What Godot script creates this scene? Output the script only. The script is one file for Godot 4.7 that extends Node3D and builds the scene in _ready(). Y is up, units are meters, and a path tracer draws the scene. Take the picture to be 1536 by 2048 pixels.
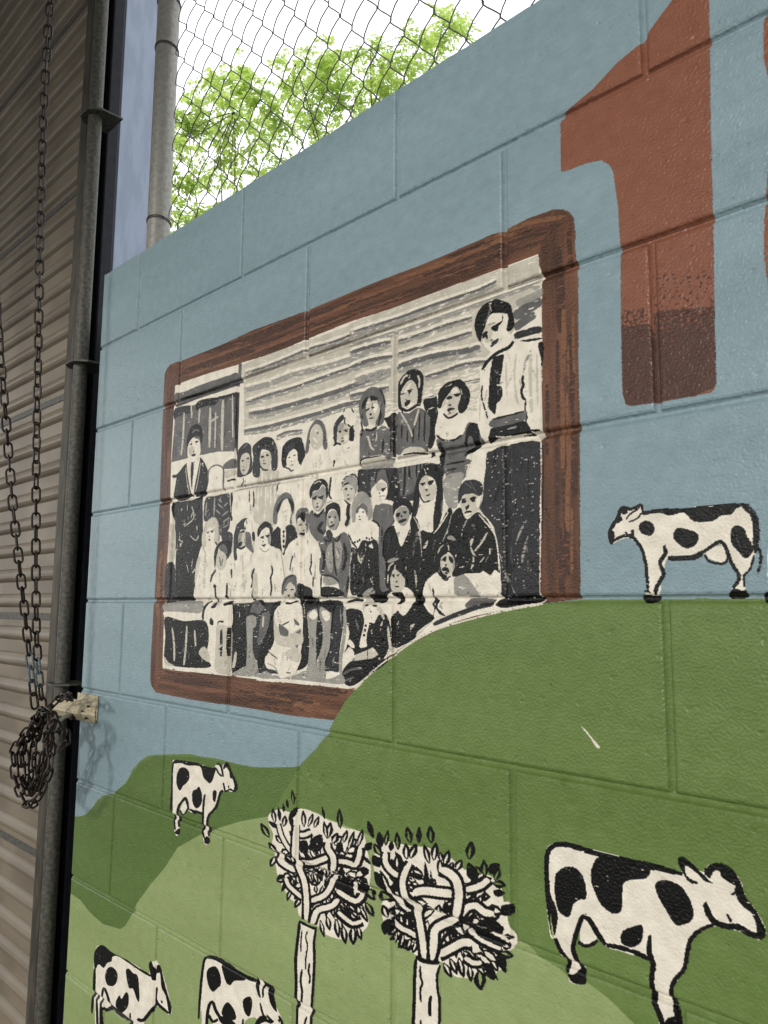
extends Node3D

const TOP := 2.44          # height of the wall's top edge
const TEX := 2048
const TW := 2.04           # metres of wall across the mural texture
const TH := 1.836          # metres of wall down the mural texture
const LINES := [[-0.003, -0.017], [-0.197, -0.204], [-0.402, -0.408], [-0.607, -0.611], [-0.811, -0.814], [-1.014, -1.018], [-1.218, -1.220], [-1.426, -1.419], [-1.628, -1.624], [-1.831, -1.830], [-2.035, -2.035], [-2.238, -2.238], [-2.436, -2.436]]
const EVEN := [0.008, 0.199, 0.609, 1.020, 1.424, 1.83, 2.24, 2.645, 3.05]
const ODD := [0.008, 0.396, 0.810, 1.221, 1.628, 2.035, 2.44, 2.85, 3.05]
const RINGS := [[0.0017, -0.0050], [0.0033, -0.0037], [0.0050, -0.0011], [0.0074, 0.0]]
const MORTAR_Z := -0.0050

var rng := RandomNumberGenerator.new()
var pix := PackedByteArray()
var grain := PackedByteArray()
var streak := PackedByteArray()
var woody := PackedByteArray()
var speck := PackedByteArray()
var mural_mat: StandardMaterial3D
var far_mat: StandardMaterial3D
var used := {}
var chip := FastNoiseLite.new()

const PAINT := {"k": [19, 18, 18], "d": [46, 46, 48], "m": [99, 97, 95], "g": [152, 149, 141], "p": [196, 189, 173], "w": [229, 221, 205],
	"blue": [133, 154, 161], "wdk": [72, 50, 40], "wlt": [124, 86, 62], "hill": [102, 123, 67], "hilld": [90, 112, 59], "hilll": [141, 156, 104], "lg": [168, 178, 120],
	"rust": [134, 86, 67], "rustd": [82, 57, 48], "rusto": [143, 88, 66], "woodh": [97, 66, 50], "woodv": [97, 66, 50], "dots": [190, 183, 168]}


# ------------------------------------------------------------------ helpers
func numbered(called: String) -> String:
	var n: int = used.get(called, 0)
	used[called] = n + 1
	return called if n == 0 else "%s_%03d" % [called, n]


func thing(called: String, label: String, category: String, at := Vector3.ZERO, group := "") -> Node3D:
	var o := Node3D.new()
	o.name = numbered(called)
	add_child(o, true)
	o.position = at
	o.set_meta("kind", "thing")
	tag(o, label, category, group)
	return o


func tag(o: Node3D, label: String, category: String, group := "") -> void:
	o.set_meta("label", label)
	if category:
		o.set_meta("category", category)
	if group:
		o.set_meta("group", group)


func part(called: String, mesh: Mesh, mat: Material, parent: Node3D, index := 0) -> MeshInstance3D:
	var o := MeshInstance3D.new()
	o.name = called if index == 0 else "%s_%03d" % [called, index]
	o.mesh = mesh
	o.material_override = mat
	parent.add_child(o, true)
	return o


func st_new() -> SurfaceTool:
	var st := SurfaceTool.new()
	st.begin(Mesh.PRIMITIVE_TRIANGLES)
	return st


func tri(st: SurfaceTool, a: Vector3, b: Vector3, c: Vector3, n: Vector3, ua := Vector2.ZERO, ub := Vector2.ZERO, uc := Vector2.ZERO) -> void:
	var flip := (b - a).cross(c - a).dot(n) > 0.0
	st.set_normal(n); st.set_uv(ua); st.add_vertex(a)
	if flip:
		st.set_normal(n); st.set_uv(uc); st.add_vertex(c)
		st.set_normal(n); st.set_uv(ub); st.add_vertex(b)
	else:
		st.set_normal(n); st.set_uv(ub); st.add_vertex(b)
		st.set_normal(n); st.set_uv(uc); st.add_vertex(c)


func quad(st: SurfaceTool, a: Vector3, b: Vector3, c: Vector3, d: Vector3, n: Vector3) -> void:
	var fn := (b - a).cross(d - a).normalized()
	if fn.dot(n) < 0.0:
		fn = -fn
	tri(st, a, b, c, fn)
	tri(st, a, c, d, fn)


func add_box(st: SurfaceTool, lo: Vector3, hi: Vector3, bevel := 0.002) -> void:
	var c := (lo + hi) * 0.5
	var h := (hi - lo) * 0.5
	var b := minf(bevel, minf(h.x, minf(h.y, h.z)) * 0.4)
	for ax in 3:
		var u := (ax + 1) % 3
		var v := (ax + 2) % 3
		for s: float in [-1.0, 1.0]:
			var n := Vector3.ZERO
			n[ax] = s
			var q: Array[Vector3] = []
			for k: Array in [[-1, -1], [1, -1], [1, 1], [-1, 1]]:
				var p := Vector3.ZERO
				p[ax] = s * h[ax]
				p[u] = k[0] * (h[u] - b)
				p[v] = k[1] * (h[v] - b)
				q.append(c + p)
			quad(st, q[0], q[1], q[2], q[3], n)
			# bevels along u edges shared with +v / -v faces (each edge once: ax -> u)
			for t: float in [-1.0, 1.0]:
				var e: Array[Vector3] = []
				for k: float in [-1.0, 1.0]:
					var p := Vector3.ZERO
					p[ax] = s * h[ax]; p[u] = t * (h[u] - b); p[v] = k * (h[v] - b)
					e.append(c + p)
				for k: float in [1.0, -1.0]:
					var p := Vector3.ZERO
					p[ax] = s * (h[ax] - b); p[u] = t * h[u]; p[v] = k * (h[v] - b)
					e.append(c + p)
				var m := Vector3.ZERO
				m[ax] = s; m[u] = t
				quad(st, e[0], e[1], e[2], e[3], m.normalized())
	for sx: float in [-1.0, 1.0]:
		for sy: float in [-1.0, 1.0]:
			for sz: float in [-1.0, 1.0]:
				var n := Vector3(sx, sy, sz).normalized()
				tri(st, c + Vector3(sx * h.x, sy * (h.y - b), sz * (h.z - b)), c + Vector3(sx * (h.x - b), sy * h.y, sz * (h.z - b)), c + Vector3(sx * (h.x - b), sy * (h.y - b), sz * h.z), n)


func box_mesh(lo: Vector3, hi: Vector3, bevel := 0.002) -> ArrayMesh:
	var st := st_new()
	add_box(st, lo, hi, bevel)
	return st.commit()


# a round tube along points; r may taper to r2
func add_tube(st: SurfaceTool, p: PackedVector3Array, r: float, sides := 8, r2 := -1.0, closed := false) -> void:
	var n := p.size()
	var rings := []
	var up := Vector3.UP
	var prev_x := Vector3.ZERO
	for i in n:
		var t: Vector3
		if closed:
			t = (p[(i + 1) % n] - p[(i - 1 + n) % n]).normalized()
		else:
			t = (p[mini(i + 1, n - 1)] - p[maxi(i - 1, 0)]).normalized()
		var x := prev_x
		if i == 0:
			x = t.cross(up if absf(t.y) < 0.9 else Vector3.RIGHT)
		x = (x - t * x.dot(t)).normalized()
		prev_x = x
		var y := t.cross(x)
		var rr := r if r2 < 0.0 else lerpf(r, r2, float(i) / maxf(1.0, n - 1))
		var ring := []
		for k in sides:
			var a := TAU * k / sides
			var d := x * cos(a) + y * sin(a)
			ring.append([p[i] + d * rr, d])
		rings.append(ring)
	for i in (n if closed else n - 1):
		var A: Array = rings[i]
		var B: Array = rings[(i + 1) % n]
		for k in sides:
			var k2 := (k + 1) % sides
			smooth_tri(st, A[k], B[k], B[k2])
			smooth_tri(st, A[k], B[k2], A[k2])
	if not closed:
		for e: Array in [[0, 1], [n - 1, n - 2]]:
			var nn := (p[e[0]] - p[e[1]]).normalized()
			for k in sides:
				tri(st, p[e[0]], rings[e[0]][k][0], rings[e[0]][(k + 1) % sides][0], nn)


func smooth_tri(st: SurfaceTool, a: Array, b: Array, c: Array) -> void:
	var v: Array = [a, b, c]
	if ((b[0] - a[0]) as Vector3).cross(c[0] - a[0]).dot(a[1] + b[1] + c[1]) > 0.0:
		v = [a, c, b]
	for q: Array in v:
		st.set_normal(q[1]); st.set_uv(Vector2.ZERO)
		st.add_vertex(q[0])


func mat(c: Color, rough := 0.6, metal := 0.0, spec := 0.5) -> StandardMaterial3D:
	var m := StandardMaterial3D.new()
	m.albedo_color = c
	m.roughness = rough
	m.metallic = metal
	m.metallic_specular = spec
	return m


# a mottled procedural surface, mapped in metres
func mottled(a: Color, b: Color, rough: float, metal: float, freq: float, per_metre: float, relief := 0.0, stretch := Vector3.ONE) -> StandardMaterial3D:
	var m := mat(Color.WHITE, rough, metal)
	var nz := FastNoiseLite.new()
	nz.seed = used.size() * 7 + 3
	nz.frequency = freq
	nz.fractal_octaves = 4
	var im := nz.get_seamless_image(256, 256, false, false, 0.15)
	im.convert(Image.FORMAT_L8)
	var src := im.get_data()
	var out := PackedByteArray()
	out.resize(256 * 256 * 3)
	for i in 256 * 256:
		var t := smoothstep(0.25, 0.75, src[i] / 255.0)
		var c := a.lerp(b, t)
		out[i * 3] = int(c.r * 255); out[i * 3 + 1] = int(c.g * 255); out[i * 3 + 2] = int(c.b * 255)
	m.albedo_texture = ImageTexture.create_from_image(Image.create_from_data(256, 256, false, Image.FORMAT_RGB8, out))
	m.uv1_triplanar = true
	m.uv1_world_triplanar = true
	m.uv1_scale = stretch * per_metre
	if relief > 0.0:
		m.heightmap_enabled = true
		m.heightmap_texture = ImageTexture.create_from_image(im)
		m.heightmap_scale = relief
	return m


# ------------------------------------------------------------------ painting the mural (wall millimetres, halves; y down from the top)
func f(col: String, dry: float, smooth: int, q: Array) -> void:
	var n := q.size() / 2
	var sx := 0.0005 / TW * TEX
	var sy := 0.0005 / TH * TEX
	var p := PackedVector2Array()
	for i in n:
		p.append(Vector2(q[i * 2] * sx, q[i * 2 + 1] * sy))
	if smooth == 1 and n > 3:
		var o := PackedVector2Array()
		for i in n:
			for k in 4:
				o.append(p[i].cubic_interpolate(p[(i + 1) % n], p[(i - 1 + n) % n], p[(i + 2) % n], k / 4.0))
		p = o
		n = p.size()
	var y0 := 1e9
	var y1 := -1e9
	for v in p:
		y0 = minf(y0, v.y)
		y1 = maxf(y1, v.y)
	var c: Array = PAINT[col]
	var cr: int = c[0]
	var cg: int = c[1]
	var cb: int = c[2]
	var lim := int(dry * 255.0)
	var broken := speck if col.begins_with("rust") else streak
	var wood := 1 if col == "woodh" else 2 if col == "woodv" else 0
	var big := col in ["blue", "hill", "hilld", "hilll", "rust", "rustd", "rusto"]
	var patch := col in ["blue", "hill", "hilld", "hilll"]
	var amp := 6 if big else 14 if col in ["w", "p", "g", "m"] else 7
	for y in range(maxi(0, int(floorf(y0))), mini(TEX - 1, int(ceilf(y1))) + 1):
		var yc := y + 0.5
		var xs := PackedFloat32Array()
		var j := n - 1
		for i in n:
			var a := p[i]
			var b := p[j]
			if (a.y <= yc) != (b.y <= yc):
				xs.append(a.x + (yc - a.y) / (b.y - a.y) * (b.x - a.x))
			j = i
		xs.sort()
		for i in range(0, xs.size() - 1, 2):
			var xa := xs[i] + (grain[((y * 3) & 511) * 512 + (int(xs[i]) & 511)] - 128) * 0.005
			var xb := xs[i + 1] + (grain[((y * 3 + 77) & 511) * 512 + (int(xs[i + 1]) & 511)] - 128) * 0.005
			for x in range(maxi(0, int(xa + 0.5)), mini(TEX, int(xb + 0.5))):
				if lim > 0 and broken[(y & 511) * 512 + (x & 511)] < lim:
					continue
				var g := (grain[((y >> 1) & 511) * 512 + ((x >> 1) & 511)] - 128) * amp / 128
				if patch:
					g += (woody[((y >> 3) & 511) * 512 + ((x >> 4) & 511)] - 128) / 22 + (streak[(y & 511) * 512 + ((x >> 1) & 511)] - 128) / 40
				var k := (y * TEX + x) * 3
				if wood:
					var s := woody[((y & 511) * 512 + ((x >> 2) & 511)) if wood == 1 else (((y >> 2) & 511) + (x & 511) * 512)]
					var t := (int(s) - 120) / 5 + g / 2
					pix[k] = clampi(cr + t, 40, 200); pix[k + 1] = clampi(cg + t * 2 / 3, 30, 200); pix[k + 2] = clampi(cb + t / 2, 24, 200)
				else:
					pix[k] = clampi(cr + g, 0, 255)
					pix[k + 1] = clampi(cg + g, 0, 255)
					pix[k + 2] = clampi(cb + g, 0, 255)


# a filled shape worked over with short loose dabs of a neighbouring tone, as the picture's figures are
func g(col: String, dry: float, smooth: int, q: Array) -> void:
	f(col, dry, smooth, q)
	var p := PackedVector2Array()
	var lo := Vector2(1e9, 1e9)
	var hi := -lo
	for i in q.size() / 2:
		var v := Vector2(q[i * 2], q[i * 2 + 1])
		p.append(v)
		lo = lo.min(v)
		hi = hi.max(v)
	var size := hi - lo
	var tones: Array = {"w": ["p", "p", "g"], "p": ["w", "g", "w"], "g": ["m", "p", "m"], "m": ["d", "g", "d"], "d": ["k", "m", "k", "g"], "k": ["d", "m", "p"]}[col]
	for i in clampi(int(size.x * size.y / 1500.0), 3, 26):
		var at := Vector2(rng.randf_range(lo.x, hi.x), rng.randf_range(lo.y, hi.y))
		var d := Vector2(rng.randfn() * 0.35, 1.0).normalized() * rng.randf_range(0.10, 0.26) * size.y
		var n := d.orthogonal().normalized() * rng.randf_range(1.5, 5.5)
		if not Geometry2D.is_point_in_polygon(at, p) or not Geometry2D.is_point_in_polygon(at + d, p):
			continue
		var b := n * rng.randf_range(-1.5, 1.5)
		var a := at + d * 0.5 + b
		var e := at + d
		f(tones[rng.randi() % tones.size()], rng.randf_range(0.3, 0.5), 1, [at.x, at.y, a.x + n.x, a.y + n.y, e.x, e.y, a.x - n.x, a.y - n.y])


# a brush stroke: width w (in the units of the frame j, which says how the stroke's own axes lie on the wall)
func s(col: String, dry: float, taper: int, w: float, j: Array, q: Array) -> void:
	var fr := Transform2D(Vector2(j[0], j[2]), Vector2(j[1], j[3]), Vector2.ZERO)
	var inv := fr.affine_inverse()
	var p := PackedVector2Array()
	for i in q.size() / 2:
		p.append(inv * Vector2(q[i * 2], q[i * 2 + 1]))
	var n := p.size()
	var c := PackedVector2Array()
	for i in n - 1:
		for k in 3:
			c.append(p[i].cubic_interpolate(p[i + 1], p[maxi(i - 1, 0)], p[mini(i + 2, n - 1)], k / 3.0))
	c.append(p[n - 1])
	n = c.size()
	var left := []
	var right := []
	for i in n:
		var d := (c[mini(i + 1, n - 1)] - c[maxi(i - 1, 0)]).normalized()
		var u := float(i) / (n - 1)
		var h := w * 0.5 * (minf(1.0, 0.6 + minf(u, 1.0 - u) * 4.0) if taper else 1.0)
		var a := fr * (c[i] + d.orthogonal() * h)
		var b := fr * (c[i] - d.orthogonal() * h)
		left.append_array([a.x, a.y])
		right = [b.x, b.y] + right
	f(col, dry, 0, left + right)


# the black mass of a painted crown: pointed leaves with pale hearts, all pointing away from the crown's middle
func leaves(blobs: Array, cx: float, cy: float, sd: int) -> void:
	var r := RandomNumberGenerator.new()
	r.seed = sd
	for b in blobs.size() / 4:
		for i in 23:
			var th := r.randf() * TAU
			var at := Vector2(blobs[b * 4], blobs[b * 4 + 1]) + Vector2(blobs[b * 4 + 2] * cos(th), blobs[b * 4 + 3] * sin(th)) * r.randf_range(0.3, 0.9)
			var d := ((at - Vector2(cx, cy - 16.0)).normalized() + Vector2(r.randf_range(-0.4, 0.4), r.randf_range(-0.4, 0.4))).normalized()
			var l := r.randf_range(44, 66)
			lens(at, d, l, r.randf_range(23, 28), "k")
			if r.randf() < 0.9:
				lens(at - d * 3.0, d, l * 0.68, r.randf_range(10, 14), "w")


func lens(at: Vector2, d: Vector2, l: float, w: float, col: String) -> void:
	var n := d.orthogonal() * w * 0.5
	var q := []
	for v: Vector2 in [at + d * l * 0.5, at + d * l * 0.15 + n, at - d * l * 0.2 + n * 0.9, at - d * l * 0.5, at - d * l * 0.2 - n * 0.9, at + d * l * 0.15 - n]:
		q.append_array([v.x, v.y])
	f(col, 0.0, 0, q)


# flecks of bare ground showing through the paint
func dots(q: Array, count: int) -> void:
	var p := PackedVector2Array()
	var lo := Vector2(1e9, 1e9)
	var hi := -lo
	for i in q.size() / 2:
		var v := Vector2(q[i * 2], q[i * 2 + 1])
		p.append(v)
		lo = lo.min(v)
		hi = hi.max(v)
	for i in count:
		var v := Vector2(rng.randf_range(lo.x, hi.x), rng.randf_range(lo.y, hi.y))
		if Geometry2D.is_point_in_polygon(v, p):
			var w := rng.randf_range(1.5, 6.0)
			var h := rng.randf_range(1.0, 3.0)
			f("dots", 0.0, 0, [v.x, v.y, v.x + w, v.y - h * 0.5, v.x + w, v.y + h * 0.6, v.x, v.y + h])


func paint_all() -> void:
	paint_a()
	paint_b()
	paint_c()
	paint_d()
	paint_e()
	paint_f()
	paint_g()
	paint_h()
	paint_i()
	paint_j()


func paint_a() -> void:
	f("hill",0,0,[3199,1627,3057,1628,2924,1627,2814,1628,2644,1628,2540,1637,2413,1656,2333,1669,2248,1691,2159,1720,2064,1765,2024,1784,1953,1832,1884,1886,1836,1928,1788,1990,1747,2045,1701,2088,1641,2134,1622,2148,1566,2163,1474,2176,1362,2186,1243,2188,1149,2187,1050,2195,981,2195,838,2215,724,2232,665,2244,606,2271,547,2315,508,2361,468,2397,382,2434,292,2461,247,2485,203,2524,143,2563,85,2588,23,2593,-126,2621,-81,4025,3142,2574])
	f("hilld",0,0,[23,2598,144,2567,248,2491,383,2438,509,2367,606,2279,724,2236,1050,2198,1244,2191,1363,2189,1622,2151,1531,2267,1481,2326,1385,2353,1314,2374,1195,2417,1069,2467,919,2542,835,2632,729,2721,637,2809,590,2872,545,2922,505,2944,352,2967,232,2953,130,2928,-1,2925,-83,2917,-123,2638])
	f("hilll",0,0,[-197,2910,-1,2925,130,2928,232,2953,352,2967,505,2944,545,2922,590,2872,637,2809,729,2721,835,2632,919,2542,1069,2467,1195,2417,1314,2374,1385,2353,1481,2326,1634,2285,1776,2280,1949,2293,2105,2319,2245,2353,2403,2410,2439,2421,2509,2449,2565,2456,2590,2467,2639,2464,2689,2480,2741,2508,2900,2594,2872,2783,-208,4286])
	f("w",0,1,[2636,1916,2649,1923,2663,1937,2675,1948,2684,1957,2680,1960,2674,1958,2661,1941,2647,1927])
	f("rust",0,0,[3012,195,3007,258,3002,306,3000,406,2993,600,2988,818,2983,976,2979,1112,2979,1175,2975,1189,2966,1195,2931,1197,2890,1196,2842,1195,2813,1193,2786,1192,2773,1186,2766,1160,2766,1086,2768,962,2773,811,2771,707,2765,653,2761,614,2751,590,2729,570,2690,561,2632,558,2619,553,2621,426,2627,411,2631,399,2713,375,2781,339,2837,323,2856,310,2898,275,2921,258,2964,221,2989,180])
	f("rusto",0.75,0,[2797,508,2981,574,2974,737,2879,749,2777,761,2775,683])
	f("rustd",0.9,0,[2966,695,2993,687,2989,819,2925,805,2878,773])
	f("rustd",0.82,0,[2846,836,2904,846,2950,852,2987,846,2983,976,2847,945])
	f("rustd",0.8,0,[2771,902,2833,931,2832,1009,2768,992])
	f("rustd",0.66,0,[2844,895,2985,930,2980,1048,2845,1013])
	f("rustd",0.5,0,[2769,962,2834,971,2831,1125,2765,1111])
	f("rustd",0.29,0,[2844,983,2982,1012,2979,1103,2843,1075])
	f("rustd",0.21,0,[2768,1002,2836,1010,2842,1031,2980,1053,2979,1139,2839,1117,2766,1106])
	f("rustd",0.13,0,[2767,1037,2838,1050,2866,1071,2914,1068,2980,1094,2978,1175,2834,1150,2766,1141])
	f("rustd",0.03,0,[2767,1092,2797,1084,2836,1117,2875,1097,2925,1127,2979,1112,2979,1175,2973,1187,2931,1196,2842,1194,2786,1191,2773,1185,2767,1160])
	f("rust",0,1,[3165,310,3133,385,3117,404,3112,435,3109,476,3109,514,3114,549,3125,606,3110,700,3095,826,3090,865,3088,896,3087,940,3090,994,3097,1053,3119,1145,3224,1210,3354,1200,3405,445])
	f("woodh",0,0,[669,663,684,642,712,629,761,629,817,634,1097,637,1310,631,1458,637,1620,642,1638,642,1764,641,1878,641,2016,643,2158,648,2304,646,2404,644,2437,648,2447,648,2520,642,2594,646,2622,656,2640,669,2652,691,2655,729,2654,771,2657,806,2659,856,2653,1059,2653,1221,2650,1347,2645,1502,2644,1626,2540,1636,2413,1656,2248,1691,2064,1765,1953,1832,1884,1886,1836,1928,1788,1989,1584,1996,1353,1993,1036,1996,827,1993,714,1990,676,1969,661,1942,659,1840,665,1625,674,1205,670,1065,668,897,668,801,668,749])
	f("woodv",0,0,[669,663,692,639,761,732,753,1035,762,1337,757,1887,714,1988,676,1967,659,1840,665,1625,674,1205,668,801])
	f("woodv",0,0,[2549,750,2594,648,2622,657,2651,690,2654,771,2659,856,2653,1059,2650,1347,2644,1624,2546,1630,2542,1405,2550,1221,2556,833])
	s("wdk",0.3,1,7.4,[2.83,0.07,0.75,1.84],[1273,664,1443,665,1601,664,1745,664])
	s("wlt",0.3,1,5.3,[2.48,0.04,0.66,1.72],[1662,719,1727,719,1792,719,1852,717])
	s("wdk",0.3,1,7.4,[2.73,0.06,0.74,1.81],[1486,664,1555,659,1628,663,1701,661])
	s("wdk",0.3,1,6.2,[3.68,0.14,0.82,2.09],[757,690,914,694,1063,693,1199,700])
	s("wlt",0.3,1,7.3,[1.77,-0.01,0.56,1.46],[2198,715,2273,715,2347,718,2419,718])
	s("wdk",0.3,1,4.9,[2.0,0.0,0.59,1.55],[1957,727,2064,728,2167,729,2267,728])
	s("wdk",0.3,1,5.9,[2.63,0.05,0.68,1.77],[1536,714,1616,714,1696,715,1764,713])
	s("wlt",0.3,1,6.5,[3.36,0.11,0.79,2.0],[1001,683,1119,687,1240,687,1358,691])
	s("wdk",0.3,1,6.0,[1.84,-0.01,0.58,1.49],[2193,702,2234,700,2270,700,2310,700])
	s("wdk",0.3,1,7.5,[1.58,-0.02,0.55,1.38],[2348,687,2433,686,2520,692,2603,704])
	s("wlt",0.3,1,6.6,[1.89,-0.0,0.58,1.5],[2069,716,2160,715,2251,716,2339,715])
	s("wdk",0.3,1,8.3,[1.76,-0.01,0.6,1.46],[2238,659,2299,660,2352,661,2408,660])
	s("wdk",0.3,1,5.3,[3.32,0.11,0.78,1.98],[897,688,1114,693,1304,694,1482,695])
	s("wlt",0.3,1,5.1,[3.56,0.13,0.83,2.06],[827,670,984,672,1136,677,1278,677])
	s("wdk",0.3,1,5.4,[2.05,0.01,0.61,1.57],[1922,710,2028,713,2129,714,2226,716])
	s("wdk",0.3,1,6.7,[3.27,0.1,0.81,1.97],[1074,657,1190,660,1296,658,1398,660])
	s("wlt",0.3,1,4.1,[2.08,0.01,0.63,1.58],[1917,680,2015,680,2108,682,2196,681])
	s("wdk",0.3,1,4.8,[2.82,0.07,0.72,1.83],[1381,698,1477,698,1575,697,1665,697])
	s("wdk",0.3,1,5.0,[1.96,0.0,0.59,1.53],[1970,711,2099,718,2214,718,2319,717])
	s("wlt",0.3,1,6.9,[3.16,0.09,0.8,1.94],[1126,645,1250,647,1369,648,1482,647])
	s("wdk",0.3,1,5.1,[2.57,0.05,0.71,1.75],[1502,671,1638,672,1767,672,1892,674])
	s("wdk",0.3,1,6.8,[1.71,-0.02,0.56,1.43],[2247,707,2322,704,2396,706,2468,704])
	s("wlt",0.3,1,5.9,[1.61,-0.02,0.56,1.4],[2373,678,2427,678,2477,678,2525,681])
	s("wdk",0.3,1,6.5,[1.83,-0.01,0.6,1.48],[2188,666,2242,665,2293,665,2343,667])
	s("wdk",0.3,1,6.5,[2.47,0.04,0.69,1.72],[1692,669,1752,674,1804,671,1853,674])
	s("wlt",0.3,1,8.8,[1.55,-0.03,0.56,1.37],[2377,655,2464,653,2548,660,2630,679])
	s("wdk",0.3,1,5.5,[3.43,0.12,0.8,2.01],[840,681,1048,685,1233,689,1409,693])
	s("wdk",0.3,1,6.6,[1.59,-0.02,0.53,1.38],[2344,713,2426,713,2505,716,2579,723])
	s("wlt",0.3,1,6.2,[2.37,0.03,0.67,1.68],[1755,679,1814,681,1868,680,1927,683])
	s("wdk",0.3,1,6.9,[1.78,-0.01,0.58,1.46],[2148,684,2254,685,2352,685,2443,684])
	s("wdk",0.3,1,5.6,[1.69,-0.02,0.56,1.42],[2278,705,2347,704,2415,704,2478,704])
	s("wlt",0.3,1,7.0,[2.52,0.04,0.66,1.73],[1531,722,1669,722,1797,719,1916,722])
	s("wdk",0.3,1,8.6,[1.81,-0.01,0.57,1.47],[2124,721,2227,720,2323,722,2412,722])
	s("wdk",0.3,1,4.9,[1.73,-0.01,0.58,1.45],[2222,672,2309,673,2390,672,2465,669])
	s("wlt",0.3,1,5.0,[3.57,0.13,0.79,2.05],[868,710,998,714,1112,718,1226,720])
	s("wdk",0.3,1,4.8,[2.38,0.03,0.64,1.68],[1632,724,1767,724,1891,722,2008,728])
	s("wdk",0.3,1,5.9,[2.86,0.07,0.71,1.84],[1372,724,1462,723,1543,724,1619,723])
	s("wlt",0.3,1,4.7,[2.85,0.07,0.71,1.84],[1242,714,1419,718,1584,717,1737,717])
	s("wdk",0.3,1,6.8,[3.27,0.1,0.81,1.97],[970,645,1156,648,1332,653,1485,651])
	s("wdk",0.3,1,7.6,[3.4,0.11,0.78,2.01],[972,699,1096,701,1216,707,1324,711])
	s("wlt",0.3,1,7.3,[1.98,0.0,0.63,1.54],[2030,661,2106,665,2181,666,2253,666])
	s("wdk",0.3,1,7.7,[1.55,-0.03,0.55,1.37],[2383,675,2460,673,2539,682,2615,694])
	s("wdk",0.3,1,5.0,[2.28,0.02,0.66,1.65],[1822,686,1879,683,1934,688,1985,687])
	s("wlt",0.3,1,7.7,[1.75,-0.01,0.59,1.45],[2173,671,2284,671,2386,670,2481,668])
	s("wdk",0.3,1,4.4,[3.04,0.08,0.76,1.9],[1222,674,1337,679,1441,676,1539,676])
	s("wdk",0.3,1,5.3,[2.4,0.03,0.66,1.69],[1654,705,1762,707,1869,708,1966,710])
	s("wdk",0.3,1,7.4,[1.35,-0.03,0.18,1.21],[2642,1204,2641,1265,2641,1327,2639,1388])
	s("wlt",0.3,1,9.0,[1.38,-0.03,0.31,1.25],[2629,1012,2629,1043,2629,1074,2628,1103])
	s("wdk",0.3,1,9.0,[1.42,-0.03,0.43,1.29],[2609,749,2612,814,2616,878,2614,939])
	s("wdk",0.3,1,8.6,[1.44,-0.03,0.24,1.26],[2565,1103,2565,1161,2563,1220,2561,1277])
	s("wlt",0.3,1,8.9,[1.4,-0.03,0.34,1.27],[2617,914,2614,973,2614,1032,2612,1090])
	s("wdk",0.3,1,8.5,[1.4,-0.03,0.18,1.23],[2591,1219,2589,1278,2588,1340,2588,1399])
	s("wdk",0.3,1,7.8,[1.42,-0.03,0.38,1.28],[2608,900,2604,923,2604,948,2605,974])
	s("wlt",0.3,1,6.9,[1.4,-0.03,0.33,1.26],[2618,953,2618,999,2614,1045,2614,1087])
	s("wdk",0.3,1,6.6,[1.39,-0.03,0.1,1.21],[2588,1362,2587,1419,2585,1478,2584,1533])
	s("wdk",0.3,1,10.1,[1.36,-0.03,0.09,1.2],[2611,1397,2611,1446,2609,1493,2609,1541])
	s("wlt",0.3,1,9.1,[1.36,-0.03,0.18,1.22],[2629,1242,2630,1276,2628,1308,2626,1341])
	s("wdk",0.3,1,10.0,[1.35,-0.03,0.17,1.21],[2637,1226,2636,1280,2634,1331,2633,1385])
	s("wdk",0.3,1,5.3,[1.37,-0.03,0.14,1.21],[2610,1309,2608,1356,2607,1404,2608,1451])
	s("wlt",0.3,1,5.4,[1.37,-0.03,0.21,1.23],[2621,1130,2619,1204,2619,1276,2617,1346])
	s("wdk",0.3,1,7.8,[1.41,-0.03,0.3,1.26],[2598,990,2596,1055,2595,1125,2595,1191])
	s("wdk",0.3,1,8.8,[1.35,-0.03,0.07,1.19],[2618,1419,2616,1472,2615,1524,2614,1575])
	s("wlt",0.3,1,7.3,[1.39,-0.03,0.23,1.24],[2607,1142,2607,1181,2605,1220,2607,1259])
	s("wdk",0.3,1,7.1,[1.38,-0.03,0.16,1.22],[2607,1272,2608,1315,2607,1356,2606,1397])
	s("wdk",0.3,1,10.4,[1.4,-0.03,0.48,1.29],[2639,711,2638,745,2640,780,2642,815])
	s("wlt",0.3,1,9.0,[1.36,-0.03,0.14,1.21],[2619,1263,2619,1331,2615,1401,2615,1466])
	s("wdk",0.3,1,10.2,[1.37,-0.03,0.3,1.25],[2637,981,2637,1041,2636,1102,2633,1161])
	s("wdk",0.3,1,6.7,[1.37,-0.03,0.05,1.19],[2596,1457,2595,1513,2592,1568,2592,1621])
	s("wlt",0.3,1,5.6,[1.37,-0.03,0.34,1.25],[2644,928,2642,981,2642,1034,2642,1084])
	s("wdk",0.3,1,9.7,[1.38,-0.03,0.2,1.23],[2610,1176,2609,1237,2609,1296,2605,1359])
	s("wdk",0.3,1,9.0,[1.36,-0.03,0.04,1.19],[2604,1486,2602,1532,2601,1577,2599,1624])
	s("wlt",0.3,1,6.1,[1.34,-0.03,0.08,1.19],[2627,1413,2626,1463,2624,1516,2624,1565])
	s("wdk",0.3,1,7.0,[1.44,-0.03,0.26,1.27],[2565,1096,2564,1135,2564,1179,2562,1220])
	s("wdk",0.3,1,8.7,[1.36,-0.03,0.24,1.23],[2637,1110,2634,1154,2636,1199,2632,1244])
	s("wlt",0.3,1,9.2,[1.39,-0.03,0.23,1.24],[2608,1105,2608,1176,2607,1246,2605,1314])
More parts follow.
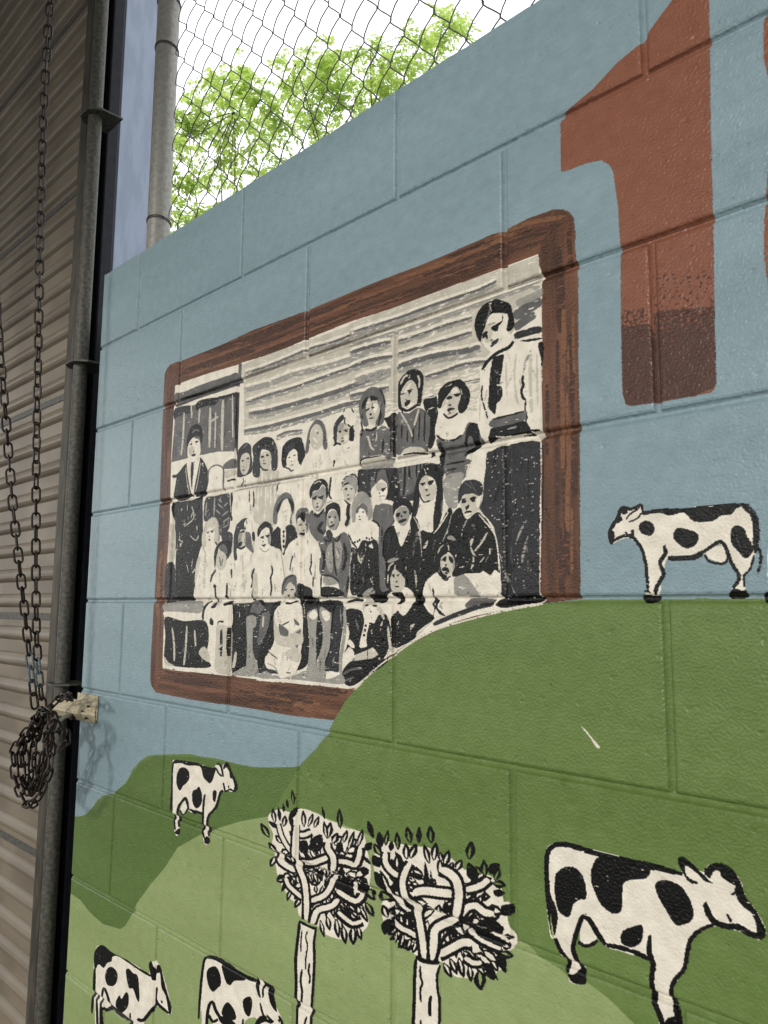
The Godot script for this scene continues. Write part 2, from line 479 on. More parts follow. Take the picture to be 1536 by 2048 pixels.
	s("wdk",0.3,1,11.0,[1.43,-0.03,0.43,1.3],[2597,741,2600,811,2604,882,2602,950])
	s("wdk",0.3,1,3.6,[4.12,0.18,0.25,2.09],[688,1303,685,1349,686,1392,678,1434])
	s("wlt",0.3,1,4.9,[4.07,0.18,0.29,2.09],[710,1257,715,1299,715,1334,712,1373])
	s("wdk",0.3,1,4.0,[4.09,0.18,0.26,2.09],[701,1276,699,1324,704,1373,701,1423])
	s("wdk",0.3,1,3.8,[4.05,0.18,0.3,2.09],[727,1248,726,1285,721,1325,725,1359])
	s("wlt",0.3,1,4.8,[4.11,0.18,0.63,2.16],[730,833,729,912,725,989,722,1065])
	s("wdk",0.3,1,3.7,[4.05,0.17,0.42,2.11],[734,1114,733,1154,736,1196,739,1234])
	s("wdk",0.3,1,3.3,[4.06,0.18,0.29,2.09],[717,1213,721,1286,716,1358,717,1430])
	s("wlt",0.3,1,6.1,[4.06,0.18,0.08,2.05],[705,1417,701,1504,693,1595,697,1683])
	s("wdk",0.3,1,4.4,[4.11,0.18,0.51,2.14],[706,955,712,1037,712,1125,712,1208])
	s("wdk",0.3,1,3.7,[4.15,0.18,0.46,2.14],[685,983,689,1083,693,1182,688,1280])
	s("wlt",0.3,1,4.2,[4.0,0.17,0.11,2.04],[743,1437,735,1489,734,1541,730,1595])
	s("wdk",0.3,1,5.9,[4.13,0.18,0.69,2.17],[721,775,719,852,715,926,724,1006])
	s("wdk",0.3,1,3.4,[4.11,0.18,0.26,2.09],[689,1226,687,1311,690,1392,681,1477])
	s("wlt",0.3,1,4.5,[3.98,0.17,0.04,2.02],[736,1493,742,1561,739,1623,736,1690])
	s("wdk",0.3,1,4.1,[4.12,0.18,0.72,2.18],[732,724,727,806,729,894,730,977])
	s("wdk",0.3,1,5.3,[4.03,0.18,0.08,2.04],[718,1455,715,1520,719,1586,718,1655])
	s("wdk",0.3,1,8.7,[2.55,0.05,-0.21,1.57],[1546,1934,1587,1932,1620,1935,1656,1932])
	s("wlt",0.3,1,6.2,[2.38,0.04,-0.22,1.51],[1639,1971,1693,1969,1747,1967,1800,1965])
	s("wdk",0.3,1,8.0,[2.86,0.08,-0.24,1.66],[1260,1965,1346,1968,1431,1967,1514,1966])
	s("wdk",0.3,1,4.2,[2.43,0.04,-0.23,1.53],[1620,1973,1668,1973,1707,1971,1751,1969])
	s("wlt",0.3,1,4.9,[3.24,0.11,-0.25,1.77],[1083,1951,1130,1951,1166,1948,1207,1949])
	s("wdk",0.3,1,6.7,[2.69,0.07,-0.23,1.61],[1395,1955,1466,1957,1536,1956,1601,1956])
	s("wdk",0.3,1,5.5,[2.39,0.04,-0.19,1.52],[1633,1916,1694,1913,1750,1914,1805,1915])
	s("wlt",0.3,1,7.0,[2.45,0.05,-0.21,1.54],[1624,1949,1655,1951,1689,1949,1722,1948])
	s("wdk",0.3,1,7.9,[2.31,0.04,-0.18,1.5],[1714,1900,1760,1902,1805,1901,1848,1901])


func paint_b() -> void:
	s("wdk",0.3,1,4.7,[2.88,0.08,-0.22,1.67],[1286,1940,1342,1941,1406,1938,1459,1940])
	s("wlt",0.3,1,8.5,[2.54,0.05,-0.21,1.57],[1516,1945,1580,1945,1644,1945,1705,1942])
	s("wdk",0.3,1,5.4,[2.5,0.05,-0.19,1.56],[1560,1912,1615,1913,1667,1911,1715,1911])
	s("wdk",0.3,1,8.3,[3.47,0.13,-0.24,1.83],[901,1928,975,1927,1042,1928,1113,1925])
	s("wlt",0.3,1,4.9,[2.71,0.07,-0.22,1.62],[1377,1940,1455,1943,1527,1943,1598,1940])
	s("wdk",0.3,1,7.4,[2.65,0.06,-0.21,1.6],[1436,1939,1501,1937,1567,1937,1631,1939])
	s("wdk",0.3,1,5.3,[2.68,0.06,-0.25,1.6],[1430,1980,1485,1982,1537,1981,1591,1981])
	s("wlt",0.3,1,7.4,[2.38,0.04,-0.22,1.51],[1644,1970,1697,1972,1750,1968,1799,1967])
	s("wdk",0.3,1,8.6,[3.5,0.13,-0.24,1.84],[843,1933,942,1935,1029,1933,1122,1935])
	s("wdk",0.3,1,4.6,[3.68,0.15,-0.23,1.9],[778,1902,844,1906,918,1906,982,1908])
	s("wlt",0.3,1,8.7,[2.5,0.05,-0.22,1.55],[1587,1960,1617,1960,1655,1961,1687,1959])
	s("wdk",0.3,1,8.0,[2.67,0.06,-0.2,1.61],[1444,1912,1498,1911,1547,1913,1601,1912])
	s("wdk",0.3,1,6.9,[2.5,0.05,-0.21,1.56],[1576,1946,1616,1944,1655,1945,1690,1944])
	f("w",0,0,[761,732,824,729,1015,733,1220,743,1246,741,1338,746,1471,750,1623,744,1836,740,2015,748,2053,747,2243,748,2431,750,2549,750,2550,779,2561,817,2556,833,2552,1036,2550,1120,2550,1221,2547,1234,2544,1405,2536,1611,2547,1629,2540,1637,2413,1656,2333,1669,2248,1691,2159,1720,2064,1765,2024,1784,1953,1832,1884,1886,1817,1887,1644,1888,1348,1893,1240,1888,845,1890,757,1887,755,1864,752,1651,755,1494,763,1333,761,1212,753,1035])
	f("p",0.16,0,[1254,750,1683,751,2015,752,2017,992,1771,1001,1268,1019])
	f("p",0.16,0,[1836,746,2052,747,2244,748,2548,754,2555,885,2357,993,2120,1037,1841,1009])
	f("p",0.29,1,[1267,796,1510,796,1766,799,2016,799,2015,762,1683,751,1254,750])
	f("p",0.29,0,[1837,822,2053,829,2244,844,2517,839,2547,787,2414,767,2052,762,1836,746])
	f("p",0.5,0,[1840,983,2243,967,2357,975,2356,1128,2120,1061,1842,1088])
	s("g",0.32,1,7.3,[2.63,0.05,0.62,1.75],[1267,797,1378,799,1510,796,1634,790,1750,796,1882,793,2016,794])
	s("w",0.2,1,4.4,[2.63,0.05,0.64,1.76],[1266,776,1377,779,1509,776,1633,771,1750,777,1882,775,2015,776])
	s("m",0.13,1,3.7,[2.63,0.05,0.63,1.76],[1266,787,1377,790,1510,787,1634,781,1750,787,1882,785,2016,786])
	s("g",0.32,1,8.6,[2.61,0.05,0.57,1.74],[1260,855,1400,861,1512,858,1601,860,1768,869,1920,866,2016,863])
	s("w",0.2,1,5.9,[2.61,0.05,0.59,1.74],[1258,833,1399,841,1512,838,1601,840,1768,850,1920,848,2016,846])
	s("g",0.2,1,4.9,[2.61,0.05,0.58,1.74],[1259,845,1399,852,1512,849,1601,851,1768,860,1920,858,2016,855])
	s("g",0.32,1,8.6,[2.61,0.05,0.54,1.73],[1273,910,1402,907,1559,908,1729,904,1846,902,2017,904])
	s("w",0.2,1,5.9,[2.61,0.05,0.55,1.74],[1272,889,1401,886,1558,889,1728,885,1846,884,2016,887])
	s("m",0.16,1,4.9,[2.61,0.05,0.54,1.73],[1272,900,1401,897,1559,899,1728,895,1846,894,2017,896])
	s("g",0.32,1,17.2,[2.59,0.05,0.49,1.72],[1295,954,1385,963,1516,966,1648,968,1770,967,1885,960,2017,950])
	s("w",0.2,1,10.3,[2.59,0.05,0.51,1.72],[1294,933,1384,943,1516,947,1647,949,1770,948,1884,943,2017,932])
	s("m",0.1,1,8.6,[2.59,0.05,0.5,1.72],[1295,944,1385,954,1516,957,1647,959,1770,958,1885,952,2017,941])
	s("g",0.32,1,12.9,[2.63,0.05,0.45,1.72],[1268,1016,1426,1024,1563,1023,1691,1023,1810,1017,1922,1022])
	s("w",0.2,1,7.7,[2.64,0.05,0.47,1.73],[1267,995,1425,1003,1562,1004,1690,1004,1810,999,1922,1005])
	s("m",0.1,1,7.3,[2.64,0.05,0.46,1.73],[1267,1006,1426,1014,1563,1014,1691,1014,1810,1009,1922,1014])
	s("g",0.32,1,7.3,[2.77,0.06,0.43,1.76],[1465,1068,1520,1059,1608,1067])
	s("w",0.2,1,4.4,[2.77,0.06,0.45,1.76],[1465,1048,1519,1039,1608,1048])
	s("m",0.07,1,3.7,[2.77,0.06,0.44,1.76],[1465,1058,1520,1050,1608,1058])
	s("g",0.32,1,8.6,[1.94,0.0,0.54,1.51],[1837,784,1948,789,2053,794,2183,792,2273,793,2359,795,2414,788])
	s("w",0.2,1,5.4,[1.94,0.0,0.55,1.52],[1836,766,1948,771,2053,776,2183,775,2274,777,2360,779,2414,773])
	s("m",0.16,1,4.9,[1.94,0.0,0.54,1.51],[1836,776,1948,781,2053,785,2183,784,2274,786,2359,787,2414,781])
	s("g",0.32,1,8.6,[1.86,-0.0,0.5,1.48],[1837,820,1984,830,2119,834,2244,833,2337,830,2414,829,2542,827])
	s("w",0.2,1,5.4,[1.86,-0.0,0.51,1.48],[1837,801,1984,812,2119,817,2244,816,2337,814,2414,814,2542,812])
	s("g",0.2,1,4.9,[1.86,-0.0,0.51,1.48],[1837,811,1984,821,2119,826,2244,825,2337,823,2414,822,2542,820])
	s("g",0.32,1,12.9,[2.23,0.02,0.53,1.61],[1838,852,1935,854,2019,859])
	s("w",0.2,1,7.1,[2.23,0.02,0.55,1.61],[1838,834,1934,836,2019,841])
	s("m",0.13,1,7.3,[2.23,0.02,0.54,1.61],[1838,843,1934,845,2019,851])
	s("g",0.32,1,7.9,[1.89,-0.0,0.49,1.49],[2040,864,2151,867,2243,864,2331,868])
	s("w",0.2,1,4.9,[1.9,-0.0,0.5,1.49],[2040,846,2151,850,2244,847,2331,852])
	s("m",0.2,1,4.5,[1.89,-0.0,0.49,1.49],[2040,856,2151,859,2244,856,2331,860])
	s("g",0.32,1,11.5,[2.22,0.02,0.5,1.6],[1839,900,1928,897,2026,906])
	s("w",0.2,1,7.2,[2.23,0.02,0.51,1.61],[1838,882,1928,879,2026,889])
	s("m",0.1,1,6.5,[2.23,0.02,0.51,1.6],[1839,892,1928,888,2026,898])
	s("g",0.32,1,10.0,[1.91,-0.0,0.46,1.48],[2040,904,2119,905,2219,908,2330,907])
	s("w",0.2,1,6.3,[1.91,-0.0,0.47,1.49],[2040,887,2119,889,2219,891,2330,891])
	s("m",0.13,1,5.7,[1.91,-0.0,0.47,1.49],[2040,896,2119,898,2219,900,2330,900])
	s("g",0.32,1,14.3,[2.21,0.02,0.47,1.59],[1862,945,1936,942,2020,945])
	s("w",0.2,1,7.9,[2.21,0.02,0.48,1.59],[1862,927,1935,925,2020,928])
	s("g",0.26,1,7.2,[2.21,0.02,0.47,1.59],[1862,937,1936,934,2020,937])
	s("g",0.32,1,21.5,[1.86,-0.0,0.43,1.46],[2040,945,2119,942,2219,946,2301,956,2358,955])
	s("w",0.2,1,11.8,[1.87,-0.0,0.44,1.47],[2040,927,2119,926,2219,930,2302,940,2358,940])
	s("m",0.13,1,10.7,[1.86,-0.0,0.43,1.46],[2040,937,2119,934,2219,938,2302,948,2358,948])
	s("g",0.32,1,10.0,[2.22,0.02,0.44,1.59],[1841,994,1915,995,2014,999])
	s("w",0.2,1,6.3,[2.23,0.02,0.45,1.59],[1840,976,1915,977,2013,982])
	s("m",0.13,1,5.7,[2.23,0.02,0.44,1.59],[1840,985,1915,987,2013,991])
	s("g",0.32,1,10.0,[1.79,-0.01,0.39,1.43],[2158,999,2219,998,2301,992,2379,1001])
	s("w",0.2,1,6.3,[1.79,-0.01,0.4,1.43],[2158,983,2219,982,2301,977,2379,986])
	s("m",0.1,1,5.7,[1.79,-0.01,0.4,1.43],[2158,991,2219,990,2301,985,2379,994])
	s("g",0.32,1,4.1,[1.74,-0.01,0.36,1.4],[2255,1043,2357,1045])
	s("w",0.2,1,2.8,[1.74,-0.01,0.37,1.41],[2255,1027,2357,1030])
	s("m",0.13,1,2.5,[1.74,-0.01,0.36,1.4],[2255,1035,2357,1038])
	s("m",0.13,1,21.5,[1.52,-0.03,0.43,1.33],[2470,896,2516,882,2553,873])
	s("g",0.07,1,14.3,[1.52,-0.03,0.44,1.34],[2476,862,2511,859,2555,854])
	s("m",0.1,1,15.8,[1.53,-0.03,0.41,1.33],[2470,927,2505,914,2535,905])
	s("d",0.13,1,14.3,[1.52,-0.03,0.39,1.32],[2469,949,2515,947,2553,950])
	s("k",0.13,1,4.9,[1.5,-0.03,0.37,1.32],[2489,967,2552,974])
	s("g",0.26,1,10.7,[1.51,-0.03,0.45,1.33],[2512,820,2555,850,2516,865])
	g("m",0.03,1,[764,767,834,773,959,769,1152,772,1216,775,1238,815,1250,823,1155,825,949,823,838,827,773,823])
	s("d",0.07,1,3.0,[3.55,0.13,0.71,2.03],[836,798,983,806,1154,809,1250,818])
	g("m",0,0,[1221,740,1243,745,1241,816,1222,812])
	g("m",0.05,0,[770,839,899,842,1021,845,1188,847,1233,848,1228,989,1207,1074,1103,1060,1000,1057,756,1056,768,914])
	g("d",0.07,1,[770,831,899,842,901,871,841,868,788,871,765,876])
	g("k",0.07,1,[928,844,971,832,1090,846,1071,870,1022,865,973,864,938,869])
	g("k",0.07,1,[1089,843,1182,849,1233,848,1228,869,1176,859,1117,856])
	s("p",0.13,1,3.6,[3.91,0.16,0.61,2.1],[841,860,841,966,832,1038])
	s("p",0.13,1,3.6,[3.81,0.15,0.68,2.09],[895,842,903,895])
	s("p",0.13,1,3.4,[3.71,0.14,0.65,2.06],[959,865,956,924])
	s("p",0.13,1,5.4,[3.56,0.13,0.58,2.01],[1037,876,1040,1035])
	s("p",0.13,1,3.0,[3.5,0.12,0.56,1.99],[1076,902,1078,1041])
	s("p",0.13,1,5.4,[3.42,0.12,0.56,1.97],[1124,861,1124,972,1129,1060])
	s("p",0.13,1,3.0,[3.31,0.11,0.58,1.94],[1186,854,1198,1021])
	s("p",0.13,1,4.4,[3.51,0.13,0.6,2.0],[1047,932,1094,921])
	s("d",0.07,1,5.4,[3.26,0.1,0.51,1.91],[1208,847,1217,1024,1232,1173])
	s("w",0.07,1,9.5,[3.23,0.1,0.56,1.92],[1239,819,1245,954,1246,1065])
	g("m",0,1,[1139,1121,1158,1109,1209,1102,1217,1135,1173,1136,1146,1131])
	s("k",0,1,3.4,[3.27,0.11,0.37,1.89],[1169,1182,1201,1180,1213,1180])
	g("p",0,1,[1154,1142,1211,1145,1209,1167,1155,1168])
	g("d",0.13,1,[1882,1226,1966,1233,2039,1240,2065,1246,2115,1241,2171,1241,2232,1246,2235,1280,2185,1312,2116,1344,2017,1335,1883,1297])
	g("d",0.12,1,[1704,1630,1817,1633,1826,1702,1811,1772,1809,1840,1771,1843,1710,1846,1656,1821,1650,1647])
	g("d",0.13,0,[1226,1636,1506,1630,1516,1867,1240,1881])
	g("k",0.07,0,[1978,1393,2028,1434,2146,1436,2241,1389,2240,1611,2146,1652,2038,1670,1981,1590])
	g("k",0.03,1,[872,1077,833,1098,808,1119,796,1162,790,1210,854,1226,911,1214,937,1217,1011,1220,1037,1188,1041,1147,1025,1110,987,1071,966,1068,916,1077])
	g("k",0.03,1,[778,1229,831,1226,927,1231,997,1222,1007,1262,1012,1338,1009,1395,1005,1431,824,1422,819,1364,801,1323,790,1282])
	g("k",0.01,1,[821,1339,998,1332,1009,1389,993,1464,977,1538,969,1621,863,1630,832,1612,822,1496,824,1417])
	g("w",0,1,[887,1073,880,1084,900,1154,925,1208,941,1217,945,1178,968,1103,976,1069,952,1074,924,1082])
	g("k",0,1,[913,1084,931,1085,931,1138,924,1184,913,1136])
	s("p",0,1,1.5,[3.79,0.15,0.43,2.04],[873,1091,884,1144,911,1206])
	s("p",0,1,1.5,[3.65,0.14,0.43,2.01],[981,1085,971,1142,953,1199])
	s("k",0,1,5.9,[3.94,0.16,0.47,2.09],[769,1117,808,1119,837,1107])
	g("w",0,1,[888,997,916,978,938,983,968,997,978,1034,972,1057,952,1074,923,1078,893,1062,880,1036,882,1012])
	g("p",0,1,[893,1014,926,1015,935,1036,914,1053,891,1034])
	g("k",0,1,[870,1003,875,971,891,938,920,926,956,930,979,948,989,989,979,1011,967,982,938,973,916,978,895,986,885,1001])
	s("m",0,1,3.6,[3.73,0.14,0.6,2.06],[911,957,936,949,965,958])
	s("k",0,1,3.3,[3.78,0.15,0.56,2.06],[900,1003,914,1001])
	s("k",0,1,3.3,[3.71,0.14,0.56,2.05],[936,999,957,998])
	s("k",0,1,1.8,[3.74,0.15,0.53,2.05],[927,1033,928,1039])
	f("k",0,1,[914,1047,941,1045,942,1053,924,1055])
	s("p",0.07,1,2.1,[3.83,0.16,0.33,2.04],[849,1267,856,1256])
	s("p",0.07,1,2.1,[3.72,0.15,0.3,2.0],[929,1255,947,1303,876,1332])
	s("p",0.07,1,2.1,[3.78,0.15,0.28,2.01],[868,1324,890,1318])
	s("p",0.07,1,2.1,[3.63,0.14,0.22,1.96],[923,1370,967,1392,987,1374])


func paint_c() -> void:
	s("p",0.07,1,2.1,[3.61,0.14,0.25,1.96],[970,1335,975,1354])
	s("p",0.07,1,2.1,[3.81,0.15,0.36,2.03],[831,1228,912,1226])
	s("p",0.07,1,2.1,[3.82,0.16,0.22,2.01],[836,1380,866,1390])
	s("p",0.07,1,2.1,[3.69,0.14,0.3,1.99],[925,1301,938,1279])
	s("k",0,1,5.9,[3.9,0.16,0.32,2.05],[806,1240,816,1276,823,1309])
	s("k",0,1,4.9,[3.92,0.16,0.3,2.05],[779,1241,800,1307,814,1344])
	g("p",0.07,1,[762,1314,810,1338,818,1398,812,1456,776,1486,763,1414])
	g("d",0.03,1,[749,1485,814,1480,829,1574,833,1628,753,1627])
	g("d",0.08,1,[1026,1233,1087,1231,1178,1229,1192,1260,1197,1333,1186,1369,1136,1384,1119,1327,1078,1313,1032,1324,1017,1300])
	g("d",0.07,1,[1148,1372,1212,1380,1215,1430,1192,1472,1150,1405])
	s("g",0.1,1,2.7,[3.43,0.12,0.31,1.93],[1090,1235,1088,1306])
	s("g",0.1,1,2.7,[3.37,0.12,0.32,1.91],[1114,1245,1141,1259])
	s("g",0.1,1,2.7,[3.31,0.11,0.27,1.88],[1144,1311,1182,1296])
	s("g",0.1,1,2.7,[3.29,0.11,0.25,1.88],[1152,1333,1190,1322])
	s("g",0.1,1,2.7,[3.29,0.11,0.23,1.87],[1153,1356,1185,1347])
	s("g",0.1,1,2.7,[3.38,0.12,0.29,1.91],[1103,1285,1131,1302])
	s("g",0.1,1,2.7,[3.53,0.13,0.31,1.95],[1034,1249,1030,1302])
	s("g",0.1,1,2.7,[3.36,0.12,0.3,1.91],[1115,1264,1149,1282])
	s("g",0.1,1,2.7,[3.3,0.11,0.3,1.89],[1155,1275,1180,1263])
	g("w",0,1,[1048,1148,1066,1119,1106,1115,1133,1128,1142,1159,1131,1199,1113,1223,1079,1219,1054,1190])
	s("m",0,1,3.0,[3.43,0.12,0.41,1.94],[1042,1174,1043,1124,1093,1111,1140,1129,1145,1163,1145,1215])
	s("k",0,1,4.9,[3.24,0.11,0.29,1.87],[1200,1228,1206,1280,1206,1334])
	g("w",0,1,[1220,1186,1269,1174,1287,1176,1317,1169,1359,1188,1361,1223,1338,1239,1330,1308,1325,1325,1222,1332,1206,1280,1222,1230])
	g("d",0,1,[1233,1082,1245,1065,1281,1052,1312,1068,1320,1105,1328,1141,1317,1169,1238,1174,1235,1119])
	s("m",0,1,3.6,[3.16,0.1,0.46,1.88],[1263,1071,1293,1058])
	g("p",0,1,[1250,1110,1271,1091,1301,1095,1312,1121,1304,1156,1281,1172,1255,1154])
	s("k",0,1,3.0,[3.17,0.1,0.42,1.87],[1260,1118,1272,1116])
	s("k",0,1,3.0,[3.12,0.09,0.42,1.86],[1290,1113,1305,1112])
	s("k",0,1,1.5,[3.16,0.1,0.4,1.87],[1269,1138,1273,1140])
	s("k",0,1,2.7,[3.15,0.1,0.39,1.86],[1265,1153,1280,1153])
	s("k",0,1,1.8,[3.15,0.1,0.36,1.86],[1269,1181,1276,1196,1258,1209])
	s("k",0,1,2.1,[3.07,0.09,0.3,1.82],[1314,1233,1316,1275])
	s("k",0,1,2.4,[3.03,0.09,0.29,1.81],[1338,1235,1343,1274,1338,1295])
	s("g",0.13,1,3.0,[3.13,0.1,0.33,1.85],[1203,1221,1361,1220])
	g("p",0.03,1,[1359,1192,1376,1165,1422,1174,1467,1177,1489,1200,1495,1339,1458,1370,1367,1357,1342,1327,1351,1257])
	g("p",0.03,1,[1373,1175,1466,1180,1478,1223,1475,1267,1457,1310,1459,1357,1411,1353,1381,1363])
	s("w",0.07,1,2.4,[2.96,0.08,0.33,1.8],[1388,1177,1386,1261])
	s("w",0.07,1,2.4,[2.92,0.08,0.31,1.78],[1411,1184,1413,1298])
	s("w",0.07,1,2.4,[2.88,0.07,0.3,1.77],[1439,1184,1444,1301])
	s("w",0.07,1,2.4,[2.84,0.07,0.29,1.75],[1462,1200,1470,1320])
	s("w",0.07,1,2.4,[2.99,0.08,0.29,1.8],[1367,1224,1368,1312])
	g("d",0.03,1,[1324,1077,1353,1059,1399,1049,1445,1063,1469,1098,1476,1133,1472,1174,1445,1174,1438,1145,1431,1109,1384,1092,1373,1116,1375,1155,1371,1189,1335,1182,1328,1149,1332,1113])
	g("k",0.16,1,[1354,1066,1399,1052,1440,1069,1430,1095,1384,1085,1356,1110])
	g("p",0,1,[1376,1109,1402,1102,1431,1113,1440,1139,1427,1161,1405,1169,1381,1155,1371,1129])
	s("k",0,1,3.9,[2.98,0.08,0.41,1.82],[1377,1119,1397,1119])
	s("k",0,1,3.9,[2.94,0.08,0.4,1.8],[1408,1117,1422,1117])
	s("k",0,1,2.1,[2.95,0.08,0.38,1.81],[1392,1144,1409,1147])
	s("k",0,1,2.1,[2.96,0.08,0.39,1.81],[1394,1131,1397,1136])
	s("k",0,1,3.3,[2.96,0.08,0.37,1.8],[1375,1151,1393,1166,1422,1171])
	g("w",0,1,[1486,1195,1509,1174,1551,1192,1583,1177,1610,1181,1637,1218,1642,1242,1641,1326,1583,1321,1522,1266,1479,1265,1482,1224])
	g("k",0.05,1,[1498,1131,1501,1102,1524,1084,1561,1078,1597,1081,1611,1100,1621,1125,1626,1143,1609,1178,1586,1158,1581,1125,1553,1115,1535,1130,1527,1164,1509,1174,1498,1152])
	g("d",0.13,1,[1516,1110,1543,1096,1571,1094,1562,1114,1530,1124])
	g("w",0,1,[1531,1133,1549,1120,1576,1127,1586,1149,1582,1172,1565,1184,1537,1174,1524,1155])
	s("k",0,1,2.4,[2.74,0.06,0.37,1.74],[1536,1142,1545,1142])
	s("k",0,1,2.4,[2.7,0.06,0.37,1.73],[1561,1140,1574,1137])
	s("k",0,1,1.6,[2.73,0.06,0.36,1.73],[1550,1156,1554,1159])
	s("k",0,1,1.6,[2.72,0.06,0.35,1.73],[1548,1169,1564,1171])
	s("k",0,1,2.6,[2.74,0.06,0.34,1.73],[1509,1171,1537,1180,1553,1191,1565,1187])
	s("k",0,1,2.4,[2.82,0.07,0.3,1.75],[1482,1221,1476,1253])
	s("k",0,1,2.4,[2.58,0.05,0.3,1.68],[1641,1216,1644,1231])
	s("g",0.16,1,2.6,[2.68,0.06,0.31,1.71],[1375,1215,1520,1213,1637,1216,1747,1218])
	g("w",0,1,[1609,1169,1635,1144,1661,1131,1695,1141,1721,1139,1738,1158,1747,1215,1748,1253,1651,1243,1637,1216,1606,1195])
	g("m",0.03,1,[1625,1126,1633,1086,1645,1057,1667,1037,1692,1036,1714,1051,1727,1073,1732,1102,1737,1136,1721,1139,1711,1110,1706,1081,1689,1052,1667,1052,1650,1072,1647,1106,1643,1134,1630,1143])
	g("p",0,1,[1650,1078,1667,1054,1693,1053,1710,1076,1715,1105,1703,1131,1678,1136,1656,1118,1649,1097])
	s("m",0,1,3.7,[2.54,0.05,0.4,1.69],[1685,1075,1689,1084])
	s("w",0.2,1,4.2,[2.55,0.05,0.39,1.69],[1664,1091,1686,1112])
	g("w",0,1,[1750,1149,1766,1135,1790,1135,1818,1140,1850,1136,1873,1140,1881,1167,1882,1221,1883,1290,1845,1304,1806,1314,1762,1307,1756,1227])
	g("d",0.07,1,[1770,1119,1765,1085,1772,1061,1792,1045,1812,1040,1817,1054,1801,1063,1789,1077,1783,1099,1782,1131,1774,1133])
	f("k",0,1,[1841,1091,1861,1092,1863,1130,1842,1129,1840,1113])
	g("p",0,1,[1785,1099,1797,1079,1821,1072,1837,1083,1841,1108,1838,1126,1818,1137,1794,1128,1784,1112])
	f("g",0.13,1,[1785,1077,1801,1066,1817,1071,1809,1089,1789,1094])
	f("w",0,1,[1818,1109,1836,1110,1834,1126,1818,1131])
	g("w",0,1,[1808,1031,1828,1023,1852,1031,1872,1061,1868,1082,1849,1087,1829,1073,1817,1052])
	s("k",0,1,2.1,[2.36,0.03,0.4,1.63],[1821,1050,1817,1065,1825,1075])
	s("k",0,1,2.1,[2.31,0.03,0.42,1.62],[1848,1026,1860,1043])
	s("k",0,1,2.1,[2.37,0.03,0.43,1.63],[1820,1025,1812,1032])
	s("k",0,1,3.1,[2.32,0.03,0.38,1.61],[1833,1076,1849,1087,1860,1084])
	s("k",0,1,3.7,[2.38,0.04,0.38,1.63],[1791,1094,1803,1093])
	s("k",0,1,3.7,[2.34,0.03,0.38,1.62],[1821,1096,1833,1096])
	s("k",0,1,1.6,[2.35,0.03,0.38,1.62],[1813,1092,1837,1091])
	s("k",0,1,1.6,[2.37,0.03,0.36,1.62],[1806,1116,1812,1118])
	s("k",0,1,1.6,[2.36,0.03,0.36,1.62],[1802,1126,1818,1126])
	s("k",0,1,3.7,[2.4,0.04,0.35,1.63],[1766,1135,1786,1129,1802,1137])
	s("k",0,1,4.2,[2.41,0.04,0.32,1.63],[1773,1182,1771,1193])
	s("k",0,1,2.4,[2.41,0.04,0.31,1.63],[1771,1193,1766,1203])
	s("k",0,1,3.7,[2.42,0.04,0.25,1.62],[1758,1235,1753,1270,1751,1292,1762,1307])
	g("m",0.13,1,[1893,1104,1917,1105,1965,1113,1988,1105,2015,1121,2031,1148,2035,1201,2005,1211,1985,1194,1906,1195,1890,1204,1889,1138])
	g("m",0.03,1,[1883,1033,1887,1010,1907,985,1935,976,1963,982,1987,1001,1999,1031,1999,1065,1992,1097,1969,1105,1957,1097,1968,1071,1972,1049,1964,1025,1940,1009,1920,1016,1916,1039,1920,1068,1929,1092,1909,1095,1892,1069])
	f("k",0,1,[1896,1035,1903,1013,1924,1003,1920,1016,1908,1037])
	f("k",0,1,[1937,1002,1967,1016,1962,1021,1937,1019])
	s("k",0,1,2.8,[2.14,0.02,0.41,1.56],[1975,990,1991,1013,1997,1042])
	s("k",0,1,3.4,[2.15,0.02,0.37,1.55],[1980,1056,1976,1083,1969,1102])
	s("k",0.13,1,2.8,[2.25,0.03,0.36,1.58],[1892,1075,1901,1105,1893,1127])
	g("p",0,1,[1920,1039,1936,1022,1960,1024,1976,1050,1968,1076,1949,1096,1929,1084,1916,1059])
	f("w",0,1,[1944,1032,1964,1033,1964,1053,1952,1059])
	s("k",0,1,3.4,[2.22,0.02,0.4,1.58],[1914,1047,1932,1042])
	s("k",0,1,3.4,[2.19,0.02,0.4,1.57],[1940,1042,1952,1042])
	s("k",0,1,1.4,[2.19,0.02,0.4,1.57],[1944,1029,1942,1049])
	s("k",0,1,4.0,[2.2,0.02,0.39,1.57],[1932,1063,1940,1060])
	s("k",0,1,2.3,[2.19,0.02,0.38,1.57],[1931,1074,1951,1075])
	s("k",0,1,5.0,[2.19,0.02,0.36,1.56],[1913,1104,1937,1112,1965,1107])
	s("p",0,1,4.0,[2.18,0.02,0.32,1.55],[1927,1129,1938,1162,1954,1176])
	s("k",0.07,1,4.1,[2.08,0.01,0.32,1.52],[2003,1083,2023,1125,2031,1159,2035,1206])
	g("k",0.03,1,[1996,1084,2015,1082,2037,1075,2038,1133,2031,1187,2020,1185,2019,1130,2004,1099])
	s("k",0,1,4.0,[2.12,0.02,0.31,1.53],[1992,1148,1989,1189])
	s("p",0.2,1,2.8,[2.16,0.02,0.33,1.55],[1965,1121,1961,1149])
	g("p",0,1,[1902,1203,1946,1197,1989,1200,2005,1213,1946,1214,1907,1214])
	s("k",0,1,2.5,[2.2,0.02,0.29,1.55],[1890,1218,1902,1197,1985,1197])
	g("g",0.1,1,[1898,1216,1997,1215,2039,1210,2039,1237,1966,1233,1899,1228])
	g("m",0.1,1,[2065,1237,2161,1237,2168,1258,2130,1306,2115,1321,2065,1326,2058,1272])
	s("k",0.07,1,4.6,[1.99,0.01,0.22,1.47],[2083,1234,2081,1301,2076,1327])
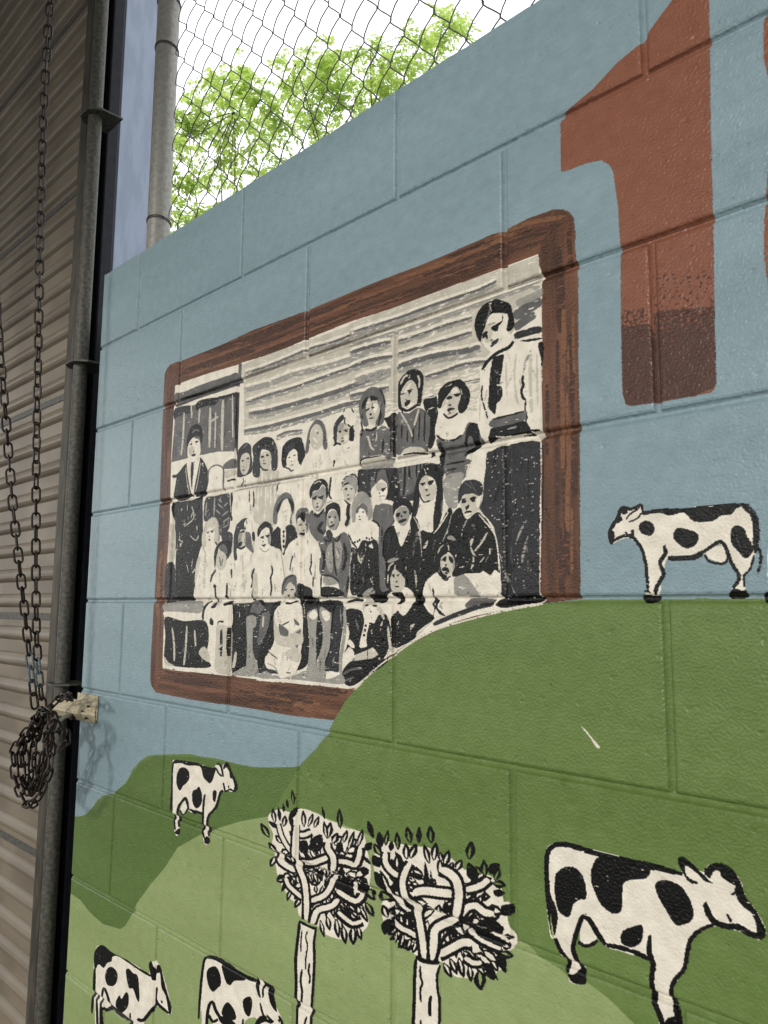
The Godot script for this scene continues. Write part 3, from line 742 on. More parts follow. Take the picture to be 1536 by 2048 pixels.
	s("k",0.07,1,4.1,[1.97,0.01,0.24,1.46],[2099,1242,2101,1277])
	s("k",0.07,1,3.6,[1.93,0.0,0.24,1.45],[2129,1233,2128,1280])
	s("k",0.07,1,3.4,[1.92,0.0,0.24,1.45],[2143,1234,2142,1263])
	s("k",0.07,1,3.4,[1.9,0.0,0.24,1.44],[2157,1236,2156,1257])
	s("k",0.07,1,6.8,[2.05,0.01,0.23,1.49],[2050,1244,2028,1282,2017,1316])
	g("m",0.03,1,[2034,1082,2064,1077,2078,1082,2100,1086,2129,1077,2157,1088,2178,1113,2181,1156,2171,1201,2164,1211,2079,1199,2064,1205,2038,1196,2038,1133])
	g("k",0.02,1,[2045,1018,2048,996,2067,972,2092,958,2121,959,2146,975,2154,999,2150,1030,2143,1069,2129,1067,2132,1027,2114,993,2093,989,2071,1006,2063,1027,2067,1055,2075,1081,2064,1071,2052,1058])
	s("p",0.07,1,4.0,[2.03,0.01,0.43,1.52],[2063,993,2078,974,2093,972])
	s("p",0.07,1,4.0,[1.95,0.0,0.41,1.49],[2131,980,2139,998,2136,1019])


func paint_d() -> void:
	g("p",0,1,[2071,1023,2085,1004,2107,989,2125,1017,2129,1045,2122,1065,2097,1072,2075,1059,2067,1039])
	f("w",0,1,[2082,1014,2104,996,2096,1014,2082,1022])
	f("w",0,1,[2078,1054,2122,1060,2097,1072])
	s("k",0,1,2.3,[1.99,0.01,0.4,1.5],[2089,1018,2111,1018])
	f("k",0,1,[2091,1017,2109,1023,2098,1029])
	s("k",0,1,2.5,[2.03,0.01,0.4,1.52],[2063,1024,2078,1024])
	s("k",0,1,1.4,[2.01,0.01,0.38,1.51],[2082,1043,2093,1048])
	f("k",0,1,[2080,1051,2102,1048,2098,1059,2084,1064])
	g("k",0,1,[2071,1064,2093,1074,2129,1064,2129,1072,2097,1082,2075,1076])
	s("k",0.07,1,3.1,[2.05,0.01,0.34,1.51],[2049,1085,2046,1148])
	s("k",0.07,1,3.1,[2.02,0.01,0.32,1.5],[2069,1116,2068,1157])
	s("k",0.07,1,3.1,[1.99,0.01,0.31,1.48],[2091,1136,2092,1171])
	s("k",0.07,1,3.1,[1.93,0.0,0.32,1.47],[2140,1095,2136,1175])
	s("k",0.07,1,3.1,[1.91,0.0,0.31,1.46],[2159,1094,2157,1181])
	s("k",0.07,1,3.1,[1.96,0.01,0.31,1.47],[2115,1134,2113,1177])
	s("p",0.1,1,3.6,[2.0,0.01,0.33,1.49],[2064,1079,2086,1110,2100,1132,2111,1158])
	s("p",0.1,1,4.1,[1.95,0.0,0.34,1.48],[2136,1081,2125,1109,2118,1127])
	g("w",0.1,1,[2042,1202,2072,1209,2164,1221,2205,1224,2215,1252,2164,1242,2043,1240])
	g("p",0,1,[2072,1201,2086,1189,2122,1189,2154,1199,2161,1210,2115,1207])
	s("k",0,1,3.1,[1.95,0.0,0.27,1.46],[2075,1207,2115,1207,2164,1216])
	f("k",0,1,[2177,1215,2189,1216,2190,1228,2179,1228])
	g("k",0.04,1,[2157,1056,2202,1056,2205,1086,2209,1108,2198,1148,2198,1179,2185,1203,2171,1196,2178,1155,2178,1113,2157,1083])
	s("p",0.07,1,2.5,[1.89,-0.0,0.36,1.46],[2157,1053,2185,1056,2202,1054])
	s("p",0.13,1,2.5,[1.88,-0.0,0.34,1.45],[2171,1088,2195,1087])
	g("m",0.1,1,[2232,1246,2321,1253,2312,1276,2299,1305,2251,1309,2235,1280])
	s("k",0,1,3.1,[1.76,-0.01,0.23,1.38],[2238,1257,2267,1256,2309,1256])
	s("k",0,1,3.1,[1.77,-0.01,0.22,1.39],[2241,1273,2277,1272])
	g("g",0.13,1,[2238,1288,2296,1285,2293,1312,2248,1314])
	g("m",0.01,1,[2205,1180,2235,1190,2268,1192,2297,1182,2316,1152,2347,1165,2359,1196,2370,1213,2346,1222,2315,1240,2299,1252,2238,1249,2228,1228,2208,1207])
	g("k",0.03,1,[2313,1166,2328,1154,2353,1168,2352,1222,2337,1225,2331,1197,2319,1188,2312,1209,2304,1216,2306,1188])
	g("k",0,1,[2208,1196,2222,1193,2228,1215,2235,1241,2225,1266,2215,1239])
	g("k",0,1,[2303,1240,2328,1219,2352,1220,2340,1233,2315,1240])
	g("p",0,1,[2232,1075,2252,1058,2272,1044,2288,1058,2291,1081,2281,1105,2268,1118,2249,1120,2232,1109,2225,1095])
	f("w",0,1,[2255,1054,2272,1044,2281,1056,2268,1062])
	f("w",0,1,[2225,1095,2239,1087,2245,1114,2232,1112])
	g("k",0.02,1,[2209,1060,2212,1043,2236,1026,2262,1024,2288,1025,2313,1050,2323,1075,2316,1101,2300,1121,2283,1116,2283,1095,2291,1076,2285,1052,2269,1041,2249,1058,2229,1075,2219,1094,2205,1086])
	s("p",0.07,1,2.0,[1.8,-0.01,0.37,1.43],[2246,1036,2262,1032])
	s("p",0.07,1,2.0,[1.75,-0.01,0.35,1.41],[2291,1053,2297,1072])
	f("k",0,1,[2239,1069,2252,1065,2262,1071,2249,1075])
	f("k",0,1,[2265,1063,2288,1064,2285,1072,2275,1071])
	s("k",0,1,3.6,[1.8,-0.01,0.33,1.42],[2247,1090,2258,1092])
	f("k",0,1,[2242,1103,2252,1099,2268,1103,2265,1107,2255,1106,2249,1110])
	s("k",0,1,1.7,[1.8,-0.01,0.32,1.42],[2249,1115,2255,1113])
	g("w",0.01,1,[2205,1128,2219,1109,2232,1117,2249,1129,2268,1126,2284,1119,2310,1131,2316,1147,2306,1165,2290,1181,2261,1189,2235,1187,2212,1171,2200,1148])
	s("k",0,1,4.0,[1.79,-0.01,0.31,1.41],[2229,1111,2245,1126,2265,1125,2281,1118])
	s("k",0.29,1,4.0,[1.8,-0.01,0.28,1.41],[2202,1167,2219,1182,2245,1191,2274,1191,2297,1179])
	g("d",0.02,1,[2378,1245,2397,1240,2431,1232,2544,1239,2544,1308,2539,1453,2534,1610,2541,1629,2467,1643,2425,1648,2401,1641,2407,1629,2425,1624,2416,1609,2419,1564,2415,1519,2406,1469,2394,1435,2366,1405,2353,1388,2363,1363,2367,1325,2374,1286])
	s("k",0.13,1,3.4,[1.56,-0.02,0.13,1.29],[2430,1242,2427,1395,2429,1594])
	g("k",0.02,1,[2404,1633,2425,1624,2482,1619,2536,1617,2545,1627,2524,1636,2467,1641,2425,1648])
	s("w",0.07,1,2.7,[1.45,-0.03,0.2,1.26],[2546,1234,2545,1308])
	s("w",0.5,1,2.7,[1.44,-0.03,0.1,1.23],[2542,1371,2538,1453,2537,1537])
	dots([2431,1232,2544,1239,2534,1610,2420,1594,2409,1469,2379,1391,2378,1245],150)
	g("w",0,1,[2401,976,2431,972,2465,958,2465,962,2438,981,2411,990,2390,981])
	g("w",0,1,[2373,1000,2395,993,2428,985,2454,978,2475,965,2496,968,2519,980,2531,981,2543,999,2550,1024,2547,1058,2549,1102,2548,1165,2541,1206,2522,1205,2502,1179,2500,1157,2412,1154,2385,1145,2379,1202,2376,1209,2360,1195,2346,1152,2347,1107,2358,1063,2362,1018])
	s("p",0.16,1,7.1,[1.5,-0.03,0.31,1.3],[2521,1005,2517,1073,2520,1160])
	s("p",0.16,1,4.2,[1.55,-0.02,0.32,1.32],[2475,998,2469,1063,2478,1131])
	s("p",0.16,1,3.3,[1.67,-0.01,0.3,1.37],[2358,1086,2355,1153])
	s("p",0.16,1,3.6,[1.58,-0.02,0.33,1.34],[2443,1013,2444,1103])
	s("p",0.16,1,4.2,[1.48,-0.03,0.31,1.29],[2538,1013,2538,1142])
	g("w",0,1,[2383,875,2399,868,2421,872,2435,880,2437,894,2437,912,2447,929,2465,956,2452,966,2431,972,2412,977,2401,976,2384,963,2368,941,2371,923,2374,901])
	g("p",0,1,[2377,897,2394,896,2401,922,2390,942,2379,944,2371,925])
	g("k",0.01,1,[2343,902,2340,878,2349,854,2369,836,2397,830,2414,831,2443,847,2459,859,2466,884,2471,908,2466,924,2455,931,2447,924,2450,902,2448,884,2437,876,2419,871,2399,868,2386,876,2377,897,2368,913,2360,936,2350,922])
	s("m",0.13,1,3.6,[1.67,-0.02,0.45,1.4],[2394,846,2388,870,2374,887])
	s("w",0.07,1,1.3,[1.66,-0.02,0.46,1.39],[2393,843,2398,861])
	f("w",0,1,[2437,883,2448,881,2452,898,2445,917,2439,918,2436,898])
	s("k",0,1,1.8,[1.61,-0.02,0.43,1.37],[2435,880,2433,898])
	f("k",0,1,[2396,904,2410,901,2432,897,2429,903,2421,908,2418,919,2407,918,2397,911])
	s("g",0.07,1,4.2,[1.65,-0.02,0.44,1.38],[2388,896,2410,895])
	f("k",0,1,[2367,917,2374,912,2385,913,2382,921,2386,927,2383,935,2377,927,2368,929])
	f("d",0,1,[2398,946,2420,942,2417,951,2401,956])
	s("m",0,1,3.6,[1.65,-0.02,0.41,1.38],[2393,942,2401,940])
	s("d",0,1,4.2,[1.64,-0.02,0.4,1.37],[2393,956,2404,956])
	s("k",0.03,1,6.6,[1.62,-0.02,0.38,1.36],[2468,961,2454,973,2433,977,2412,981,2395,989,2379,999,2364,1014])
	g("k",0.01,1,[2401,992,2417,989,2436,989,2435,1000,2430,1033,2421,1067,2429,1077,2431,1096,2423,1110,2412,1117,2409,1134,2405,1144,2393,1133,2384,1118,2386,1091,2389,1047])
	s("w",0,1,3.1,[1.61,-0.02,0.33,1.35],[2413,1067,2420,1069])
	s("m",0,1,1.8,[1.61,-0.02,0.32,1.35],[2416,1077,2417,1095])
	s("k",0,1,5.0,[1.52,-0.02,0.31,1.31],[2496,1058,2493,1068,2496,1084,2490,1096,2493,1114,2503,1125])
	s("k",0,1,3.1,[1.5,-0.02,0.26,1.29],[2503,1125,2500,1148,2505,1168,2502,1183,2514,1200])
	s("k",0.13,1,3.3,[1.67,-0.02,0.33,1.37],[2365,1058,2362,1082,2365,1101])
	s("k",0.26,1,3.1,[1.65,-0.02,0.3,1.36],[2365,1101,2377,1135,2381,1151])
	f("k",0,1,[2542,986,2556,987,2556,1017,2551,1046,2550,1027])
	g("k",0.03,1,[2395,1180,2441,1177,2495,1177,2502,1191,2521,1212,2526,1219,2476,1213,2424,1209,2384,1217,2384,1203,2390,1186])
	g("m",0.02,1,[2398,1156,2498,1154,2502,1166,2492,1177,2398,1179])
	s("k",0,1,3.1,[1.56,-0.02,0.27,1.32],[2398,1156,2451,1155,2500,1152])
	f("g",0,1,[2446,1189,2472,1186,2469,1192,2448,1193])
	s("w",0.2,1,2.6,[1.55,-0.02,0.24,1.31],[2406,1204,2440,1210,2516,1213])
	f("p",0,1,[2522,1205,2544,1207,2555,1228,2548,1233,2531,1220])
	s("k",0.07,1,3.7,[1.49,-0.03,0.24,1.28],[2500,1182,2514,1204,2541,1208])
	g("k",0.02,1,[2146,1434,2190,1442,2208,1449,2236,1410,2246,1379,2257,1380,2260,1396,2246,1432,2232,1458,2222,1479,2208,1497,2215,1524,2207,1551,2168,1563,2150,1590,2124,1608,2109,1605,2102,1589,2102,1534,2146,1533,2143,1480])
	g("w",0,1,[2227,1355,2240,1373,2229,1404,2197,1437,2208,1419,2218,1393])
	g("w",0,1,[2139,1347,2157,1354,2186,1352,2193,1374,2193,1402,2190,1439,2157,1434,2135,1411,2127,1385])
	g("p",0,1,[2137,1308,2146,1286,2168,1278,2194,1289,2203,1315,2199,1339,2183,1354,2164,1350,2146,1334])
	f("w",0,1,[2175,1284,2194,1292,2197,1309,2179,1298])
	g("k",0.01,1,[2109,1389,2116,1345,2123,1306,2135,1274,2153,1253,2175,1248,2201,1257,2222,1276,2227,1309,2227,1350,2222,1398,2204,1435,2193,1437,2192,1396,2201,1347,2204,1315,2194,1292,2164,1277,2146,1286,2137,1308,2140,1342,2135,1369,2124,1393])
	s("w",0,1,1.5,[1.89,0.0,0.23,1.43],[2157,1257,2166,1277])
	s("w",0,1,3.6,[1.88,0.0,0.23,1.43],[2169,1258,2172,1262])
	f("k",0,1,[2142,1299,2163,1299,2151,1308])
	f("k",0,1,[2171,1297,2192,1295,2189,1303,2178,1308])
	f("k",0,1,[2159,1318,2171,1317,2169,1325])
	s("k",0,1,2.7,[1.87,0.0,0.19,1.42],[2163,1337,2179,1334])
	s("k",0,1,3.3,[1.88,0.0,0.18,1.42],[2142,1336,2157,1353,2179,1352])
	s("g",0,1,2.1,[1.92,0.0,0.14,1.43],[2109,1392,2124,1410,2142,1431])
	s("g",0.13,1,2.1,[1.89,0.0,0.1,1.41],[2144,1442,2148,1508])
	s("w",0.13,1,2.7,[1.8,-0.0,0.13,1.38],[2193,1445,2218,1422,2246,1390])
	g("k",0.04,1,[2010,1420,2036,1410,2045,1423,2069,1474,2088,1450,2105,1402,2117,1388,2133,1404,2142,1432,2144,1502,2146,1562,2146,1610,2122,1613,2097,1585,2088,1530,2063,1514,2028,1513,2006,1509,1997,1464,2001,1439])
	s("p",0.07,1,2.3,[1.91,0.0,0.13,1.42],[2117,1391,2138,1426,2144,1472])
	g("w",0,1,[2041,1404,2058,1411,2079,1416,2102,1405,2102,1424,2088,1450,2069,1474,2054,1442])
	g("g",0,1,[2047,1373,2062,1360,2087,1361,2102,1380,2096,1402,2079,1416,2058,1405,2047,1388])
	g("k",0.02,1,[2036,1384,2034,1353,2044,1338,2070,1334,2096,1343,2113,1363,2104,1387,2096,1367,2079,1357,2062,1358,2045,1369])
	f("k",0,1,[2047,1378,2064,1375,2061,1386,2050,1387])
	f("k",0,1,[2073,1374,2091,1374,2086,1382])
	s("k",0,1,3.0,[1.99,0.01,0.16,1.46],[2066,1387,2075,1386])
	f("k",0,1,[2059,1399,2088,1394,2086,1401,2064,1406])
	g("m",0.01,1,[1951,1391,1960,1346,1991,1342,2031,1352,2036,1378,2041,1404,2010,1420,1997,1442,1993,1495,2006,1515,2011,1578,2025,1596,1985,1605,1980,1558,1975,1495,1975,1463,1979,1409])
	g("m",0.07,1,[1939,1280,1947,1259,1966,1247,1997,1240,2017,1267,2017,1294,2009,1321,2013,1294,1994,1273,1967,1275,1948,1298])
	s("k",0.07,1,3.6,[2.14,0.02,0.25,1.53],[1970,1237,1959,1274])
	s("k",0.07,1,3.6,[2.07,0.01,0.23,1.5],[2005,1238,2020,1281,2024,1311])
	s("k",0.07,1,3.6,[2.05,0.01,0.24,1.49],[2039,1248,2032,1282])
	g("k",0.07,1,[2021,1295,2043,1284,2065,1299,2058,1326,2065,1353,2021,1333,2010,1326])
	g("w",0,1,[1944,1295,1967,1278,1986,1269,2009,1285,2011,1315,1998,1336,1975,1345,1956,1335,1944,1314])


func paint_e() -> void:
	f("p",0,1,[1967,1278,2005,1285,2002,1304,1967,1300])
	f("k",0,1,[1982,1298,2008,1295,1994,1308])
	s("k",0,1,2.8,[2.12,0.02,0.22,1.51],[1977,1308,1981,1311])
	s("g",0,1,2.3,[2.1,0.02,0.21,1.5],[1975,1320,2002,1320])
	g("w",0,1,[1798,1324,1822,1318,1834,1332,1846,1370,1835,1401,1808,1394,1799,1361])
	g("p",0,1,[1853,1334,1861,1345,1854,1387,1843,1391])
	g("g",0,1,[1813,1277,1817,1256,1840,1240,1863,1242,1883,1263,1879,1289,1872,1299,1856,1276,1833,1268])
	s("k",0.2,1,2.6,[2.29,0.03,0.26,1.58],[1811,1263,1821,1248,1859,1238,1883,1255,1885,1277])
	s("k",0,1,3.8,[2.31,0.03,0.26,1.58],[1821,1267,1844,1264])
	g("p",0,1,[1817,1283,1833,1271,1860,1277,1872,1294,1865,1317,1846,1325,1826,1310])
	f("k",0,1,[1821,1280,1838,1278,1834,1287])
	f("k",0,1,[1851,1282,1863,1281,1856,1288])
	s("k",0,1,2.4,[2.3,0.03,0.23,1.57],[1837,1302,1845,1302])
	s("k",0,1,2.6,[2.3,0.03,0.22,1.57],[1836,1314,1849,1314])
	f("k",0,1,[1822,1313,1846,1328,1853,1331,1846,1336,1830,1324])
	s("k",0,1,6.8,[2.29,0.03,0.19,1.56],[1844,1331,1840,1357,1843,1375,1831,1398])
	g("m",0.03,1,[1654,1347,1671,1337,1697,1361,1726,1342,1739,1362,1736,1411,1703,1438,1678,1423,1656,1397])
	s("k",0.07,1,6.8,[2.46,0.04,0.17,1.61],[1723,1377,1702,1397,1728,1415])
	g("g",0,1,[1665,1292,1674,1276,1703,1271,1719,1259,1737,1277,1737,1307,1721,1330,1701,1342,1675,1329])
	g("p",0,1,[1674,1307,1695,1295,1716,1302,1713,1324,1696,1336,1679,1329])
	g("k",0.02,1,[1652,1285,1656,1260,1677,1240,1715,1236,1740,1253,1745,1286,1737,1302,1732,1265,1715,1255,1699,1270,1673,1273,1661,1294])
	s("p",0.13,1,2.6,[2.51,0.05,0.28,1.65],[1677,1248,1698,1242,1711,1247])
	f("k",0,1,[1664,1295,1693,1288,1686,1303])
	f("k",0,1,[1691,1294,1723,1291,1718,1305])
	s("k",0,1,3.1,[2.5,0.05,0.23,1.64],[1692,1314,1696,1317])
	s("k",0,1,2.6,[2.5,0.05,0.22,1.64],[1686,1327,1702,1325])
	g("k",0,1,[1667,1334,1697,1350,1726,1333,1722,1347,1697,1361,1671,1345])
	g("k",0.03,1,[1456,1398,1484,1376,1503,1384,1522,1388,1540,1375,1571,1377,1585,1395,1591,1424,1547,1449,1525,1477,1501,1453,1472,1446,1443,1432])
	g("w",0,1,[1505,1384,1531,1386,1532,1431,1520,1468,1510,1445])
	f("k",0,1,[1521,1389,1527,1396,1521,1402,1515,1395])
	f("k",0,1,[1521,1403,1527,1410,1522,1416,1516,1409])
	f("k",0,1,[1522,1420,1528,1427,1522,1434,1516,1427])
	f("k",0,1,[1523,1438,1529,1445,1523,1451,1517,1444])
	g("m",0.03,1,[1459,1357,1462,1310,1480,1280,1512,1262,1545,1266,1568,1291,1574,1326,1561,1348,1567,1371,1553,1370,1556,1324,1541,1285,1504,1294,1487,1327,1479,1364])
	g("k",0,1,[1476,1312,1495,1293,1518,1280,1504,1299,1487,1327])
	g("k",0,1,[1541,1283,1569,1300,1570,1325,1556,1324])
	g("w",0,1,[1491,1327,1509,1303,1536,1291,1556,1313,1557,1342,1544,1369,1517,1379,1493,1363,1485,1342])
	s("p",0,1,2.4,[2.74,0.06,0.23,1.71],[1510,1329,1542,1323])
	s("p",0,1,2.4,[2.73,0.06,0.22,1.71],[1515,1344,1543,1343])
	g("m",0.05,1,[1704,1441,1740,1422,1769,1434,1801,1425,1824,1416,1848,1439,1857,1504,1705,1498])
	g("m",0.07,1,[1704,1444,1734,1425,1770,1442,1800,1444,1833,1431,1855,1469,1852,1536,1841,1611,1816,1611,1794,1568,1729,1550,1710,1532])
	g("g",0.2,1,[1744,1464,1770,1448,1774,1528,1759,1539,1741,1504])
	g("g",0.2,1,[1783,1448,1813,1450,1814,1507,1793,1529])
	g("k",0.03,1,[1716,1587,1773,1585,1816,1597,1829,1611,1765,1616,1717,1613])
	g("g",0.07,1,[1729,1553,1772,1557,1798,1574,1738,1579])
	g("d",0,1,[1740,1411,1756,1404,1773,1424,1761,1442,1744,1427])
	s("k",0,1,3.4,[2.41,0.04,0.14,1.59],[1728,1432,1757,1442,1769,1431])
	s("k",0,1,3.4,[2.35,0.04,0.14,1.57],[1773,1429,1793,1444,1808,1421])
	s("k",0,1,2.6,[2.37,0.04,0.12,1.58],[1773,1440,1778,1485])
	s("k",0,1,3.4,[2.35,0.04,0.1,1.57],[1774,1442,1780,1506,1794,1551])
	s("k",0.1,1,5.5,[2.43,0.04,0.1,1.59],[1727,1469,1734,1504,1724,1538])
	s("k",0.1,1,5.9,[2.29,0.03,0.1,1.55],[1825,1451,1835,1494,1823,1535])
	s("k",0,1,3.6,[2.43,0.04,0.04,1.58],[1720,1547,1717,1607])
	s("k",0.07,1,4.0,[2.26,0.03,0.04,1.53],[1848,1553,1841,1603])
	s("k",0,1,2.8,[2.37,0.04,0.06,1.56],[1724,1547,1772,1551,1803,1569])
	g("g",0,1,[1743,1362,1759,1345,1783,1347,1799,1367,1798,1391,1780,1408,1756,1401,1741,1384])
	f("p",0,1,[1751,1371,1767,1364,1776,1381,1760,1393])
	g("k",0.03,1,[1734,1345,1738,1329,1758,1320,1782,1320,1803,1335,1807,1362,1804,1383,1795,1361,1783,1344,1759,1339,1743,1357,1739,1389])
	s("g",0,1,2.4,[2.41,0.04,0.23,1.61],[1742,1316,1770,1313])
	f("k",0,1,[1747,1362,1765,1360,1757,1369])
	f("k",0,1,[1776,1365,1788,1362,1784,1371])
	f("k",0,1,[1760,1379,1773,1378,1766,1387])
	f("k",0,1,[1756,1393,1781,1387,1773,1395,1758,1397])
	g("k",0.03,1,[1859,1467,1887,1471,1907,1447,1935,1451,1970,1453,1978,1513,1979,1599,1937,1593,1894,1609,1857,1603,1856,1509])
	g("w",0,1,[1839,1407,1862,1390,1885,1389,1904,1401,1926,1392,1951,1394,1977,1411,1974,1436,1963,1446,1938,1439,1919,1438,1897,1450,1890,1470,1875,1456,1859,1440])
	s("k",0.07,1,3.7,[2.12,0.02,0.16,1.5],[1948,1389,1970,1398,1980,1412])
	s("k",0.13,1,3.1,[2.25,0.03,0.13,1.54],[1844,1423,1859,1445,1886,1472])
	f("k",0,1,[1860,1450,1867,1451,1866,1456,1860,1456])
	f("k",0,1,[1871,1448,1878,1449,1878,1454,1872,1454])
	f("k",0,1,[1883,1446,1889,1447,1889,1452,1883,1452])
	f("k",0,1,[1892,1441,1898,1442,1898,1448,1892,1447])
	f("k",0,1,[1923,1438,1930,1439,1929,1444,1924,1444])
	f("k",0,1,[1934,1442,1941,1443,1940,1449,1935,1448])
	f("k",0,1,[1945,1439,1952,1440,1951,1446,1946,1445])
	f("k",0,1,[1953,1446,1959,1447,1959,1452,1953,1452])
	f("w",0.13,1,[1935,1465,1947,1458,1955,1474,1943,1471])
	g("g",0,1,[1862,1387,1858,1350,1865,1319,1883,1300,1910,1298,1936,1318,1947,1348,1948,1379,1933,1388,1925,1356,1906,1334,1884,1342,1877,1373,1874,1388])
	g("m",0,1,[1877,1352,1892,1338,1910,1334,1929,1351,1926,1377,1918,1358,1896,1348,1881,1365])
	g("w",0,1,[1877,1368,1896,1351,1914,1358,1924,1377,1915,1397,1896,1400,1881,1389])
	s("k",0,1,2.1,[2.23,0.03,0.19,1.54],[1881,1359,1890,1358])
	s("k",0,1,2.1,[2.2,0.02,0.19,1.53],[1905,1361,1914,1360])
	s("k",0,1,3.1,[2.22,0.03,0.18,1.54],[1892,1372,1896,1374])
	s("k",0,1,2.1,[2.22,0.02,0.17,1.54],[1890,1382,1900,1383])
	g("k",0.03,1,[1606,1567,1671,1566,1695,1607,1704,1633,1709,1647,1682,1647,1651,1662,1661,1705,1665,1820,1602,1852,1615,1823,1631,1764,1634,1706,1627,1648,1603,1624])
	g("g",0.03,1,[1656,1665,1696,1653,1705,1670,1708,1747,1701,1818,1711,1860,1657,1866,1664,1806,1665,1734,1654,1688])
	g("k",0.2,1,[1706,1676,1728,1704,1730,1761,1709,1801,1699,1762])
	g("g",0.03,1,[1718,1647,1749,1656,1771,1664,1768,1717,1765,1773,1744,1816,1746,1866,1711,1863,1709,1812,1730,1761,1728,1704,1714,1676])
	g("w",0.07,1,[1660,1674,1687,1656,1705,1673,1684,1688])
	g("w",0.07,1,[1723,1662,1758,1661,1763,1684,1741,1690])
	g("k",0.03,1,[1709,1633,1748,1625,1774,1630,1787,1647,1771,1664,1749,1656,1722,1644])
	g("w",0,1,[1530,1465,1558,1439,1596,1426,1653,1417,1690,1437,1709,1462,1710,1532,1717,1610,1681,1616,1672,1589,1606,1570,1557,1545,1532,1520])
	g("w",0,1,[1538,1460,1551,1438,1586,1423,1617,1420,1643,1413,1678,1429,1704,1449,1705,1498,1530,1491])
	s("k",0,1,2.5,[2.66,0.06,0.1,1.66],[1574,1479,1565,1497,1559,1527])
	s("k",0,1,2.8,[2.51,0.05,0.09,1.62],[1668,1475,1669,1513,1663,1527,1673,1545])
	s("k",0,1,2.8,[2.49,0.05,0.05,1.6],[1680,1551,1680,1584])
	s("p",0.26,1,4.6,[2.57,0.05,0.1,1.64],[1625,1440,1633,1547])
	g("p",0,1,[1589,1373,1607,1360,1633,1365,1645,1388,1634,1409,1617,1420,1595,1407,1588,1389])
	g("m",0.03,1,[1584,1349,1588,1330,1614,1321,1641,1326,1654,1350,1651,1383,1643,1410,1638,1371,1624,1353,1598,1356,1589,1373])
	g("k",0,1,[1589,1356,1610,1337,1632,1342,1628,1359,1616,1369,1606,1354])
	s("k",0,1,2.4,[2.62,0.06,0.19,1.67],[1601,1379,1612,1377])
	s("k",0,1,2.4,[2.57,0.05,0.19,1.65],[1636,1376,1640,1382])
	s("k",0,1,2.4,[2.6,0.05,0.18,1.66],[1614,1396,1619,1397])
	f("k",0,1,[1605,1405,1633,1405,1627,1414,1611,1412])
	g("g",0.16,1,[2229,1296,2295,1314,2281,1366,2271,1381,2246,1376,2233,1351])
	g("w",0.04,1,[2352,1555,2364,1553,2383,1566,2402,1554,2417,1564,2415,1616,2345,1618,2326,1587])
	g("g",0.1,1,[2269,1566,2300,1561,2329,1588,2351,1618,2312,1618,2269,1612])
	g("k",0.03,1,[2260,1396,2288,1380,2301,1405,2314,1414,2344,1398,2360,1407,2379,1426,2394,1450,2406,1476,2412,1519,2417,1559,2402,1551,2386,1564,2364,1553,2352,1558,2300,1559,2269,1563,2280,1514,2273,1487,2232,1469,2243,1448,2250,1419])
	s("w",0.08,1,2.7,[1.6,-0.02,0.1,1.3],[2350,1404,2372,1426,2394,1450,2406,1474,2412,1514,2414,1554])
	s("p",0.08,1,3.9,[1.64,-0.01,0.09,1.31],[2378,1454,2359,1479,2336,1501])
	s("g",0.08,1,3.4,[1.7,-0.01,0.13,1.34],[2311,1416,2297,1436])
	s("g",0.08,1,2.1,[1.77,-0.01,0.12,1.37],[2257,1396,2246,1432,2225,1469])
	s("p",0.08,1,3.0,[1.63,-0.01,0.07,1.3],[2368,1517,2352,1532])
	s("p",0.08,1,3.6,[1.6,-0.02,0.08,1.29],[2386,1495,2385,1511])
	f("g",0.07,1,[2243,1456,2260,1455,2273,1469,2246,1464])
	g("p",0,1,[2286,1366,2294,1351,2315,1347,2341,1351,2359,1360,2357,1376,2347,1393,2331,1402,2307,1408,2296,1391])
	f("w",0,1,[2344,1361,2359,1360,2354,1383,2344,1385])
	f("w",0,1,[2301,1399,2327,1399,2307,1407])
	g("d",0.01,1,[2281,1366,2281,1345,2288,1324,2305,1310,2331,1309,2354,1318,2364,1335,2360,1353,2347,1354,2331,1347,2301,1347,2291,1359,2284,1369])
	s("m",0,1,1.8,[1.7,-0.01,0.18,1.35],[2305,1315,2331,1334])
	s("m",0,1,1.8,[1.68,-0.01,0.18,1.34],[2321,1312,2344,1346])


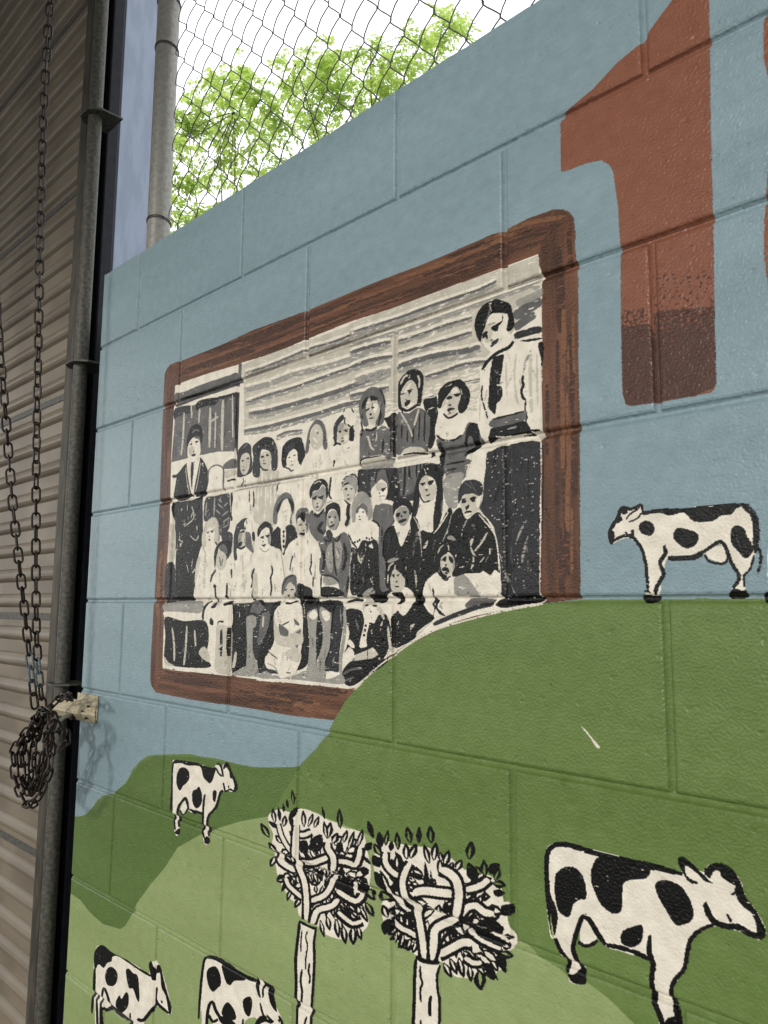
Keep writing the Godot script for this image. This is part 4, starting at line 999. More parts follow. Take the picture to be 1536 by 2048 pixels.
func paint_f() -> void:
	s("k",0,1,3.6,[1.68,-0.01,0.16,1.34],[2321,1362,2331,1358,2342,1359])
	f("k",0,1,[2293,1362,2307,1362,2307,1369,2295,1370])
	f("k",0,1,[2323,1360,2339,1358,2337,1369,2327,1368])
	s("k",0,1,2.1,[1.72,-0.01,0.17,1.36],[2291,1360,2308,1358])
	f("k",0,1,[2306,1381,2319,1375,2315,1386,2308,1389])
	s("k",0,1,3.6,[1.69,-0.01,0.14,1.34],[2303,1397,2314,1394,2327,1395])
	f("k",0,1,[2263,1542,2280,1540,2276,1561,2259,1565])
	g("w",0,1,[2165,1576,2186,1561,2207,1551,2221,1562,2235,1570,2259,1563,2266,1579,2269,1615,2306,1620,2312,1643,2286,1659,2245,1667,2235,1670,2211,1649,2190,1670,2182,1675,2161,1652,2154,1627,2154,1601])
	g("m",0.03,1,[2309,1628,2338,1622,2392,1626,2395,1631,2382,1638,2309,1649])
	s("k",0,1,2.7,[1.78,-0.0,0.05,1.35],[2207,1551,2221,1564,2235,1570,2256,1563])
	g("k",0,1,[2188,1601,2191,1594,2195,1606,2193,1617,2207,1630,2209,1649,2235,1670,2214,1665,2200,1651,2190,1678,2195,1649,2188,1638,2190,1617])
	s("g",0.13,1,2.4,[1.73,-0.01,0.03,1.33],[2266,1568,2268,1615])
	s("k",0.13,1,3.0,[1.77,-0.0,0.04,1.35],[2221,1564,2235,1575,2246,1570])
	g("p",0,1,[2218,1519,2229,1506,2253,1502,2270,1513,2271,1532,2263,1550,2249,1561,2232,1559,2220,1546])
	f("g",0,1,[2260,1508,2275,1513,2273,1534,2263,1544,2260,1526])
	g("k",0.02,1,[2208,1508,2215,1489,2232,1477,2256,1477,2277,1485,2283,1503,2276,1529,2270,1539,2268,1521,2260,1508,2246,1499,2225,1506,2218,1519,2215,1527])
	s("p",0,1,2.7,[1.76,-0.01,0.09,1.36],[2246,1480,2249,1496])
	s("p",0.13,1,3.3,[1.8,-0.0,0.09,1.37],[2208,1500,2218,1484,2229,1478])
	s("p",0,1,2.7,[1.73,-0.01,0.08,1.34],[2273,1506,2270,1513])
	f("k",0,1,[2220,1520,2237,1509,2237,1524,2224,1520])
	f("k",0,1,[2248,1509,2261,1517,2261,1529,2250,1523])
	f("k",0,1,[2231,1531,2242,1531,2237,1537])
	f("k",0,1,[2222,1544,2235,1538,2248,1546,2246,1554,2237,1550,2227,1549])
	s("k",0,1,3.9,[1.77,-0.01,0.05,1.35],[2234,1555,2243,1556])
	s("d",0.1,1,9.5,[1.69,-0.01,-0.01,1.31],[2190,1694,2245,1675,2299,1659,2344,1646,2395,1638])
	g("k",0.04,1,[2030,1673,2064,1661,2085,1670,2122,1637,2154,1640,2174,1660,2194,1678,2138,1711,2118,1735,2056,1761,2030,1756,2030,1713])
	g("w",0,1,[2007,1615,2033,1603,2063,1606,2089,1591,2114,1604,2118,1619,2110,1646,2081,1670,2064,1664,2043,1664,2030,1670,2008,1652,2001,1633])
	g("k",0,1,[2034,1606,2072,1605,2080,1615,2072,1637,2055,1637,2059,1624,2038,1612])
	s("k",0.07,1,4.0,[1.99,0.01,-0.02,1.42],[2034,1670,2051,1661,2064,1661])
	f("g",0.13,1,[2011,1515,2037,1505,2063,1509,2028,1519])
	g("p",0,1,[2029,1559,2042,1538,2063,1548,2084,1567,2084,1588,2068,1603,2038,1603,2027,1581])
	g("k",0.02,1,[2007,1578,2007,1543,2020,1525,2046,1516,2076,1518,2088,1546,2097,1579,2084,1591,2086,1567,2072,1548,2050,1529,2037,1529,2029,1550,2025,1578,2029,1593,2016,1593])
	s("p",0,1,2.7,[2.03,0.01,0.07,1.45],[2018,1543,2024,1528,2041,1519])
	s("p",0,1,2.7,[2.01,0.01,0.07,1.44],[2046,1526,2044,1541])
	s("p",0,1,3.0,[2.04,0.01,0.05,1.45],[2016,1578,2018,1553])
	f("k",0,1,[2031,1554,2045,1552,2042,1565])
	f("k",0,1,[2051,1555,2064,1553,2059,1560])
	s("k",0,1,2.0,[1.99,0.01,0.04,1.43],[2048,1575,2057,1574])
	s("k",0,1,3.0,[1.99,0.01,0.03,1.43],[2046,1589,2063,1588])
	s("k",0,1,7.1,[2.05,0.01,0.02,1.45],[1981,1618,2003,1609,2029,1600])
	g("k",0.04,1,[1838,1655,1898,1655,1915,1674,1919,1695,1904,1741,1900,1766,1924,1765,1970,1755,1989,1778,1978,1794,1881,1804,1861,1802,1836,1784,1844,1765,1855,1724,1838,1688])
	g("k",0.03,1,[1976,1673,2006,1668,2025,1699,2029,1737,2015,1777,1993,1798,1974,1778,1932,1762,1938,1695,1961,1695])
	g("k",0.04,1,[1821,1850,1861,1810,1940,1798,2015,1795,1989,1819,1940,1843,1874,1879,1834,1877])
	s("m",0.13,1,5.0,[2.2,0.03,-0.13,1.47],[1829,1850,1862,1834,1913,1826])
	s("m",0.13,1,4.6,[2.21,0.03,-0.15,1.47],[1834,1869,1878,1855])
	s("g",0.13,1,6.8,[2.26,0.03,-0.08,1.5],[1829,1647,1835,1702,1827,1757,1816,1813,1821,1853])
	s("p",0.07,1,5.0,[2.01,0.01,-0.06,1.42],[2018,1701,2025,1750,2033,1776])
	s("p",0.13,1,5.5,[2.06,0.02,-0.02,1.44],[1980,1647,2003,1683])
	g("w",0,1,[1923,1693,1940,1695,1931,1727,1920,1765,1906,1755,1911,1728])
	f("k",0,1,[1922,1699,1930,1699,1930,1705,1922,1705])
	f("k",0,1,[1919,1712,1927,1712,1927,1718,1919,1719])
	f("k",0,1,[1915,1727,1923,1727,1923,1733,1916,1733])
	g("p",0,0,[1877,1788,1955,1763,1981,1783,1959,1795,1881,1807])
	s("k",0,1,1.4,[2.12,0.02,-0.09,1.45],[1934,1772,1936,1799])
	g("w",0.07,1,[1832,1790,1856,1767,1877,1783,1877,1801,1845,1806])
	f("w",0.07,1,[1844,1754,1860,1745,1880,1764,1868,1769])
	s("k",0,1,2.8,[2.14,0.02,-0.09,1.46],[1877,1788,1916,1776,1955,1763])
	g("p",0,1,[1912,1636,1926,1620,1953,1631,1976,1641,1972,1663,1918,1660])
	g("w",0,1,[1918,1655,1941,1641,1972,1652,1973,1679,1954,1692,1930,1690,1920,1674])
	g("k",0.03,1,[1886,1609,1905,1593,1937,1585,1971,1580,1987,1594,1991,1610,1964,1612,1937,1609,1910,1617,1890,1617])
	g("g",0.13,1,[1910,1614,1925,1598,1952,1591,1964,1604,1949,1620])
	g("k",0.02,1,[1941,1612,1972,1607,2028,1600,2013,1615,2002,1634,1972,1633,1953,1631])
	s("k",0.07,1,5.5,[2.22,0.03,0.01,1.5],[1833,1633,1874,1625,1906,1628])
	s("k",0,1,3.6,[2.14,0.02,-0.0,1.48],[1920,1643,1938,1641])
	s("k",0,1,3.6,[2.1,0.02,-0.0,1.46],[1955,1643,1972,1643])
	s("k",0,1,2.5,[2.12,0.02,-0.01,1.47],[1944,1658,1948,1662])
	g("w",0,1,[993,1456,1011,1419,1058,1407,1098,1409,1119,1440,1115,1476,1111,1512,1092,1526,1091,1614,976,1619,979,1557,989,1501])
	g("p",0,1,[986,1463,1007,1464,991,1531,972,1557,975,1508])
	s("p",0.26,1,4.4,[3.47,0.13,0.1,1.9],[1040,1451,1042,1577])
	g("p",0,1,[1021,1371,1032,1334,1065,1314,1098,1313,1120,1337,1129,1389,1118,1414,1098,1406,1088,1357,1054,1351,1043,1384,1045,1418,1018,1420])
	s("g",0.13,1,1.8,[3.43,0.12,0.24,1.91],[1024,1368,1045,1324,1092,1311,1123,1337,1130,1404])
	g("w",0,1,[1045,1365,1068,1352,1095,1361,1100,1387,1084,1405,1058,1407,1043,1388])
	f("k",0,1,[1046,1365,1063,1363,1055,1373])
	f("k",0,1,[1069,1363,1094,1359,1086,1372])
	s("k",0,1,1.5,[3.46,0.12,0.21,1.91],[1063,1381,1066,1384])
	f("k",0,1,[1055,1394,1075,1392,1068,1400])
	s("k",0,1,2.7,[3.37,0.12,0.19,1.89],[1108,1406,1118,1418])
	s("k",0,1,3.0,[3.37,0.12,0.1,1.87],[1117,1509,1086,1534])
	g("w",0,1,[1187,1490,1216,1462,1253,1446,1301,1438,1332,1464,1340,1513,1333,1615,1225,1615,1223,1516])
	s("k",0,1,3.3,[3.18,0.1,0.09,1.82],[1219,1509,1221,1544])
	s("p",0.26,1,3.9,[3.07,0.09,0.09,1.78],[1284,1462,1303,1598])
	g("d",0.03,1,[1229,1459,1226,1402,1236,1360,1265,1337,1301,1331,1314,1344,1297,1371,1267,1373,1263,1411,1270,1430,1246,1442,1254,1475,1236,1481])
	g("m",0.03,1,[1298,1382,1328,1387,1341,1426,1349,1458,1319,1443,1300,1428,1302,1400])
	g("w",0,1,[1290,1346,1313,1334,1335,1353,1336,1370,1316,1383,1294,1367])
	s("k",0,1,1.8,[3.07,0.09,0.23,1.81],[1302,1340,1308,1354])
	s("k",0,1,1.8,[3.08,0.09,0.21,1.81],[1297,1361,1297,1375])
	g("g",0,1,[1259,1386,1291,1374,1302,1400,1294,1424,1270,1437,1257,1415])
	g("p",0,1,[1280,1384,1298,1389,1288,1430,1276,1433])
	s("k",0,1,3.3,[3.11,0.09,0.21,1.82],[1267,1380,1295,1378])
	f("k",0,1,[1258,1419,1281,1415,1278,1428,1262,1430])
	s("k",0,1,2.7,[3.13,0.1,0.18,1.82],[1263,1406,1266,1410])
	s("k",0,1,3.9,[3.11,0.1,0.16,1.81],[1252,1432,1277,1440,1300,1431])
	s("k",0.07,1,4.9,[3.0,0.09,0.19,1.78],[1345,1385,1350,1416])
	g("m",0.02,1,[1330,1667,1357,1626,1408,1633,1426,1649,1388,1673])
	g("g",0.03,1,[1322,1684,1348,1677,1377,1683,1378,1713,1362,1727,1365,1800,1396,1848,1392,1875,1346,1878,1328,1852,1330,1785,1321,1718])
	g("m",0.07,1,[1405,1679,1432,1666,1460,1675,1451,1715,1409,1775,1386,1766,1396,1733])
	s("p",0,1,4.4,[2.85,0.08,-0.04,1.7],[1419,1679,1418,1716])
	g("k",0.05,1,[1464,1649,1485,1629,1506,1630,1507,1649,1476,1675,1479,1747,1444,1800,1402,1855,1394,1816,1409,1775,1446,1722])
	s("k",0,1,5.4,[2.91,0.08,0.01,1.72],[1345,1622,1380,1622,1431,1646])
	s("k",0,1,4.4,[2.98,0.09,-0.01,1.74],[1325,1680,1341,1649,1351,1629])
	s("k",0,1,4.4,[2.94,0.08,-0.02,1.73],[1336,1670,1382,1673])
	g("w",0,1,[1323,1519,1350,1486,1389,1446,1418,1459,1450,1442,1500,1458,1518,1499,1528,1620,1351,1619,1321,1612,1331,1564])
	g("w",0,1,[1385,1452,1453,1440,1490,1457,1516,1495,1528,1557,1520,1605,1393,1614])
	s("k",0,1,3.7,[2.97,0.09,0.07,1.75],[1360,1513,1347,1540,1354,1558,1343,1581])
	s("k",0,1,3.3,[2.96,0.08,0.03,1.74],[1355,1585,1351,1619])
	s("k",0,1,3.3,[2.81,0.07,0.06,1.7],[1459,1507,1465,1530,1455,1550,1462,1583,1457,1610])
	g("p",0.07,1,[1353,1547,1376,1534,1385,1616,1356,1616])
	s("p",0.07,1,3.0,[3.04,0.09,0.05,1.77],[1312,1546,1303,1598])
	g("w",0,1,[1376,1411,1392,1385,1431,1377,1448,1395,1452,1422,1434,1445,1406,1447,1382,1429])
	f("g",0,1,[1432,1397,1451,1395,1450,1426,1436,1432])
	g("k",0.02,1,[1375,1404,1371,1380,1390,1360,1418,1352,1447,1365,1459,1386,1452,1409,1442,1385,1425,1373,1397,1382,1386,1395])
	f("k",0,1,[1387,1407,1411,1401,1408,1413])
	f("k",0,1,[1418,1401,1446,1400,1432,1412])
	s("k",0,1,2.7,[2.91,0.08,0.17,1.75],[1405,1421,1409,1423])
	f("k",0,1,[1396,1433,1425,1431,1414,1441])
	s("g",0,1,2.1,[2.89,0.08,0.14,1.74],[1388,1443,1417,1458,1445,1449])
	g("g",0.07,1,[758,1635,970,1624,1039,1636,1028,1669,910,1677,760,1667])
	g("w",0.03,1,[757,1668,902,1669,1035,1676,1036,1690,904,1690,762,1686])
	g("k",0.05,1,[762,1690,897,1703,1036,1698,1078,1719,1082,1787,1065,1831,1107,1864,1022,1876,845,1878,769,1860,769,1767])
	s("p",0.2,1,3.9,[3.78,0.16,-0.13,1.94],[818,1728,839,1796,844,1860])


func paint_g() -> void:
	s("p",0.2,1,3.9,[3.63,0.14,-0.13,1.9],[927,1722,926,1800,917,1871])
	s("p",0.2,1,3.9,[3.52,0.13,-0.11,1.87],[984,1735,996,1797])
	g("p",0.13,1,[768,1844,800,1866,845,1875,778,1878])
	g("p",0.13,1,[1018,1818,1056,1795,1098,1829,1087,1851,1046,1839])
	g("k",0.05,1,[1233,1653,1300,1650,1313,1684,1317,1752,1322,1852,1276,1879,1239,1871,1249,1822,1233,1754,1236,1702])
	s("p",0.07,1,5.9,[3.09,0.1,-0.16,1.74],[1260,1808,1250,1850,1245,1863])
	g("p",0.04,1,[1137,1718,1168,1714,1231,1719,1235,1840,1228,1882,1140,1883,1135,1792])
	s("k",0.2,1,5.9,[3.22,0.11,-0.11,1.79],[1169,1731,1172,1826])
	s("k",0.2,1,7.3,[3.16,0.1,-0.11,1.77],[1213,1723,1215,1824])
	g("w",0,1,[1084,1715,1117,1718,1112,1793,1131,1835,1112,1843,1097,1815,1090,1758])
	g("w",0,1,[1092,1526,1124,1509,1157,1517,1181,1500,1207,1515,1221,1551,1213,1615,1233,1650,1234,1712,1181,1713,1167,1699,1143,1711,1097,1715,1057,1701,1042,1679,1067,1650,1104,1614,1088,1559])
	g("w",0,1,[1187,1490,1223,1466,1236,1481,1232,1509,1207,1508])
	s("k",0,1,3.4,[3.38,0.12,0.09,1.87],[1117,1513,1093,1534,1084,1556])
	s("k",0,1,3.4,[3.33,0.12,0.03,1.85],[1115,1571,1120,1600,1128,1628])
	s("k",0,1,3.9,[3.22,0.11,0.04,1.82],[1194,1561,1194,1611])
	f("k",0,1,[1096,1648,1135,1627,1128,1648,1104,1653])
	f("k",0,1,[1178,1636,1216,1626,1225,1636,1186,1644])
	s("k",0,1,4.9,[3.43,0.12,-0.02,1.86],[1085,1625,1053,1650,1042,1672,1043,1698])
	f("k",0,1,[1094,1689,1115,1699,1112,1715,1091,1710])
	f("k",0,1,[1140,1714,1148,1700,1180,1698,1177,1706,1155,1703])
	f("k",0,1,[1102,1570,1114,1565,1125,1573,1115,1581])
	f("k",0,1,[1182,1609,1193,1603,1205,1611,1194,1619])
	g("k",0.02,1,[1110,1505,1101,1454,1124,1414,1163,1404,1208,1415,1215,1444,1192,1472,1180,1486,1184,1443,1138,1426,1126,1447,1116,1487])
	g("m",0,1,[1132,1426,1163,1417,1187,1436,1185,1457,1139,1437])
	g("p",0,1,[1115,1476,1133,1440,1172,1453,1186,1479,1175,1504,1150,1514,1123,1502])
	s("m",0,1,2.4,[3.31,0.11,0.13,1.86],[1140,1463,1149,1499])
	s("m",0,1,2.4,[3.29,0.11,0.13,1.85],[1160,1471,1155,1496])
	g("g",0.1,1,[1240,1888,1275,1869,1333,1852,1392,1875,1516,1874,1516,1883,1392,1886])
	g("g",0.13,1,[1406,1891,1435,1862,1507,1882,1602,1864,1657,1849,1754,1868,1821,1850,1834,1877,1737,1881,1555,1882])
	g("w",0.07,1,[1406,1891,1555,1882,1649,1884,1834,1882,1859,1887,1649,1891,1406,1898])
	g("w",0,1,[1478,1675,1497,1648,1541,1633,1566,1642,1599,1630,1623,1645,1628,1677,1634,1715,1631,1764,1618,1773,1628,1805,1619,1831,1593,1865,1555,1876,1521,1881,1501,1858,1445,1853,1434,1823,1458,1797,1482,1763,1483,1718])
	g("p",0.07,1,[1478,1675,1495,1709,1550,1743,1616,1715,1635,1735,1627,1770,1542,1779,1487,1757])
	g("p",0.07,1,[1542,1797,1608,1777,1619,1823,1572,1819])
	g("m",0.03,1,[1507,1705,1529,1711,1559,1725,1555,1743,1516,1738])
	f("m",0,1,[1586,1686,1606,1695,1615,1706,1596,1704])
	f("m",0.07,1,[1593,1730,1625,1718,1621,1735])
	f("m",0,1,[1594,1774,1613,1768,1608,1780])
	s("d",0.07,1,2.8,[2.67,0.06,-0.04,1.64],[1524,1708,1563,1695])
	s("k",0,1,2.0,[2.74,0.07,-0.12,1.65],[1458,1800,1504,1819])
	s("g",0.07,1,2.3,[2.74,0.07,-0.15,1.64],[1450,1837,1490,1847,1506,1864])
	s("k",0,1,2.3,[2.61,0.06,-0.16,1.6],[1554,1861,1578,1860])
	g("m",0.02,1,[1518,1605,1519,1575,1533,1551,1562,1541,1591,1546,1599,1576,1601,1618,1589,1612,1590,1585,1563,1567,1544,1581,1530,1605])
	s("k",0,1,2.3,[2.68,0.06,0.06,1.66],[1520,1587,1543,1554,1581,1543])
	g("p",0,1,[1528,1611,1539,1584,1563,1565,1585,1585,1586,1612,1560,1624,1541,1621])
	s("k",0,1,2.5,[2.68,0.06,0.04,1.66],[1535,1593,1547,1589])
	s("k",0,1,2.5,[2.64,0.06,0.04,1.64],[1566,1592,1583,1589])
	f("k",0,1,[1548,1608,1566,1606,1557,1615])
	s("k",0,1,4.0,[2.65,0.06,0.01,1.64],[1536,1633,1561,1636,1594,1627])
	s("k",0,1,2.3,[2.61,0.06,0.02,1.63],[1590,1600,1589,1615])
	s("w",0.23,0,3.2,[1.8,-0.0,-0.06,1.34],[1884,1888,1953,1835,2064,1769,2159,1723,2248,1694,2413,1658,2540,1638])
	s("w",0.29,0,3.1,[2.95,0.09,-0.19,1.7],[757,1889,845,1892,1239,1890,1391,1891,1644,1890,1884,1889])
	f("w",0,1,[2723,1494,2720,1476,2730,1458,2747,1430,2757,1422,2773,1429,2801,1420,2807,1438,2854,1436,2901,1436,2956,1434,3016,1436,3033,1444,3045,1463,3047,1484,3044,1523,3035,1548,3027,1569,3014,1584,3016,1605,3018,1623,2986,1625,2990,1607,3003,1592,2999,1573,2987,1546,2968,1516,2952,1523,2929,1541,2896,1548,2859,1541,2849,1566,2843,1585,2836,1619,2805,1630,2810,1596,2805,1553,2800,1521,2774,1494,2748,1495,2730,1503])
	f("w",0,1,[2938,1536,2968,1519,2984,1538,2977,1554,2956,1550])
	f("k",0.01,1,[2807,1435,2855,1433,2901,1436,2956,1434,3016,1436,3033,1442,3008,1445,2997,1457,2976,1458,2960,1467,2935,1469,2916,1464,2905,1452,2894,1445,2866,1449,2842,1441,2806,1443])
	f("k",0.01,1,[3016,1436,3033,1444,3045,1463,3049,1484,3046,1518,3044,1533,3036,1538,3035,1517,3036,1483,3032,1462,3020,1448])
	s("k",0.29,1,5.2,[0.94,-0.05,0.04,0.99],[3045,1528,3048,1549,3041,1580])
	s("k",0.26,1,3.9,[0.94,-0.05,0.04,0.99],[3046,1531,3050,1547,3047,1562])
	f("k",0.01,1,[2996,1486,3006,1481,3019,1487,3023,1501,3030,1514,3036,1530,3028,1543,3018,1548,3006,1534,2994,1518,2992,1502])
	f("k",0.01,1,[2873,1489,2882,1478,2899,1480,2921,1489,2927,1500,2919,1516,2902,1522,2886,1514,2874,1500])
	f("k",0.01,1,[2795,1466,2809,1456,2824,1461,2831,1474,2826,1487,2814,1489,2799,1481])
	f("k",0,1,[2719,1482,2730,1472,2736,1483,2732,1501,2724,1502])
	s("k",0.02,1,6.5,[1.18,-0.04,0.05,1.11],[2731,1497,2749,1489,2768,1486,2780,1491,2795,1510,2803,1527,2808,1553,2810,1582,2811,1610])
	s("k",0,1,7.4,[1.22,-0.04,0.1,1.14],[2721,1479,2730,1464,2744,1445,2754,1425,2767,1424,2776,1429])
	s("k",0,1,5.9,[1.18,-0.04,0.1,1.12],[2773,1428,2789,1425,2803,1420,2805,1439])
	f("k",0,1,[2739,1450,2750,1441,2756,1449,2745,1457])
	f("k",0,1,[2752,1427,2767,1424,2769,1435,2757,1438])
	s("k",0,1,3.6,[1.19,-0.04,0.1,1.12],[2766,1449,2776,1438,2799,1426])
	s("k",0.13,1,3.3,[1.18,-0.04,0.09,1.12],[2803,1438,2791,1450,2772,1456])
	s("k",0,1,7.4,[1.19,-0.04,0.08,1.12],[2779,1474,2780,1483,2771,1491])
	s("k",0,1,3.9,[1.21,-0.04,0.08,1.12],[2762,1478,2768,1485])
	s("k",0.03,1,8.0,[1.12,-0.04,0.04,1.08],[2851,1513,2854,1530,2844,1543,2841,1554,2848,1574,2840,1588,2830,1605,2827,1619])
	f("k",0,1,[2795,1621,2818,1620,2837,1622,2832,1633,2814,1637,2799,1633])
	f("k",0,1,[2799,1610,2812,1607,2818,1616])
	s("k",0.01,1,10.9,[1.07,-0.05,0.05,1.06],[2859,1541,2888,1542,2916,1541,2935,1531])
	s("k",0.03,1,7.4,[1.0,-0.05,0.04,1.02],[2932,1533,2952,1521,2968,1512,2978,1517,2985,1536,2992,1557,3004,1579,3003,1592,2992,1607])
	s("k",0,1,5.2,[1.01,-0.05,0.04,1.03],[2938,1536,2945,1550,2963,1556,2979,1555,2985,1544])
	s("k",0.03,1,4.6,[0.96,-0.05,0.03,0.99],[3036,1543,3027,1569,3014,1584,3015,1605])
	f("k",0.02,1,[2985,1615,2995,1607,3010,1613,3017,1610,3019,1623,3004,1628,2982,1626])
	f("w",0,1,[2536,2216,2545,2196,2567,2185,2602,2179,2684,2181,2775,2180,2860,2182,2854,2161,2861,2153,2881,2158,2903,2172,2917,2156,2940,2148,2962,2152,2979,2172,2987,2197,3007,2222,3020,2244,3019,2262,3007,2271,2984,2266,2953,2266,2921,2271,2888,2293,2871,2316,2866,2348,2858,2375,2837,2407,2835,2435,2844,2466,2846,2514,2815,2525,2796,2464,2787,2436,2789,2378,2746,2375,2685,2376,2666,2358,2647,2333,2631,2329,2618,2362,2609,2399,2616,2417,2628,2437,2635,2462,2627,2471,2594,2478,2591,2445,2570,2427,2558,2396,2545,2396,2536,2328,2533,2271])
	f("w",0,1,[2621,2381,2633,2330,2647,2344,2664,2366,2646,2385])
	f("k",0.01,1,[2675,2193,2722,2186,2789,2185,2793,2194,2785,2212,2751,2223,2732,2234,2728,2252,2726,2285,2718,2299,2699,2303,2676,2292,2661,2268,2652,2240,2659,2214])
	f("k",0.01,1,[2564,2253,2588,2234,2613,2230,2633,2244,2641,2273,2638,2291,2624,2295,2607,2310,2598,2336,2585,2341,2568,2334,2560,2307,2559,2276])
	f("k",0.01,1,[2804,2220,2817,2208,2838,2206,2858,2210,2874,2228,2883,2254,2876,2273,2848,2289,2835,2279,2822,2261,2809,2242])
	f("k",0.01,1,[2721,2346,2729,2331,2748,2319,2770,2310,2772,2329,2765,2347,2743,2361,2724,2359])
	s("k",0.01,1,10.7,[1.26,-0.03,-0.29,1.07],[2552,2391,2542,2326,2538,2270,2540,2219,2554,2197,2576,2187,2606,2184,2683,2188,2775,2185,2818,2185,2863,2186])
	f("k",0,1,[2679,2186,2775,2180,2818,2182,2789,2195,2714,2195])
	f("lg",0,1,[2547,2318,2556,2340,2560,2371,2552,2396,2547,2367])
	f("k",0,1,[2854,2158,2864,2152,2881,2158,2900,2172,2916,2184,2925,2188,2909,2189,2893,2177,2870,2167,2873,2188,2896,2195,2879,2199,2866,2187,2857,2170])
	f("k",0.01,1,[2907,2171,2920,2155,2940,2147,2962,2152,2976,2170,2987,2197,3004,2219,3015,2237,3021,2253,3016,2266,3005,2266,3004,2246,2995,2225,2977,2215,2966,2193,2969,2184,2954,2178,2942,2172,2939,2162,2926,2166,2919,2180])
	s("k",0,1,12.2,[0.97,-0.04,-0.26,0.93],[2907,2229,2913,2249,2925,2261,2947,2263,2969,2258,2990,2264,3013,2266])
	s("k",0,1,5.7,[0.97,-0.04,-0.26,0.93],[2950,2240,2957,2253])
	s("k",0,1,4.9,[0.96,-0.05,-0.24,0.93],[2959,2201,2969,2196])
	s("k",0.02,1,9.3,[1.04,-0.04,-0.33,0.95],[2922,2267,2895,2285,2874,2309,2866,2339,2858,2369,2837,2398,2829,2428,2838,2449,2842,2477,2842,2509])
	s("k",0.02,1,10.7,[1.1,-0.04,-0.35,0.98],[2788,2324,2785,2357,2793,2380,2788,2410,2790,2434,2793,2452,2806,2479,2814,2501])
	s("k",0.01,1,9.3,[1.15,-0.04,-0.34,1.01],[2687,2373,2716,2369,2753,2368,2789,2373])
	s("k",0,1,7.2,[1.25,-0.03,-0.36,1.05],[2666,2369,2650,2383,2633,2390,2617,2386])
	s("k",0.03,1,10.0,[1.25,-0.03,-0.36,1.05],[2685,2373,2666,2355,2647,2333,2631,2329,2620,2351,2609,2381,2604,2407,2616,2431,2624,2442])
	s("k",0,1,7.9,[1.31,-0.03,-0.39,1.07],[2558,2396,2570,2417,2587,2433,2590,2459])
	f("k",0,1,[2590,2462,2607,2457,2624,2438,2636,2452,2633,2469,2602,2476])
	f("k",0,1,[2813,2486,2831,2467,2844,2469,2847,2513,2816,2524])
	f("k",0,1,[2543,2297,2549,2307,2564,2335,2563,2363,2556,2390,2551,2373,2546,2343])
	f("w",0,1,[860,2247,878,2230,1019,2221,1075,2222,1137,2225,1158,2207,1173,2201,1192,2209,1217,2193,1231,2193,1258,2221,1288,2252,1292,2269,1269,2284,1201,2293,1181,2329,1161,2366,1124,2389,1119,2426,1133,2467,1130,2484,1100,2490,1082,2441,1082,2392,1020,2400,983,2394,959,2357,940,2372,913,2406,916,2440,931,2470,928,2494,899,2498,882,2444,872,2424,860,2329])
	f("w",0,1,[926,2404,956,2367,978,2382,967,2407,948,2419])
	s("k",0.01,1,3.5,[3.64,0.15,-0.57,1.82],[870,2422,865,2372,862,2307,862,2253,878,2233])
	s("k",0.07,1,2.2,[3.65,0.15,-0.62,1.81],[857,2423,859,2373,862,2329])
	f("k",0.01,1,[870,2235,886,2229,958,2223,1035,2220,1075,2223,1136,2223,1159,2217,1152,2237,1139,2265,1121,2278,1098,2273,1077,2262,1059,2232,1020,2231,967,2238,921,2236,875,2243])
	f("k",0.01,1,[895,2281,910,2259,935,2249,960,2250,981,2262,983,2283,968,2300,944,2314,924,2335,907,2330,893,2311])
	f("k",0.01,1,[1010,2324,1033,2314,1052,2301,1065,2313,1074,2330,1072,2357,1046,2378,1022,2374,1008,2354])
	f("k",0,1,[1143,2303,1164,2297,1167,2315,1159,2336,1145,2331])
	s("k",0,1,3.8,[3.14,0.1,-0.45,1.7],[1162,2209,1173,2203,1192,2213,1205,2243])
	s("k",0,1,3.6,[3.15,0.1,-0.46,1.7],[1159,2221,1175,2235,1198,2244])
	f("k",0,1,[1203,2209,1217,2193,1233,2193,1254,2216,1280,2241,1294,2261,1289,2277,1269,2284,1275,2264,1263,2242,1248,2240,1240,2220,1221,2209,1207,2219])
	s("k",0,1,3.5,[3.05,0.1,-0.49,1.67],[1206,2263,1214,2277,1222,2290,1250,2279,1272,2282])
	s("k",0,1,2.5,[3.04,0.1,-0.48,1.67],[1239,2267,1243,2277])
	s("k",0,1,5.0,[3.17,0.11,-0.57,1.69],[1208,2290,1193,2297,1180,2325,1167,2351,1146,2371,1124,2387,1114,2411,1115,2429,1124,2445,1129,2460])
	s("k",0,1,4.4,[3.27,0.12,-0.6,1.71],[1093,2321,1087,2345,1085,2376,1085,2406,1085,2430,1086,2450,1099,2472])
	f("k",0,1,[1099,2472,1121,2461,1135,2469,1130,2484,1104,2489])
	s("k",0,1,4.0,[3.36,0.12,-0.6,1.74],[991,2392,1031,2391,1078,2389])
	f("k",0,1,[1007,2396,1035,2393,1078,2389,1078,2395,1047,2395,1028,2402])
	s("k",0,1,5.0,[3.51,0.14,-0.62,1.77],[987,2393,972,2364,959,2357,940,2372,916,2395,910,2424,920,2443,926,2467])


